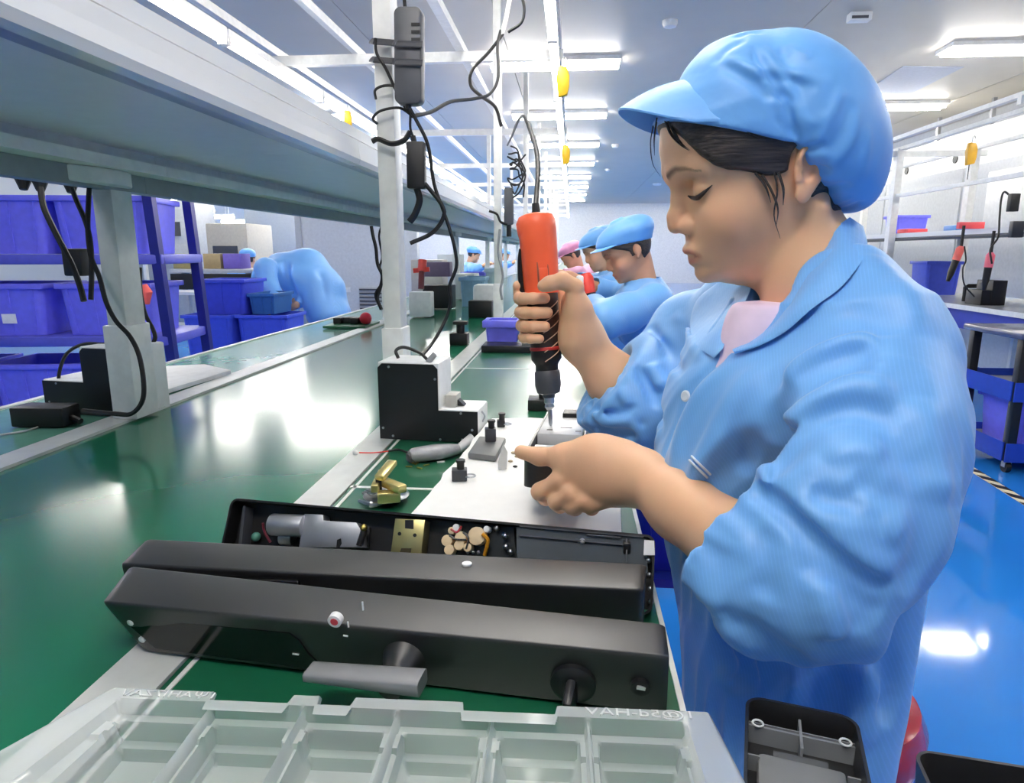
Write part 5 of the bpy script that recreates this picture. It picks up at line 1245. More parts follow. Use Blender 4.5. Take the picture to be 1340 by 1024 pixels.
# ------------------------------------------------------------------ head
class Frame:
    def __init__(s, o, f, l, z): s.o = A3(o); s.R = np.array([f, l, z], dtype=f32)
    def w(s, f, l, z): return Vector([float(x) for x in (s.o + np.array([f, l, z], f32) @ s.R)])
    def loc(s, P): return (np.asarray(P, f32) - s.o) @ s.R.T
_zt = [-.112, -.106, -.096, -.086, -.079, -.071, -.062, -.054, -.041, -.030, -.017, .002, .018, .037, .062, .084, .11, .125, .131]
_F = [.050, .064, .083, .0925, .0925, .0965, .0985, .0995, .0975, .0955, .0945, .095, .0985, .1070, .1065, .100, .072, .035, .005]
_B = [.030, .020, .006, -.002, -.008, -.016, -.026, -.036, -.052, -.063, -.074, -.084, -.089, -.092, -.091, -.084, -.060, -.030, -.005]
_W = [.004, .018, .032, .042, .046, .050, .0545, .058, .0625, .0655, .0685, .0705, .0725, .0745, .0735, .067, .048, .026, .005]
def head_field(S, Fr, sc=1.0, fine=True, male=False):
    zt = np.array(_zt) * sc; Ft = np.array(_F) * sc; Bt = np.array(_B) * sc; Wt = np.array(_W) * sc
    zz = np.linspace(zt[0], zt[-1], 400); ker = np.exp(-np.linspace(-2, 2, 17) ** 2); ker /= ker.sum()
    def sm(t):
        y = np.interp(zz, zt, t); yp = np.pad(y, 8, mode='edge'); return np.convolve(yp, ker, 'valid').astype(f32)
    F_, B_, W_ = sm(Ft), sm(Bt), sm(Wt)
    def fn(P):
        q = Fr.loc(P); z = q[:, 2]; ix = np.clip((z - zz[0]) / (zz[1] - zz[0]), 0, 398.9); i = ix.astype(np.int32); t = (ix - i).astype(f32)
        Fz = F_[i] * (1 - t) + F_[i + 1] * t; Bz = B_[i] * (1 - t) + B_[i + 1] * t; Wz = W_[i] * (1 - t) + W_[i + 1] * t
        c = Bz + (Fz - Bz) * 0.46
        a = np.where(q[:, 0] > c, Fz - c, c - Bz)
        g = (np.abs(q[:, 0] - c) / a) ** 2.15 + (np.abs(q[:, 1]) / Wz) ** 2.25
        d = (g ** 0.46 - 1) * np.minimum(a, Wz) * 0.9
        ov = np.maximum(z - zz[-1], zz[0] - z)
        return np.where(ov > -0.002, np.maximum(d, ov), d).astype(f32)
    w = lambda f, l, z: Fr.w(f * sc, l * sc, z * sc); k_ = sc
    S.func(fn, Fr.w(0, 0, .01 * sc), .14 * sc, k=0.01)
    # cheeks, jaw
    for s in (1, -1):
        S.ell(w(.056, s * .040, -.030), A3((.026, .022, .024)) * sc, Fr.R, k=.02)
        S.ell(w(.090, s * .0335, .014), A3((.012, .0165, .0105)) * sc, Fr.R, k=.012, op='S')
        S.ball(w(.0745, s * .0325, .010), .0142 * sc, k=.006)
    # nose
    S.chain([w(.097, 0, .022), w(.0995, 0, .004), w(.1065, 0, -.014), w(.1075, 0, -.0235)], [.0058 * sc, .0066 * sc, .0082 * sc, .0098 * sc], k=.010, kj=.006)
    for s in (1, -1):
        S.ell(w(.0960, s * .0118, -.0270), A3((.0118, .0085, .0092)) * sc, Fr.R, k=.006)
    if fine:
        for s in (1, -1): S.ell(w(.1025, s * .0062, -.0375), A3((.0055, .0028, .0035)), Fr.R, k=.002, op='S')
        S.fold([w(.0935, .0195, -.020), w(.0885, .0195, -.027), w(.0925, .0165, -.035)], .0028, -.0016)
    # lips
    mu = [w(.0865, .0235, -.0615), w(.0955, .012, -.0562), w(.0998, 0.003, -.0548), w(.0998, -0.003, -.0548), w(.0955, -.012, -.0562), w(.0865, -.0235, -.0615)]
    S.chain(mu, [x * sc for x in (.002, .0048, .0056, .0056, .0048, .002)], k=.006)
    ml = [w(.0865, .0215, -.0635), w(.0928, .011, -.0680), w(.0955, 0, -.0692), w(.0928, -.011, -.0680), w(.0865, -.0215, -.0635)]
    S.chain(ml, [x * sc for x in (.002, .0052, .0062, .0052, .002)], k=.006)
    slit = [w(.0865, .0255, -.0620), w(.0945, .016, -.0620), w(.1015, .006, -.0618), w(.1035, 0, -.0618), w(.1015, -.006, -.0618), w(.0945, -.016, -.0620), w(.0865, -.0255, -.0620)]
    if fine: S.chain(slit, [.0006, .0011, .0014, .0014, .0014, .0011, .0006], k=.0025, op='S')
    # philtrum and chin
    S.ell(w(.0845, 0, -.0885), A3((.0105, .015, .010)) * sc, Fr.R, k=.012)
    # brow ridge
    for s in (1, -1): S.chain([w(.098, s * .010, .031), w(.091, s * .026, .036), w(.074, s * .045, .030)], [.006 * sc, .006 * sc, .004 * sc], k=.014)
    if fine:   # lid line and under eye
        for s in (1, -1):
            S.chain([w(.0885, s * .0185, .0035), w(.0895, s * .027, .0005), w(.0855, s * .0365, .0015), w(.0745, s * .046, .0065)], [.0006, .0013, .0012, .0005], k=.002, op='S')
            S.fold([w(.091, s * .018, .012), w(.0895, s * .028, .0165), w(.083, s * .040, .0155), w(.073, s * .048, .012)], .0022, -.0012)
            S.fold([w(.089, s * .020, -.008), w(.085, s * .032, -.010), w(.076, s * .042, -.006)], .004, -.0010)
    # ears
    for s in (1, -1):
        er = np.array([Fr.R[0] * .93 + Fr.R[1] * s * .30, Fr.R[1] * s * .93 - Fr.R[0] * .30, Fr.R[2]], f32)
        er[0] = er[0] * .97 + Fr.R[2] * .24; er[0] /= np.linalg.norm(er[0]); er[2] = np.cross(er[0], er[1]); er[2] *= np.sign(er[2] @ Fr.R[2])
        ec = A3(w(-.016, s * .0705, -.004))
        q = lambda a, b, c: Vector([float(x) for x in (ec + (np.array([a, b, c], f32) * sc) @ er)])
        S.ell(q(0, .004, .004), A3((.0165, .0045, .0255)) * sc, er, k=.004)
        S.ell(q(.005, .004, -.021), A3((.009, .0042, .0095)) * sc, er, k=.005)
        if fine:
            S.ell(q(.002, .0095, .003), A3((.0105, .0060, .0155)), er, k=.003, op='S')
            S.chain([q(.010, .007, .004), q(.014, .008, .014), q(.009, .009, .0245), q(-.002, .009, .0285), q(-.012, .009, .0215), q(-.0155, .008, .008), q(-.0125, .007, -.007), q(-.005, .006, -.016)], [.0022, .0026, .0028, .003, .003, .0027, .0024, .002], k=.003)
            S.chain([q(-.009, .006, .012), q(-.0085, .006, .001), q(-.004, .006, -.009), q(.004, .0055, -.0125), q(.010, .005, -.006)], [.0022, .0026, .0026, .0024, .002], k=.003)
            S.ell(q(.011, .005, -.004), A3((.0035, .0035, .0055)), er, k=.003)
# ------------------------------------------------------------------ the worker in front
import os
_o = np.array(atD(998.3, 232.7, 0.770))
HF = Frame(_o, (-.957, -.089, -.278), (.110, -.992, -.062), (-.270, -.089, .959))
BODY = Field()
head_field(BODY, HF)
nb_ = atD(1068, 365, .77)
BODY.chain([HF.w(-.018, 0, -.03), HF.w(-.022, .0, -.085), nb_, nb_ + V(.03, 0, -.06)], [.052, .050, .054, .058], k=.022, kj=.03)
BODY.chain([HF.w(-.030, .058, -.045), HF.w(-.006, .052, -.100), HF.w(.030, .030, -.150)], [.008, .0095, .009], k=.022)
# shoulders, hidden torso
Lsh, Rsh = atD(1150, 470, .66), atD(905, 435, 1.06)
Lel = atD(1065, 765, .575); Lwr = atD(838, 622, .797)
Rel = atD(868, 565, .99); Rwr = atD(762, 447, 1.025)
BODY.chain([Lsh, (Lsh + Rsh) / 2 + V(.02, 0, -.01), Rsh], [.042, .05, .042], k=.03)
BODY.chain([(Lsh + Rsh) / 2 + V(.0, 0, -.06), atD(1030, 760, .755)], [.07, .08], k=.03)
# left arm
fm = Lel.lerp(Lwr, .38)
BODY.chain([Lsh, Lel], [.045, .038], k=.02)
fa = [Lel, Lel.lerp(Lwr, .3) + V(0, 0, -.010), Lel.lerp(Lwr, .7) + V(0, 0, -.006), Lwr]
BODY.chain(fa, [.040, .0425, .034, .0285], k=.012, kj=.02)
# left hand: back of the hand toward us, thumb on top, fingers curled under the lock body
def D_(u, v, d): return atD(u, v, d)
BODY.chain([Lwr, D_(790, 606, 0.820), D_(748, 612, 0.835)], [.0285, .0275, .022], k=.02, kj=.02)
BODY.chain([Lwr + V(0, 0, -.006), D_(800, 632, 0.815), D_(765, 640, 0.830)], [.026, .024, .019], k=.02, kj=.02)
BODY.chain([D_(815, 600, 0.820), D_(775, 592, 0.830), D_(742, 596, 0.837)], [.021, .019, .0145], k=.018, kj=.012)
BODY.chain([D_(770, 594, 0.831), D_(736, 597, 0.840), D_(706, 597, 0.850), D_(682, 591, 0.857)], [.0165, .0128, .0112, .0088], k=.010, kj=.006)      # thumb
for pts, r in (([D_(768, 612, 0.833), D_(732, 628, 0.830), D_(707, 643, 0.840), D_(714, 650, 0.870), D_(738, 640, 0.895)], .0102),
               ([D_(775, 626, 0.827), D_(746, 646, 0.821), D_(729, 656, 0.830), D_(733, 660, 0.863), D_(750, 650, 0.885)], .0100),
               ([D_(788, 636, 0.821), D_(763, 655, 0.815), D_(749, 662, 0.823), D_(752, 664, 0.855), D_(768, 655, 0.875)], .0095),
               ([D_(802, 640, 0.817), D_(786, 655, 0.811), D_(772, 661, 0.817), D_(774, 664, 0.845), D_(786, 656, 0.860)], .0086)):
    BODY.chain(pts, [r * 1.2, r * 1.05, r, r * .95, r * .85], k=.0045, kj=.008)
# right arm and fist round the screwdriver
SDt, SDb = D_(702, 283, 1.030), D_(721, 557, SD_TIP)
sa = (SDb - SDt).normalized(); cam_p = Vector(_C)
e2 = (cam_p - (SDt + SDb) / 2); e2 = (e2 - sa * e2.dot(sa)).normalized(); e1 = e2.cross(sa); e1 = e1 if e1.dot(Vector(_rt)) > 0 else -e1
def SDP(t, ang, r): a = math.radians(ang); c = SDt.lerp(SDb, t); return c + (e1 * math.cos(a) + e2 * math.sin(a)) * r     # 0 right, 90 toward us, 180 left
BODY.chain([Rsh, Rel], [.045, .038], k=.02)
fw_ = D_(806, 500, 1.025)
BODY.chain([Rel, fw_, Rwr], [.038, .040, .029], k=.02, kj=.02)
BODY.chain([Rwr, D_(757, 425, 1.025), D_(751, 396, 1.025)], [.029, .026, .020], k=.02, kj=.015)
BODY.chain([D_(762, 440, 1.035), SDP(.50, 320, .052), SDP(.36, 310, .045)], [.026, .020, .016], k=.02, kj=.01)
BODY.chain([D_(762, 446, 1.025), SDP(.62, 330, .048)], [.026, .016], k=.02)
gr = .0266
for i, (t0, tilt, rf, tip) in enumerate(((.372, -.012, .0096, 84), (.437, -.014, .0098, 80), (.500, -.014, .0093, 88), (.557, -.012, .0082, 104))):
    pts = []; rad = []
    for k, a in enumerate(np.linspace(318, tip, 9)):
        R_ = gr + rf * .92 + (.004 if k == 0 else 0)
        pts.append(SDP(t0 + tilt * (k / 8 - .5) * 2 * -1, a, R_)); rad.append(rf * (1.08 - .2 * k / 8))
    BODY.chain(pts, rad, k=.003, kj=.003)
# index finger pad lying on the lever
BODY.chain([SDP(.372, 250, gr + .010), SDP(.36, 205, gr + .012), SDP(.315, 180, gr + .0095)], [.0102, .0102, .0082], k=.006, kj=.008)
# thumb and its ball
BODY.chain([D_(760, 440, 1.010), D_(757, 405, 1.000), D_(751, 378, 0.992)], [.022, .0185, .0135], k=.015, kj=.012)
BODY.chain([D_(753, 376, 0.990), D_(736, 367, 0.984), D_(719, 371, 0.985), D_(711, 374, 0.987)], [.0130, .0122, .0108, .0090], k=.0025, kj=.005)
def skin_cols(verts, Fr, base, lip, brow, blush, male=False):
    q = Fr.loc(verts); f, l, z = q.T; al = np.abs(l)
    n = len(verts); c = np.tile(np.array(lin(base)), (n, 1))
    def mix(mask, rgb):
        nonlocal c
        c = c * (1 - mask[:, None]) + np.array(lin(rgb)) * mask[:, None]
    head = (f > -.03) & (np.abs(l) < .09) & (z > -.12) & (z < .14)
    g = lambda cf, cl, cz, r: np.exp(-(((f - cf) ** 2 + (al - cl) ** 2 + (z - cz) ** 2) / r ** 2))
    mix(np.where(head, .30 * g(.066, .046, -.030, .026), 0), blush)
    mix(np.where(head, .25 * g(.108, 0, -.022, .014), 0), blush)
    mix(np.where(head, .35 * g(-.02, .078, 0, .02), 0), blush)
    def seg_d(pts):
        best = np.full(n, 1e9); tt = np.zeros(n)
        P = np.stack([f, al, z], 1)
        for i in range(len(pts) - 1):
            a, b = np.array(pts[i]), np.array(pts[i + 1]); ab = b - a; t = np.clip(((P - a) @ ab) / (ab @ ab), 0, 1)
            d = np.sqrt(((P - a - t[:, None] * ab) ** 2).sum(1)); m = d < best; best = np.where(m, d, best); tt = np.where(m, (i + t) / (len(pts) - 1), tt)
        return best, tt
    zb = np.interp(al, [.008, .014, .022, .030, .040, .050], [.0315, .0325, .0355, .0375, .0355, .0290]); w = np.interp(al, [.007, .012, .024, .040, .051], [.0010, .0046, .0044, .0030, .0007])
    tt_ = np.clip((al - .010) / .04, 0, 1)
    mix(np.where(head & (f > .05) & (al > .0085) & (al < .051), np.clip(1.25 - np.abs(z - zb) / w, 0, 1) * (.86 - .30 * tt_), 0), brow)
    d, t = seg_d([(.106, 0, -.0555), (.102, .010, -.0565), (.092, .021, -.0610)])
    d2, t2 = seg_d([(.102, 0, -.0695), (.098, .010, -.068), (.090, .020, -.0635)])
    mix(np.where(head & (f > .078), np.clip(1.25 - d / .0045, 0, 1) * .8, 0), lip)
    mix(np.where(head & (f > .078), np.clip(1.25 - d2 / .0055, 0, 1) * .8, 0), lip)
    d, t = seg_d([(.107, 0, -.0620), (.098, .014, -.0622), (.088, .0245, -.0622)])
    mix(np.where(head, np.clip(1 - d / .0022, 0, 1) * .75, 0), (96, 40, 40))
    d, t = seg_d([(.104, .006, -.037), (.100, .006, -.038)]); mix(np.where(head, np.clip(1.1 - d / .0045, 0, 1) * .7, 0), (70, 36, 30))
    return c
import time as _t
_t0 = _t.time()
QS = 1.0
vv, qq = surface_nets(BODY, (-.09, .50, .70), (.50, 1.16, 1.37), 0.0021 * QS)
vv, qq = keep_biggest(vv, qq)
worker = mesh_of('person', vv, qq, SKIN)
set_colors(worker, skin_cols(vv, HF, (238, 188, 150), (200, 122, 112), (58, 44, 38), (226, 146, 116)))
tag(worker, 'person in a light blue work coat and brimmed cap driving a screw, nearest', 'person')
print('body', len(vv), _t.time() - _t0)
# lashes
LASH = mat('lash_black', (26, 18, 16), .5)
lp = [BODY.trace(u, v) for u, v in ((900, 256), (906, 258.5), (913, 258.5), (921, 252), (932, 242))]
MB().tube([p + (cam_p - p).normalized() * .0003 for p in lp], [.0006, .0022, .0030, .0022, .0004], 8, 6).build('eyelash', LASH, worker, smooth=True)
s = -1
MB().tube([HF.w(.0888, s * .0180, .0030), HF.w(.0895, s * .0245, .0010), HF.w(.0880, s * .031, .0004), HF.w(.0840, s * .038, .0022), HF.w(.0765, s * .0465, .0072)], [.0006, .0020, .0024, .0018, .0005], 8, 5).build('eyelash', LASH, worker, smooth=True)
# ------------------------------------------------------------------ hair and cap of the front worker
def base_head(Fr, off, sc=1.0):
    H = Field(); head_field(H, Fr, sc, fine=False); fn, c, R, _, _ = H.ops[0]
    return (lambda P: fn(P) - off), c, R + off
HAIRF = Field(); fn, c, R = base_head(HF, .0045); HAIRF.func(fn, c, R)
HAIRF.chain([HF.w(-.018, 0, -.03), HF.w(-.0225, 0, -.085)], [.0565, .0548], k=.012)
def hair_cut(Fr, side_x, side_z, back):
    sx, sz = np.array(side_x), np.array(side_z)
    def f(P):
        q = Fr.loc(P); zl = np.interp(q[:, 0], sx, sz); return ((zl - q[:, 2]) * .8).astype(f32)
    return f
_hx = [-.12, -.085, -.050, -.034, -.026, -.014, .000, .012, .024, .036, .047, .058, .070, .080, .088, .096, .104, .115]
_hz = [-.07, -.075, -.078, -.076, -.060, .004, .004, .003, .006, .013, .0185, .0225, .031, .044, .059, .078, .092, .10]
HAIRF.func(hair_cut(HF, _hx, _hz, None), HF.w(0, 0, 0), .3, k=.004, op='I')
for s_ in (1, -1): HAIRF.ell(HF.w(-.017, s_ * .076, -.002), (.0185, .016, .030), HF.R, k=.002, op='S')
for pts, w_, a_ in (([(.095, .03, .085), (.075, .05, .055), (.04, .067, .035), (.01, .072, .022)], .003, .0016), ([(.09, .035, .09), (.06, .06, .062), (.02, .074, .04)], .003, .0018), ([(.092, .038, .068), (.07, .052, .043), (.045, .064, .028), (.02, .07, .012)], .0025, -.0018)):
    HAIRF.fold([HF.w(*p) for p in pts], w_, a_)
vv, qq = surface_nets(HAIRF, np.array(HF.o) - .16, np.array(HF.o) + .16, .0024)
vv, qq = keep_biggest(vv, qq)
hair = mesh_of('hair', vv, qq, HAIR, worker)
m = MB(); rr = random.Random(2)
def strand(pts, r): m.tube([HF.w(*p) for p in pts], [r, r * .9, r * .2], 6, 5, .5)
strand([(.016, .074, .012), (.016, .0745, -.012), (.022, .070, -.036), (.019, .068, -.062)], .0016)
strand([(.028, .073, .008), (.022, .0745, -.010), (.018, .073, -.030), (.021, .070, -.046)], .0022)
strand([(.034, .072, .012), (.027, .074, -.004), (.024, .073, -.022)], .0022)
strand([(.012, .0755, .006), (.010, .0755, -.012), (.012, .073, -.028)], .0024)
strand([(.104, -.02, .09), (.1125, -.015, .072), (.116, -.01, .05), (.111, -.008, .034)], .0010)
strand([(.104, .005, .096), (.1115, .004, .076), (.1145, 0, .058)], .0016)
strand([(.098, .028, .088), (.094, .036, .066), (.080, .049, .046), (.060, .0605, .032)], .0030)
strand([(.100, .022, .09), (.0985, .030, .072), (.088, .0435, .053), (.068, .057, .036)], .0026)
for k in range(26):
    a = rr.uniform(0, 1); l0 = .020 + .05 * a
    f0, z0 = .102 - .06 * a, .088 - .016 * a
    strand([(f0, l0, z0), (f0 - .012, l0 + .010, z0 - .022), (f0 - .034 - .012 * a, min(.0755, l0 + .024), z0 - .040), (max(-.012, f0 - .075), .0765, z0 - .058 + .016 * a)], rr.uniform(.0012, .0022))
m.build('hair_strands', HAIR, hair, smooth=True)
CAPF = Field()
fn, c, R = base_head(HF, .0095); CAPF.func(fn, c, R)
CAPF.ell(HF.w(.020, 0, .088), (.060, .071, .060), HF.R, k=.02)
CAPF.ell(HF.w(.004, 0, .098), (.066, .066, .053), HF.R, k=.02)
CAPF.func(lambda P: (lambda q: ((.033 + .55 * q[:, 0] - q[:, 2]) / 1.141).astype(f32))(HF.loc(P)), HF.w(0, 0, 0), .3, k=.002, op='I')
CAPF.func(lambda P: (lambda q: (-.030 - q[:, 0]).astype(f32))(HF.loc(P)), HF.w(0, 0, 0), .3, k=.002, op='I')
bu = np.array([.33, 0, .944], f32); bp_ = np.array([-.944, 0, .33], f32)
bagR = np.stack([bp_ @ HF.R, HF.R[1], bu @ HF.R])
BAG = Field(); BAG.ell(HF.w(-.047, 0, .034), (.084, .097, .1180), bagR)
BAG.func(lambda P: (lambda q: (q[:, 0] + .001 - .12 * (q[:, 2] - .06)).astype(f32))(HF.loc(P)), HF.w(0, 0, 0), .3, k=.030, op='I')
BAG.func(lambda P: (lambda q: (.68 * (q[:, 0] + .016) - .73 * (q[:, 2] + .010)).astype(f32))(HF.loc(P)), HF.w(0, 0, 0), .3, k=.035, op='I')
CAPF.func(lambda P: BAG.ev(P), HF.w(-.055, 0, .04), .135, k=.006)
def on_cap(*px): 
    out = []
    for u, v in px:
        p = CAPF.trace(u, v)
        if p is not None: out.append(p)
    return out
folds = [(((985, 93), (1010, 92), (1045, 98), (1092, 112)), .0055, .0035), (((985, 101), (1020, 104), (1060, 112)), .006, -.0025),
         (((943, 84), (965, 96), (990, 112), (1008, 130)), .0045, -.0055), (((950, 77), (975, 86), (1000, 101), (1025, 122)), .006, .0035),
         (((1008, 132), (1022, 136), (1031, 128)), .004, .003),
         (((1103, 111), (1088, 152), (1060, 197)), .005, .0028), (((1122, 144), (1110, 191), (1075, 222)), .006, .0030), (((1135, 160), (1132, 210), (1100, 262)), .007, .0026),
         (((1112, 128), (1102, 170), (1070, 210)), .006, -.0025), (((1052, 196), (1080, 186)), .0035, -.006), (((1054, 206), (1088, 202)), .0035, .005), (((1060, 218), (1086, 222)), .0035, -.006), (((1066, 228), (1090, 236)), .0035, .005),
         (((1074, 252), (1095, 244), (1115, 244)), .004, -.005), (((1086, 266), (1112, 256)), .004, .004), (((1100, 276), (1128, 264)), .004, -.005),
         (((975, 52), (950, 65), (935, 85)), .004, -.003), (((960, 50), (985, 40), (992, 44)), .004, -.003), (((1030, 58), (1050, 70), (1062, 72)), .004, .0022), (((1018, 66), (1035, 70)), .005, -.002),
         (((1035, 150), (1062, 160), (1090, 150)), .006, .0022), (((1012, 150), (1030, 168), (1040, 185)), .005, -.002), (((1040, 140), (1050, 120), (1075, 95)), .008, -.002)]
folds += [(((985, 58), (1003, 92), (1024, 128), (1036, 160), (1042, 192)), .0045, -.0055), (((997, 60), (1016, 92), (1036, 124), (1048, 156), (1054, 190)), .006, .0050)]
cf = [(on_cap(*px), w_, a_) for px, w_, a_ in folds]
for p, w_, a_ in cf:
    if len(p) > 1: CAPF.fold(p, w_, a_)
vv, qq = surface_nets(CAPF, np.array(HF.o) + (-.16, -.16, -.12), np.array(HF.o) + (.22, .16, .2), .0024)
vv, qq = keep_biggest(vv, qq)
cap = mesh_of('cap', vv, qq, CAPM, worker)
# brim
def brim_mesh(Fr, sc=1.0, n=33, ns=12, th=.0022):
    top, bot = [], []
    for i in range(n):
        a = -1 + 2 * i / (n - 1); k = max(0.0, 1 - a * a)
        pi = np.array([.038 + .024 * k ** .5, .070 * a, .072 + .054 * k ** .8]); po = np.array([.046 + .096 * k ** .45, .074 * a, .0700 + .0470 * k ** .75])
        for s in range(ns):
            t = s / (ns - 1); p = pi + (po - pi) * t; p = p + np.array([0, 0, .005 * math.sin(math.pi * t) * k ** .5])
            top.append(Fr.w(*(p * sc))); bot.append(Fr.w(*((p - np.array([0, 0, th])) * sc)))
    N = len(top); f = []
    for i in range(n - 1):
        for s in range(ns - 1):
            a = i * ns + s; f += [(a, a + 1, a + ns + 1, a + ns), (N + a, N + a + ns, N + a + ns + 1, N + a + 1)]
        f += [(i * ns, i * ns + ns, N + i * ns + ns, N + i * ns), (i * ns + ns - 1, N + i * ns + ns - 1, N + i * ns + 2 * ns - 1, i * ns + 2 * ns - 1)]
    return MB().add(top + bot, f)
brim_mesh(HF).build('brim', CAPM, cap, smooth=True)
# ------------------------------------------------------------------ the work coat
COATF = Field()
def slice_loft(rows, lat, fwd, p=2.3):
    """rows: (z, centre x, centre y, half width, half depth)"""
    rows = sorted(rows); Rz = np.array([r[0] for r in rows]); tab = [np.array([r[i] for r in rows]) for i in range(1, 5)]
    zz = np.linspace(Rz[0], Rz[-1], 300); ker = np.exp(-np.linspace(-2, 2, 41) ** 2); ker /= ker.sum()
    tab = [np.convolve(np.pad(np.interp(zz, Rz, t), 20, mode='edge'), ker, 'valid').astype(f32) for t in tab]
    la, fo = np.array(lat[:2], f32), np.array(fwd[:2], f32)
    def fn(P):
        z = P[:, 2]; i = np.clip(((z - zz[0]) / (zz[1] - zz[0])), 0, 298.99); k = i.astype(np.int32); t = (i - k).astype(f32)
        cx, cy, a, b = [T_[k] * (1 - t) + T_[k + 1] * t for T_ in tab]
        q = P[:, :2] - np.stack([cx, cy], 1); l = q @ la; f = q @ fo
        g = (np.abs(l) / a) ** p + (np.abs(f) / b) ** p
        d = (g ** (1 / p) - 1) * np.minimum(a, b) * .92
        ov = np.maximum(z - zz[-1], zz[0] - z)
        return np.where(ov > -.01, np.maximum(d, ov), d).astype(f32)
    return fn
lat = (Lsh - Rsh); lat.z = 0; lat.normalize(); fwdb = V(lat.y, -lat.x, 0)
if fwdb.x > 0: fwdb = -fwdb
rows = []
for u, v, d, a_, b_ in ((1062, 400, .76, .10, .062), (1045, 430, .775, .150, .088), (1030, 500, .775, .172, .118), (1018, 600, .77, .170, .127), (1018, 700, .755, .160, .120), (1024, 830, .735, .140, .096), (1020, 930, .72, .128, .084), (1000, 1040, .70, .120, .072)):
    p = atD(u, v, d); rows.append((p.z, p.x, p.y, a_, b_))
fn = slice_loft(rows, lat, fwdb)
cz = [r[0] for r in rows]
COATF.func(fn, atD(1032, 660, .75), .36)
COATF.chain([atD(1146, 447, .675), atD(1098, 392, .73), atD(1055, 372, .80)], [.062, .056, .052], k=.05, kj=.03)
COATF.chain([atD(915, 440, 1.02), atD(975, 400, .92), atD(1040, 372, .84)], [.062, .052, .05], k=.05, kj=.03)
# left sleeve
LS = [atD(1152, 478, .665), atD(1128, 570, .620), atD(1096, 675, .585), atD(1066, 755, .574), atD(1006, 735, .588), atD(945, 716, .615), atD(915, 715, .622)]
COATF.chain(LS, [.070, .077, .075, .054, .047, .045, .045], k=.014, kj=.04)
COATF.chain([atD(1060, 775, .572), atD(1010, 770, .585), atD(988, 752, .600)], [.046, .038, .032], k=.03, kj=.03)
COATF.chain([atD(1012, 668, .575), atD(1030, 735, .548), atD(1044, 788, .548)], [.010, .014, .016], k=.010, kj=.01)
COATF.chain([atD(988, 668, .585), atD(980, 725, .566), atD(978, 760, .575)], [.009, .014, .013], k=.010, kj=.01)
# right sleeve
RS = [atD(905, 440, 1.03), atD(868, 500, 1.0), atD(846, 535, .985), atD(790, 500, 1.005), atD(768, 478, 1.015)]
COATF.chain(RS, [.066, .062, .060, .058, .056], k=.025, kj=.04)
COATF.chain([atD(800, 525, 1.01), atD(850, 545, .99)], [.048, .05], k=.03)
# open ends
def halfspace(c, n): 
    c, n = A3(c), A3(Vector(n).normalized()); return lambda P: ((P - c) @ n).astype(f32)
lc = atD(972, 716, .600); ln = ((Lwr - Lel).normalized() + V(0, 0, .08)).normalized()
def cut(field, c, n, R, k=.006):
    hs = halfspace(c, n); c3 = A3(c)
    def fn(P):     # removes what lies beyond the plane, within R of c
        return np.maximum(-hs(P), np.sqrt(((P - c3) ** 2).sum(1)) - R).astype(f32)
    field.func(fn, c, R, k=k, op='S')
cut(COATF, lc, ln, .12)
COATF.chain([Lel.lerp(Lwr, .12), atD(965, 716, .603), atD(915, 705, .620)], [.026, .0385, .043], k=.010, op='S')
COATF.chain([atD(1010, 775, .580), atD(960, 770, .592), atD(915, 752, .606)], [.026, .020, .010], k=.022, kj=.02)
rc = atD(796, 492, 1.008); T_ = (cam_p - rc).normalized(); rn = ((Rwr - Rel).normalized() + T_ * .45 + V(-.35, 0, 0)).normalized()
cut(COATF, rc, rn, .10)
COATF.chain([Rel.lerp(Rwr, .25), Rwr], [.036, .056], k=.006, op='S')
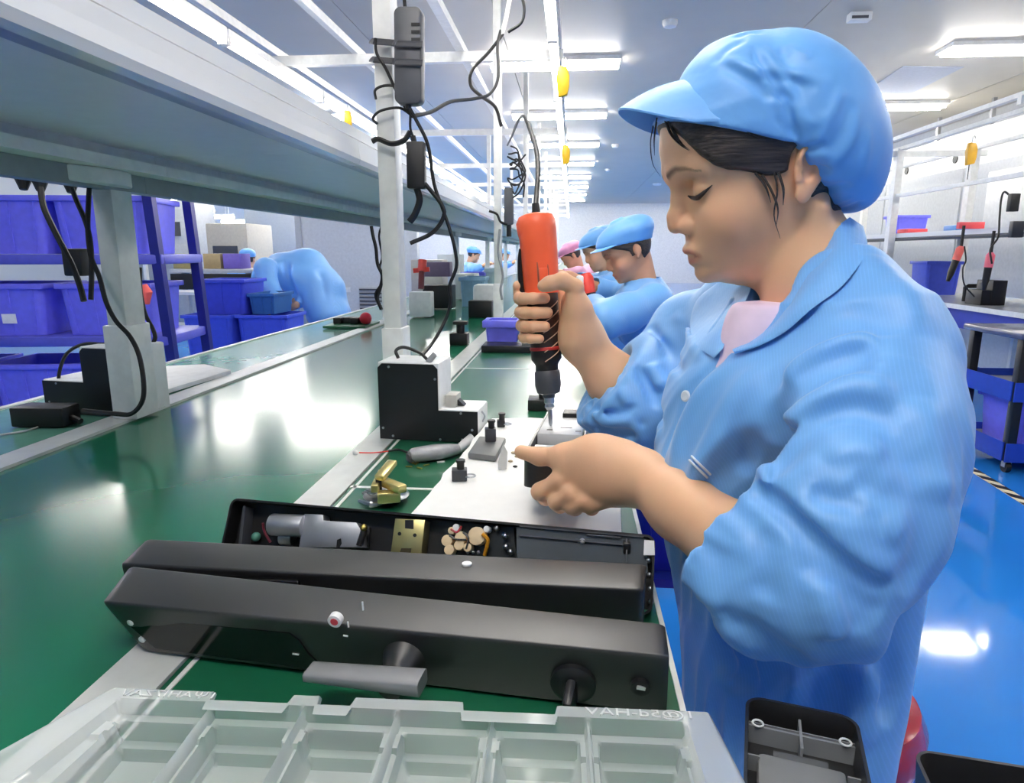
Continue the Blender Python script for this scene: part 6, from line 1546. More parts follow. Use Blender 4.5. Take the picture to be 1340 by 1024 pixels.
# neck opening
COATF.chain([nb_ + V(0, 0, .09), nb_ + V(-.006, 0, .0), atD(1008, 400, .742)], [.062, .056, .034], k=.012, op='S', kj=.02)
COATF.chain([atD(1000, 400, .735), atD(966, 452, .715)], [.030, .006], k=.010, op='S')
def on_coat(*px):
    out = []
    for u, v in px:
        p = COATF.trace(u, v)
        if p is not None: out.append(p)
    return out
cfolds = [  # ridges (+) and valleys (-) of the cloth
    (((1150, 458), (1110, 464), (1065, 482), (1030, 512), (1010, 560), (1000, 610)), .018, -.020), (((1150, 440), (1105, 447), (1055, 468), (1020, 500)), .010, .007),
    (((1180, 560), (1130, 535), (1080, 545), (1035, 580), (1005, 640)), .013, -.007), (((1175, 520), (1120, 505), (1065, 525), (1022, 575)), .014, .007),
    (((1200, 520), (1225, 590), (1232, 660)), .02, .006), (((1165, 560), (1205, 640), (1210, 720), (1180, 780)), .016, -.006),
    (((985, 640), (1012, 655), (1060, 698), (1115, 745), (1165, 775)), .008, -.014), (((1005, 632), (1062, 676), (1118, 724), (1170, 756)), .014, .006), (((1080, 735), (1130, 790), (1160, 800)), .010, -.006), (((1060, 745), (1085, 800), (1095, 835)), .010, .006),
    (((1000, 690), (1003, 740), (1000, 785)), .009, -.004), (((1050, 680), (1068, 740), (1075, 800)), .010, -.004), (((1000, 650), (1020, 660), (1050, 690), (1080, 720)), .008, -.005),
    (((1075, 760), (1085, 800), (1090, 840)), .011, .004), (((1110, 770), (1130, 800), (1120, 830)), .012, -.004),
    (((1120, 620), (1160, 650), (1190, 640)), .010, -.0045), (((1080, 600), (1120, 585), (1160, 600)), .010, .0045), (((1060, 640), (1095, 655), (1130, 645)), .009, -.0045), (((1150, 690), (1180, 700)), .010, .004),
    (((1075, 670), (1110, 690), (1150, 700)), .009, .004),
    (((955, 462), (920, 490), (897, 520), (880, 560), (866, 610)), .006, -.008), (((965, 470), (930, 500), (908, 530), (890, 570), (878, 620)), .009, .006),
    (((1005, 520), (985, 560), (975, 610), (985, 650)), .010, -.008), (((1000, 470), (960, 520), (930, 570), (905, 640)), .014, .005), (((1030, 480), (985, 530), (955, 590)), .012, -.005), (((990, 585), (1000, 620), (1000, 650)), .006, .006),
    (((870, 700), (900, 780), (940, 850), (990, 900)), .016, -.008), (((880, 690), (920, 770), (965, 835), (1030, 880)), .018, .007), (((870, 760), (890, 840), (905, 920)), .014, .006),
    (((1060, 870), (1020, 920), (985, 980)), .016, .006), (((1100, 870), (1080, 930), (1060, 990)), .016, -.007), (((1150, 830), (1130, 900), (1110, 980)), .018, .007), (((1180, 800), (1165, 880), (1150, 950)), .014, -.006),
    (((960, 850), (985, 900), (990, 960)), .014, -.006), (((930, 790), (990, 830), (1060, 870)), .014, -.006),
    (((800, 440), (832, 478), (856, 520), (866, 560)), .009, -.012), (((812, 505), (830, 545), (838, 580)), .007, .008), (((760, 530), (790, 552), (830, 548)), .006, .008), (((770, 545), (800, 565), (840, 570)), .006, -.008), (((825, 440), (850, 475), (868, 510)), .010, .007), (((850, 425), (875, 460), (895, 490)), .009, -.007), (((880, 410), (905, 440), (915, 470)), .010, .006),
    (((745, 510), (775, 535), (810, 540), (835, 530)), .006, -.007), (((752, 525), (785, 550), (825, 552)), .007, .006), (((820, 520), (830, 545), (845, 560)), .006, -.006), (((755, 545), (800, 565), (845, 565)), .006, -.004),
    (((940, 390), (915, 420), (905, 450)), .008, -.006), (((965, 385), (935, 430), (915, 475)), .010, .005),
    (((1140, 330), (1180, 380), (1215, 440)), .02, .004), (((1105, 400), (1140, 420), (1170, 440)), .014, -.003)]
fl_ = [(on_coat(*px), w_ * .9, a_ * 1.5) for px, w_, a_ in cfolds]
for p, w_, a_ in fl_:
    if len(p) > 1: COATF.fold(p, w_, a_)
def cloth_noise(axis, wl, amp, seed, centre, R, soft=.05):
    """fine creases running along axis, inside a soft ball"""
    rg = np.random.default_rng(seed); ax_ = np.array(Vector(axis).normalized(), f32); c3 = A3(centre)
    t1 = np.cross(ax_, [0, 0, 1]); t1 = t1 / np.linalg.norm(t1) if np.linalg.norm(t1) > .1 else np.array([1, 0, 0]); t2 = np.cross(ax_, t1)
    ks = []
    for i in range(4):
        a = rg.uniform(0, 6.28); k = 2 * math.pi / (wl * rg.uniform(.8, 1.5)); ks.append(((t1 * math.cos(a) + t2 * math.sin(a)) * k + ax_ * k * rg.uniform(-.35, .35), rg.uniform(0, 6.28)))
    wv_ = [(rg.normal(size=3) / .09, rg.uniform(0, 6.28)) for _ in range(2)]
    def fn(P):
        w0 = sum(np.sin(P @ k.astype(f32) + p) for k, p in wv_) * .9
        n = sum(np.sin(P @ k.astype(f32) + p + w0) for k, p in ks) / 4
        r = np.sqrt(((P - c3) ** 2).sum(1)); m = np.clip((R - r) / soft, 0, 1)
        return (amp * (1 - np.abs(n) * 2.6) * m).astype(f32)
    return fn
cc = atD(985, 725, .60); COATF._add(cloth_noise(Lwr - Lel, .030, .0034, 3, cc, .085), cc, .085, 'D', 0)
cc = atD(1130, 640, .60); COATF._add(cloth_noise(V(-.5, .2, -.8), .050, .0032, 5, cc, .13, .07), cc, .13, 'D', 0)
cc = atD(815, 530, 1.0); COATF._add(cloth_noise(Rwr - Rel, .030, .0030, 8, cc, .085), cc, .085, 'D', 0)
cc = atD(960, 880, .70); COATF._add(cloth_noise(V(.5, 0, -1), .055, .0034, 9, cc, .18, .1), cc, .18, 'D', 0)
cc = atD(940, 560, .76); COATF._add(cloth_noise(V(-.6, .2, -1), .055, .0022, 12, cc, .14, .08), cc, .14, 'D', 0)
vv, qq = surface_nets(COATF, (-.02, .44, .545), (.60, 1.22, 1.20), .0034)
vv, qq = keep_biggest(vv, qq)
coat = mesh_of('coat', vv, qq, COAT, worker)
# shirt showing in the neckline
SH = Field(); SH.chain([nb_ + V(0, 0, -.03), atD(1000, 430, .745), atD(965, 500, .745)], [.050, .036, .03], k=.02, kj=.03)
SH.chain([nb_ + V(0, 0, .12), nb_ + V(.003, 0, .0)], [.054, .056], k=.004, op='S')
SH.func(lambda P: (P[:, 2] - float(atD(985, 398, .72).z)).astype(f32), nb_, .2, k=.004, op='I')
vv, qq = surface_nets(SH, np.array(nb_) - .22, np.array(nb_) + .16, .003)
vv, qq = keep_biggest(vv, qq)
mesh_of('shirt', vv, qq, PINK, worker)
# collar leaves
BOTH = Field(); BOTH.ops = list(COATF.ops); 
def ribbon(inner, outer, lift_i, lift_o, n=28, ns=9, bulge=.004):
    I, O = spline([Vector((u, v, 0)) for u, v in inner], 10), spline([Vector((u, v, 0)) for u, v in outer], 10)
    pick = lambda L, t: L[min(int(t * (len(L) - 1)), len(L) - 2)].lerp(L[min(int(t * (len(L) - 1)) + 1, len(L) - 1)], t * (len(L) - 1) - min(int(t * (len(L) - 1)), len(L) - 2))
    grid = []
    for i in range(n):
        row = []
        for s in range(ns):
            t = s / (ns - 1); q = pick(I, i / (n - 1)).lerp(pick(O, i / (n - 1)), t)
            p = COATF.trace(q.x, q.y, .5, 1.05)
            row.append((q, p))
        grid.append(row)
    D_f = lambda p: (p - cam_p).dot(Vector(_fw))
    dep = np.array([[D_f(p) if p is not None else np.nan for q, p in row] for row in grid])
    for i in range(n):
        bad = np.isnan(dep[i])
        if bad.all(): dep[i] = .75
        elif bad.any(): dep[i, bad] = np.interp(np.where(bad)[0], np.where(~bad)[0], dep[i, ~bad])
    for _ in range(6):      # even out
        d2 = dep.copy(); d2[1:-1] = (dep[:-2] + dep[1:-1] * 2 + dep[2:]) / 4; d2[:, 1:-1] = (d2[:, :-2] + d2[:, 1:-1] * 2 + d2[:, 2:]) / 4; dep = d2
    vt, vb = [], []
    for i in range(n):
        for s in range(ns):
            t = s / (ns - 1); lift = lift_i + (lift_o - lift_i) * t + bulge * math.sin(math.pi * t)
            q = grid[i][s][0]; p = atD(q.x, q.y, dep[i, s]); r = (cam_p - p).normalized()
            vt.append(p + r * lift); vb.append(p + r * (lift - .0028))
    N = len(vt); f = []
    for i in range(n - 1):
        for s in range(ns - 1):
            a = i * ns + s; f += [(a, a + 1, a + ns + 1, a + ns), (N + a, N + a + ns, N + a + ns + 1, N + a + 1)]
        f += [(i * ns, i * ns + ns, N + i * ns + ns, N + i * ns), (i * ns + ns - 1, N + i * ns + ns - 1, N + i * ns + 2 * ns - 1, i * ns + 2 * ns - 1)]
    for s in range(ns - 1):
        a = s; b = (n - 1) * ns + s; f += [(a, N + a, N + a + 1, a + 1), (b, b + 1, N + b + 1, N + b)]
    return MB().add(vt + vb, f)
ribbon([(1112, 284), (1082, 306), (1052, 342), (1026, 384), (1006, 414), (978, 446), (958, 457)], [(1130, 296), (1134, 328), (1104, 372), (1062, 404), (1030, 432), (994, 452), (962, 463)], .012, .008).build('collar', COAT, coat, smooth=True)
ribbon([(986, 366), (978, 388), (964, 414), (952, 438), (946, 456)], [(938, 370), (912, 392), (903, 424), (912, 452), (934, 468)], .010, .006, n=20).build('collar', COAT, coat, smooth=True)
# buttons, pocket edge
WB = mat('white_button', (240, 244, 250), .3)
def stick(u, v, field=COATF):
    p = field.trace(u, v); e = .003
    g = np.array([float(field.ev((np.array(p) + d)[None, :])[0] - field.ev((np.array(p) - d)[None, :])[0]) for d in np.eye(3) * e]); return p, Vector(g).normalized()
p, n_ = stick(898, 518)
MB().lathe([(.0062, -.002), (.0068, .0015), (.005, .003), (.001, .0024)], p, n_, 20).build('button', WB, coat, smooth=True)
pw = mat('pocket_piping', (226, 236, 248), .5)
for pts in (((906, 597), (911, 602), (917, 608), (923, 614), (929, 620)), ((903, 602), (908, 607), (914, 613), (920, 619), (925, 624))):
    MB().tube([(lambda q: q[0] + q[1] * .0008)(stick(u, v)) for u, v in pts], .0013, 6, 4).build('pocket_edge', pw, coat)
# ------------------------------------------------------------------ electric screwdriver
sd = thing('electric_screwdriver', 'orange and black electric screwdriver gripped in the front worker\'s fist', 'screwdriver', SDb)
def axm(prof, nm, m_, par=sd, n=28, sx=1.0):
    prof = [(r * 1.09, t) for r, t in prof]
    L_ = (SDb - SDt).length; rings = []
    for r, t in prof:
        c = SDt.lerp(SDb, t); rings.append([c + (e1 * math.cos(2 * math.pi * j / n) * sx + e2 * math.sin(2 * math.pi * j / n)) * max(r, 1e-5) for j in range(n)])
    return MB().loft(rings).build(nm, m_, par, smooth=True)
GRIP = mat('dark_brown_rubber', (58, 44, 42), .5)
axm([(.001, -.014), (.016, -.012), (.0225, -.004), (.0262, .02), (.0268, .06), (.0262, .2), (.0252, .32), (.0242, .36)], 'motor_housing', ORANGE)
# shoulder bulge of the housing on the left
rings = []
for t, r, o in ((-.005, .012, .004), (.0, .020, .004), (.03, .024, .004), (.08, .0235, .003), (.13, .021, .001), (.18, .018, 0)):
    c = SDt.lerp(SDb, t) - e1 * o; rings.append([c + (e1 * math.cos(k * math.pi / 12) * 1.08 + e2 * math.sin(k * math.pi / 12)) * r * 1.09 for k in range(24)])
MB().loft(rings).build('housing_cap', ORANGE, sd, smooth=True)
axm([(.0225, .355), (.0228, .37), (.0222, .50), (.0215, .60), (.0215, .612)], 'grip', GRIP)
m = MB()
for k in range(6):
    t0 = .40 + .045 * k; m.tube([SDP(t0 + .055 * s, 70 - 60 * s if False else 20 + 75 * s, .0246 - .0006 * k * .3) for s in np.linspace(1, 0, 8)], .0009, 6)
m.build('grip_stripe', mat('stripe_tan', (206, 168, 140), .45), sd)
axm([(.0222, .612), (.0228, .616), (.0228, .624), (.0222, .628)], 'red_ring', mat('ring_red', (214, 66, 60), .4))
axm([(.0215, .628), (.0220, .64), (.0218, .672), (.0180, .690), (.0165, .700), (.0165, .725)], 'clutch_collar', BLACK)
axm([(.0150, .72), (.0185, .735), (.0190, .80), (.0165, .835), (.0095, .845), (.0085, .86)], 'chuck', DARK)
axm([(.0075, .858), (.0075, .885), (.0060, .89), (.0072, .905), (.0050, .915), (.0042, .92)], 'bit_holder', STEEL)
axm([(.0031, .918), (.0030, .985), (.0016, 1.0)], 'bit', STEEL)
MB().tube([SDP(.145, 168, .0278), SDP(.20, 172, .0300), SDP(.28, 174, .0311), SDP(.36, 174, .0300), SDP(.395, 174, .0272)], [.003, .0042, .0046, .0042, .003], 8, 4).build('lever', BLACK, sd, smooth=True)
q = [SDP(t, a, .0275) for t, a in ((.215, 62), (.215, 100), (.335, 100), (.335, 62))]
MB().hexa([p - e2 * .004 for p in q] + [p + e2 * .0012 for p in q]).build('clip_window', mat('window_brown', (150, 84, 66), .4), sd, bevel=.001)
q = [SDP(t, a, .0281) for t, a in ((.245, 66), (.245, 94), (.33, 94), (.33, 66))]
MB().hexa([p - e2 * .004 for p in q] + [p + e2 * .0018 for p in q]).build('clip', ORANGE, sd, bevel=.001)
MB().tube([SDt.lerp(SDb, -.0), SDt.lerp(SDb, -.06)], [.0075, .0055], 10).build('strain_relief', BLACK, sd)
MB().tube([SDt.lerp(SDb, -.05), atD(702, 255, 1.05), atD(704, 222, 1.1), atD(700, 190, 1.2), atD(686, 153, 1.5), atD(677, 160, 1.9), atD(670, 178, 2.6), atD(664, 190, 3.4)], .0042, 10, 8).build('power_cord', CABLE, sd, smooth=True)
# ------------------------------------------------------------------ the other workers
CAPB = CAPM; PINKC = cloth_mat('pink_cap_cloth', (236, 160, 200), 0.0)
def far_person(label, Ho, yaw, pitch, hip, arms, h=.007, coat_m=COAT, cap_m=CAPB, skin=(222, 172, 140), hairc=HAIR, legs=None, brim=True, bag=True, mask=False, shw=.185, cw=.115):
    """Ho head centre; yaw 180 = facing the line (-X); arms = list of (side, elbow, wrist) world points"""
    y = math.radians(yaw); p = math.radians(pitch)
    f0 = V(math.cos(y), math.sin(y), 0); l = V(-math.sin(y), math.cos(y), 0)
    f = f0 * math.cos(p) - V(0, 0, 1) * math.sin(p); z = f0 * math.sin(p) + V(0, 0, 1) * math.cos(p)
    Fr = Frame(np.array(Ho), f, l, z)
    nb = Fr.w(-.03, 0, -.09).lerp(Vector(Ho) - f0 * .06 + V(0, 0, -.16), .7)
    sh = {s: nb + l * s * shw + V(0, 0, -.055) - f0 * .0 for s in (1, -1)}
    B = Field(); head_field(B, Fr, 1.0, fine=False, male=True)
    B.chain([Fr.w(-.02, 0, -.04), nb, nb + V(0, 0, -.08)], [.052, .054, .07], k=.02)
    B.chain([nb + V(0, 0, -.08), hip], [.09, .10], k=.03)
    for s, e, w in arms:
        B.chain([sh[s], e, w], [.045, .038, .028], k=.02)
        d = (w - e).normalized(); up_ = V(0, 0, 1); sd_ = d.cross(up_).normalized()
        B.chain([w, w + d * .06], [.028, .032], k=.02)
        for k in range(4): 
            o = sd_ * (k - 1.5) * .018; B.chain([w + d * .06 + o, w + d * .11 + o * 1.1 - up_ * .01, w + d * .125 + o - up_ * .04], [.010, .009, .008], k=.006)
        B.chain([w + d * .02 + sd_ * .025, w + d * .06 + sd_ * .045 * (1 if s < 0 else -1), w + d * .09 + sd_ * .03 * (1 if s < 0 else -1) - up_ * .02], [.012, .011, .009], k=.01)
    if legs:
        for lp_ in legs: B.chain(lp_, [.075] + [.05] * (len(lp_) - 1), k=.03)
    pts = [Vector(Ho), hip, nb] + [q for a in arms for q in a[1:]] + [q for lp_ in (legs or []) for q in lp_]
    lo = np.array([min(q[i] for q in pts) for i in range(3)]) - .24; hi = np.array([max(q[i] for q in pts) for i in range(3)]) + .24
    vv, qq = surface_nets(B, lo, hi, h); vv, qq = keep_biggest(vv, qq, 40)
    o = mesh_of('person', vv, qq, SKIN); set_colors(o, skin_cols(vv, Fr, skin, (196, 120, 110), (40, 34, 32), (224, 160, 134))); tag(o, label, 'person')
    Cf = Field(); mid = nb.lerp(hip, .5)
    Cf.chain([sh[1], nb + V(0, 0, -.035), sh[-1]], [.065, .072, .065], k=.04, kj=.03)
    Cf.chain([nb + V(0, 0, -.10), mid + f0 * .01, hip, hip + (hip - nb).normalized() * .08], [cw, cw + .012, cw + .015, cw + .02], k=.05, kj=.03)
    for s in (1, -1): Cf.chain([nb + l * s * .075 + V(0, 0, -.14), mid + l * s * .065, hip + l * s * .06], [cw - .005, cw, cw + .005], k=.05, kj=.03)
    for s, e, w in arms:
        Cf.chain([sh[s], sh[s].lerp(e, .6), e, e.lerp(w, .62)], [.066, .068, .062, .054], k=.03, kj=.04)
        Cf.chain([e.lerp(w, .45), e.lerp(w, .9)], [.036, .05], k=.006, op='S')
    Cf.chain([Fr.w(-.02, 0, -.06), nb + V(0, 0, .02), nb + f0 * .055 + V(0, 0, -.06)], [.058, .058, .03], k=.015, op='S')
    rr = random.Random(len(label))
    for k in range(14):
        a = rr.uniform(0, 6.28); t = rr.uniform(.1, .9); c = nb.lerp(hip, t) + (f0 * math.cos(a) + l * math.sin(a)) * (cw + .03)
        Cf.fold([c + V(0, 0, .07) + l * rr.uniform(-.03, .03), c, c + V(0, 0, -.08) + f0 * rr.uniform(-.05, .05)], .018, rr.choice((-.012, .009)))
    for s, e, w in arms:
        for k in range(5):
            c = sh[s].lerp(e, rr.uniform(.2, 1)); Cf.fold([c + f0 * .06 + V(0, 0, .03), c + l * s * .06, c - f0 * .05 - V(0, 0, .03)], .012, rr.choice((-.010, .008)))
    vv, qq = surface_nets(Cf, lo - .04, hi + .04, h * 1.15); vv, qq = keep_biggest(vv, qq, 40)
    ct = mesh_of('coat', vv, qq, coat_m, o)
    if legs:
        tm = MB()
        for lp_ in legs: tm.tube(lp_[:-1] + [lp_[-1] + V(0, 0, .05)], [.095, .075, .065], 12)
        tm.build('trousers', mat('navy_trousers', (30, 44, 110), .7), o, smooth=True)
    # collar
    rings = []
    for i in range(26):
        a = math.radians(28 + 304 * i / 25); d = f0 * math.cos(a) + l * math.sin(a); dr = V(0, 0, -.035 - .05 * max(0, math.cos(a)))
        c0, c1 = nb + d * .062 + V(0, 0, .022 + .012 * -math.cos(a)), nb + d * (.105 + .02 * abs(math.sin(a))) + dr
        rings.append([c0, c0 + d * .005, c1 + d * .006 + V(0, 0, .006), c1])
    MB().loft(rings).build('collar', coat_m, ct, smooth=True)
    Hf = Field(); fn, c, R = base_head(Fr, .006); Hf.func(fn, c, R)
    Hf.func(hair_cut(Fr, [-.12, -.05, -.03, -.028, .012, .014, .04, .09, .115], [-.07, -.065, -.05, -.012, -.012, .012, .03, .06, .07], None), Fr.w(0, 0, 0), .3, k=.004, op='I')
    for s in (1, -1): Hf.ell(Fr.w(-.017, s * .078, -.002), (.019, .016, .032), Fr.R, k=.002, op='S')
    vv, qq = surface_nets(Hf, np.array(Fr.o) - .16, np.array(Fr.o) + .16, h * .8); vv, qq = keep_biggest(vv, qq, 40)
    mesh_of('hair', vv, qq, hairc, o)
    Kf = Field(); fn, c, R = base_head(Fr, .011); Kf.func(fn, c, R)
    Kf.ell(Fr.w(-.005, 0, .088), (.105, .088, .050), Fr.R, k=.02)
    Kf.func(lambda P: (lambda q: ((.040 + .25 * q[:, 0] - q[:, 2])).astype(f32))(Fr.loc(P)), Fr.w(0, 0, 0), .3, k=.004, op='I')
    if bag: Kf.ell(Fr.w(-.055, 0, .075), (.078, .092, .052), Fr.R, k=.02)
    for k in range(9):
        a = rr.uniform(0, 6.28); Kf.fold([Fr.w(.05 * math.cos(a) - .02, .05 * math.sin(a), .13), Fr.w(.1 * math.cos(a) - .02, .09 * math.sin(a), .075)], .010, rr.choice((-.006, .005)))
    vv, qq = surface_nets(Kf, np.array(Fr.o) + (-.2, -.2, -.1), np.array(Fr.o) + .22, h * .9); vv, qq = keep_biggest(vv, qq, 40)
    cp_ = mesh_of('cap', vv, qq, cap_m, o)
    if brim:
        n, ns = 21, 7; top, bot, fc_ = [], [], []
        for i in range(n):
            a = -1 + 2 * i / (n - 1); k = max(0., 1 - a * a)
            pi = np.array([.045 + .055 * k ** .5, .078 * a, .062 + .012 * k]); po = np.array([.05 + .10 * k ** .45, .080 * a, .058 + .012 * k])
            for s in range(ns): q = pi + (po - pi) * s / (ns - 1); top.append(Fr.w(*q)); bot.append(Fr.w(*(q - np.array([0, 0, .003]))))
        N = len(top)
        for i in range(n - 1):
            for s in range(ns - 1):
                a = i * ns + s; fc_ += [(a, a + 1, a + ns + 1, a + ns), (N + a, N + a + ns, N + a + ns + 1, N + a + 1)]
            fc_ += [(i * ns + ns - 1, N + i * ns + ns - 1, N + i * ns + 2 * ns - 1, i * ns + 2 * ns - 1)]
        MB().add(top + bot, fc_).build('brim', cap_m, cp_, smooth=True)
    return o, Fr, nb, sh
# the man at the next place
Hm = atD(825, 330, 2.75)
hipm = V(Hm.x + .20, Hm.y - .02, .64)
far_person('person in a blue coat and cap, second along the bench, looking down at his work', Hm, 186, 26, hipm,
           [(1, atD(792, 420, 2.45), atD(770, 392, 2.75)), (-1, V(Hm.x + .0, Hm.y + .30, .92), V(Hm.x - .2, Hm.y + .2, 1.0))], h=.0065, skin=(214, 160, 128), shw=.20, cw=.122)
Hn = atD(788, 328, 4.0)
far_person('person in a blue coat and cap partly hidden behind the second worker', Hn, 184, 24, V(Hn.x + .12, Hn.y + .02, .66),
           [(1, V(Hn.x + .0, Hn.y - .28, .92), V(Hn.x - .2, Hn.y - .14, .98)), (-1, V(Hn.x, Hn.y + .30, .92), V(Hn.x - .2, Hn.y + .2, .98))], h=.009)
Hp = atD(741, 347, 6.6)
far_person('person in a pink cap and pink coat far along the bench behind the screwdriver', V(Hp.x + .06, Hp.y, 1.09), 182, 34, V(Hp.x + .46, Hp.y, .84),
           [(1, V(Hp.x + .12, Hp.y - .27, .93), V(Hp.x - .08, Hp.y - .12, .92)), (-1, V(Hp.x + .12, Hp.y + .27, .93), V(Hp.x - .08, Hp.y + .12, .92))], h=.012, coat_m=cloth_mat('pink_coat_cloth', (238, 176, 208), 0.0), cap_m=PINKC, legs=[[V(Hp.x + .46, Hp.y + s_ * .08, .82), V(Hp.x + .48, Hp.y + s_ * .09, .45), V(Hp.x + .46, Hp.y + s_ * .09, .06)] for s_ in (1, -1)])
# across the conveyor, far away
Hw = atD(619, 334, 11.0)
far_person('person in a blue coat and cap far off on the left side of the conveyor', Hw, 20, 18, V(Hw.x - .1, Hw.y, .55),
           [(-1, V(Hw.x + .05, Hw.y - .3, .86), V(Hw.x + .22, Hw.y - .2, .93)), (1, V(Hw.x + .05, Hw.y + .3, .86), V(Hw.x + .22, Hw.y + .2, .93))], h=.012)
Hx = atD(660, 334, 14.5)
far_person('person in a blue coat and cap farthest off, seen behind the second post', Hx, 10, 18, V(Hx.x - .1, Hx.y, .55),
           [(-1, V(Hx.x + .05, Hx.y - .3, .86), V(Hx.x + .22, Hx.y - .2, .93)), (1, V(Hx.x + .05, Hx.y + .3, .86), V(Hx.x + .22, Hx.y + .2, .93))], h=.014)
# woman in the back left
Hl = atY(325, 340, 8.25)
far_person('person in a blue cap and coat at the back left, beyond the bending worker', Hl, 100, 10, V(Hl.x, Hl.y + .02, .55),
           [(-1, V(Hl.x + .28, Hl.y + .1, .8), V(Hl.x + .2, Hl.y + .3, .85)), (1, V(Hl.x - .28, Hl.y + .1, .8), V(Hl.x - .2, Hl.y + .3, .85))], h=.013, brim=False)
# bending worker over the crates
db = 6.4
def bp(u, v, d=db): return atD(u, v, d)
Bf = Field(); hip_ = bp(424, 392); shd = bp(362, 350)
Bf.chain([hip_, bp(405, 352), shd], [.15, .15, .12], k=.05, kj=.05)
for dy in (-.09, .09):
    k0 = hip_ + V(.0, dy, -.05); Bf.chain([k0, V(k0.x + .05, k0.y, .48), V(k0.x + .02, k0.y, .06)], [.09, .06, .045], k=.04)
    Bf.chain([V(k0.x + .02, k0.y, .05), V(k0.x - .16, k0.y, .04)], [.045, .035], k=.03)
Frb = Frame(np.array(bp(348, 366, 6.5)), (-.35, -.2, -.91), (.3, -.95, .1), (-.89, -.24, .39)); head_field(Bf, Frb, 1.0, fine=False)
Bf.chain([shd, Frb.w(-.02, 0, -.08)], [.07, .055], k=.03)
wl = bp(380, 400, 6.1)
for s, dy in ((0, -.27), (1, .12)):
    w = V(wl.x + .02 * s, wl.y + dy * .7, wl.z); e = V(shd.x + .06, shd.y + dy * 1.2, (shd.z + w.z) / 2 + .02)
    Bf.chain([V(shd.x, shd.y + dy, shd.z - .02), e, w], [.05, .04, .03], k=.02)
    Bf.chain([w, w + V(-.05, 0, -.03)], [.03, .03], k=.02)
    for k in range(5): Bf.chain([w + V(-.04, 0, -.03), w + V(-.09, (k - 2) * .02, -.05), w + V(-.11, (k - 2) * .022, -.08)], [.012, .010, .009], k=.008)
lo = (min(hip_.x, Frb.o[0]) - .5, hip_.y - .6, 0); hi = (hip_.x + .45, hip_.y + .6, 1.55)
vv, qq = surface_nets(Bf, lo, hi, .013); vv, qq = keep_biggest(vv, qq, 40)
bw = mesh_of('person', vv, qq, SKIN); set_colors(bw, np.tile(np.array(lin((205, 158, 128))), (len(vv), 1)))
tag(bw, 'person in a blue coat bending far over into the blue crates under the shelf', 'person')
Cf = Field()
Cf.chain([bp(428, 408), bp(424, 380), bp(402, 352), bp(368, 352)], [.20, .19, .185, .155], k=.05, kj=.06)
for dy in (-.12, .12): Cf.chain([bp(432, 412) + V(0, dy, 0), bp(418, 372) + V(0, dy, 0), bp(372, 356) + V(0, dy, 0)], [.16, .15, .13], k=.05, kj=.05)
Cf.chain([bp(440, 404) + V(.02, -.05, 0), bp(443, 418) + V(.02, -.05, -.02)], [.09, .08], k=.05)
for s, dy in ((0, -.27), (1, .12)):
    w = V(wl.x + .02 * s, wl.y + dy * .7, wl.z); e = V(shd.x + .06, shd.y + dy * 1.2, (shd.z + w.z) / 2 + .02)
    Cf.chain([V(shd.x + .02, shd.y + dy, shd.z - .01), e, e.lerp(w, .85)], [.11, .085, .075], k=.02, kj=.04)
for pts, w_, a_ in (((bp(425, 350), bp(432, 378), bp(436, 410)), .02, -.035), ((bp(384, 340), bp(392, 372), bp(392, 405)), .016, -.075), ((bp(410, 345), bp(416, 380), bp(414, 415)), .03, .02), ((bp(372, 350), bp(384, 370), bp(386, 390)), .025, -.03)):
    Cf.fold([p + V(0, -.2, 0) for p in pts], w_ * 2.5, a_)
vv, qq = surface_nets(Cf, lo, hi, .013); vv, qq = keep_biggest(vv, qq, 40)
mesh_of('coat', vv, qq, COAT, bw)
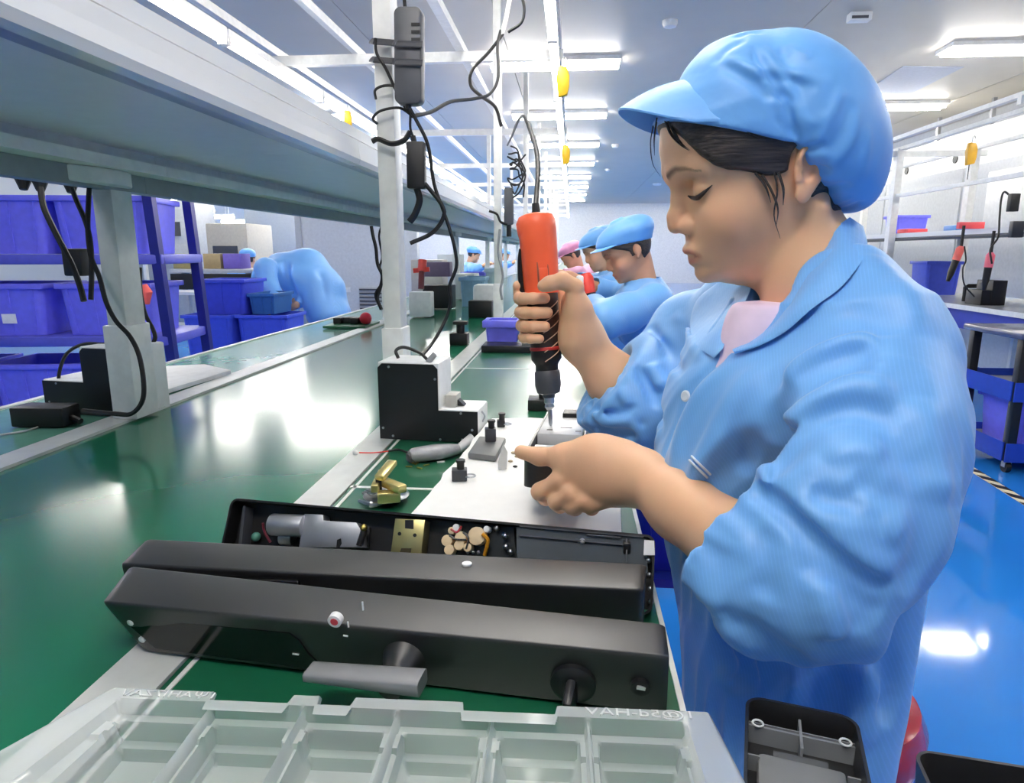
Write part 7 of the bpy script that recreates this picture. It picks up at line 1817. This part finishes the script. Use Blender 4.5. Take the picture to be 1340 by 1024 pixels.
Kf = Field(); Kf.ell(Frb.w(-.015, 0, .06), (.105, .085, .08), Frb.R)
vv, qq = surface_nets(Kf, np.array(Frb.o) - .25, np.array(Frb.o) + .25, .013); mesh_of('cap', vv, qq, CAPB, bw)
tr = MB()
for dy in (-.09, .09):
    k0 = hip_ + V(.0, dy, -.05); tr.tube([k0, V(k0.x + .05, k0.y, .48), V(k0.x + .02, k0.y, .10)], [.115, .085, .07], 12)
tr.build('trousers', mat('navy_trousers', (30, 44, 110), .7), bw, smooth=True)
# seats for the other workers
SEAT = mat('stool_seat_dark', (60, 60, 70), .5)
def seat(label, x, y, ztop):
    t = thing('work_stool', label, 'stool', (x, y, 0), 0)
    MB().lathe([(.15, ztop - .03), (.155, ztop - .01), (.14, ztop), (.001, ztop)], (x, y, 0), (0, 0, 1), 24).build('seat', SEAT, t)
    for k in range(4): a = k * math.pi / 2 + .7; MB().bar(V(x + .09 * math.cos(a), y + .09 * math.sin(a), ztop - .03), V(x + .16 * math.cos(a), y + .16 * math.sin(a), 0), .025, .025).build('leg', BLACKM, t)
for lab, p, zt_ in (('stool under the second worker along the bench', hipm, .50), ('stool under the worker hidden behind the second one', V(Hn.x + .12, Hn.y + .02, 0), .50), ('stool under the far worker left of the conveyor', V(Hw.x - .1, Hw.y, 0), .40), ('stool under the farthest worker behind the second post', V(Hx.x - .1, Hx.y, 0), .40), ('stool under the person at the back left', V(Hl.x, Hl.y, 0), .40)):
    seat(lab, p.x, p.y, zt_)
# orange driver held by the second worker
c = atD(766, 358, 2.72); c2 = atD(774, 398, 2.72)
t = thing('electric_screwdriver', 'red orange screwdriver in the second worker\'s hand', 'screwdriver', c2)
MB().tube([c, c.lerp(c2, .15), c.lerp(c2, .65)], [.02, .03, .027], 12).build('housing', RED, t, smooth=True)
MB().tube([c.lerp(c2, .6), c2, c2 + (c2 - c) * .3], [.027, .024, .012], 12).build('grip', BLACK, t, smooth=True)
MB().box(c.lerp(c2, .3) + V(-.03, -.02, 0), (.03, .03, .06)).build('white_clip', WPLASTIC, t, bevel=.008)
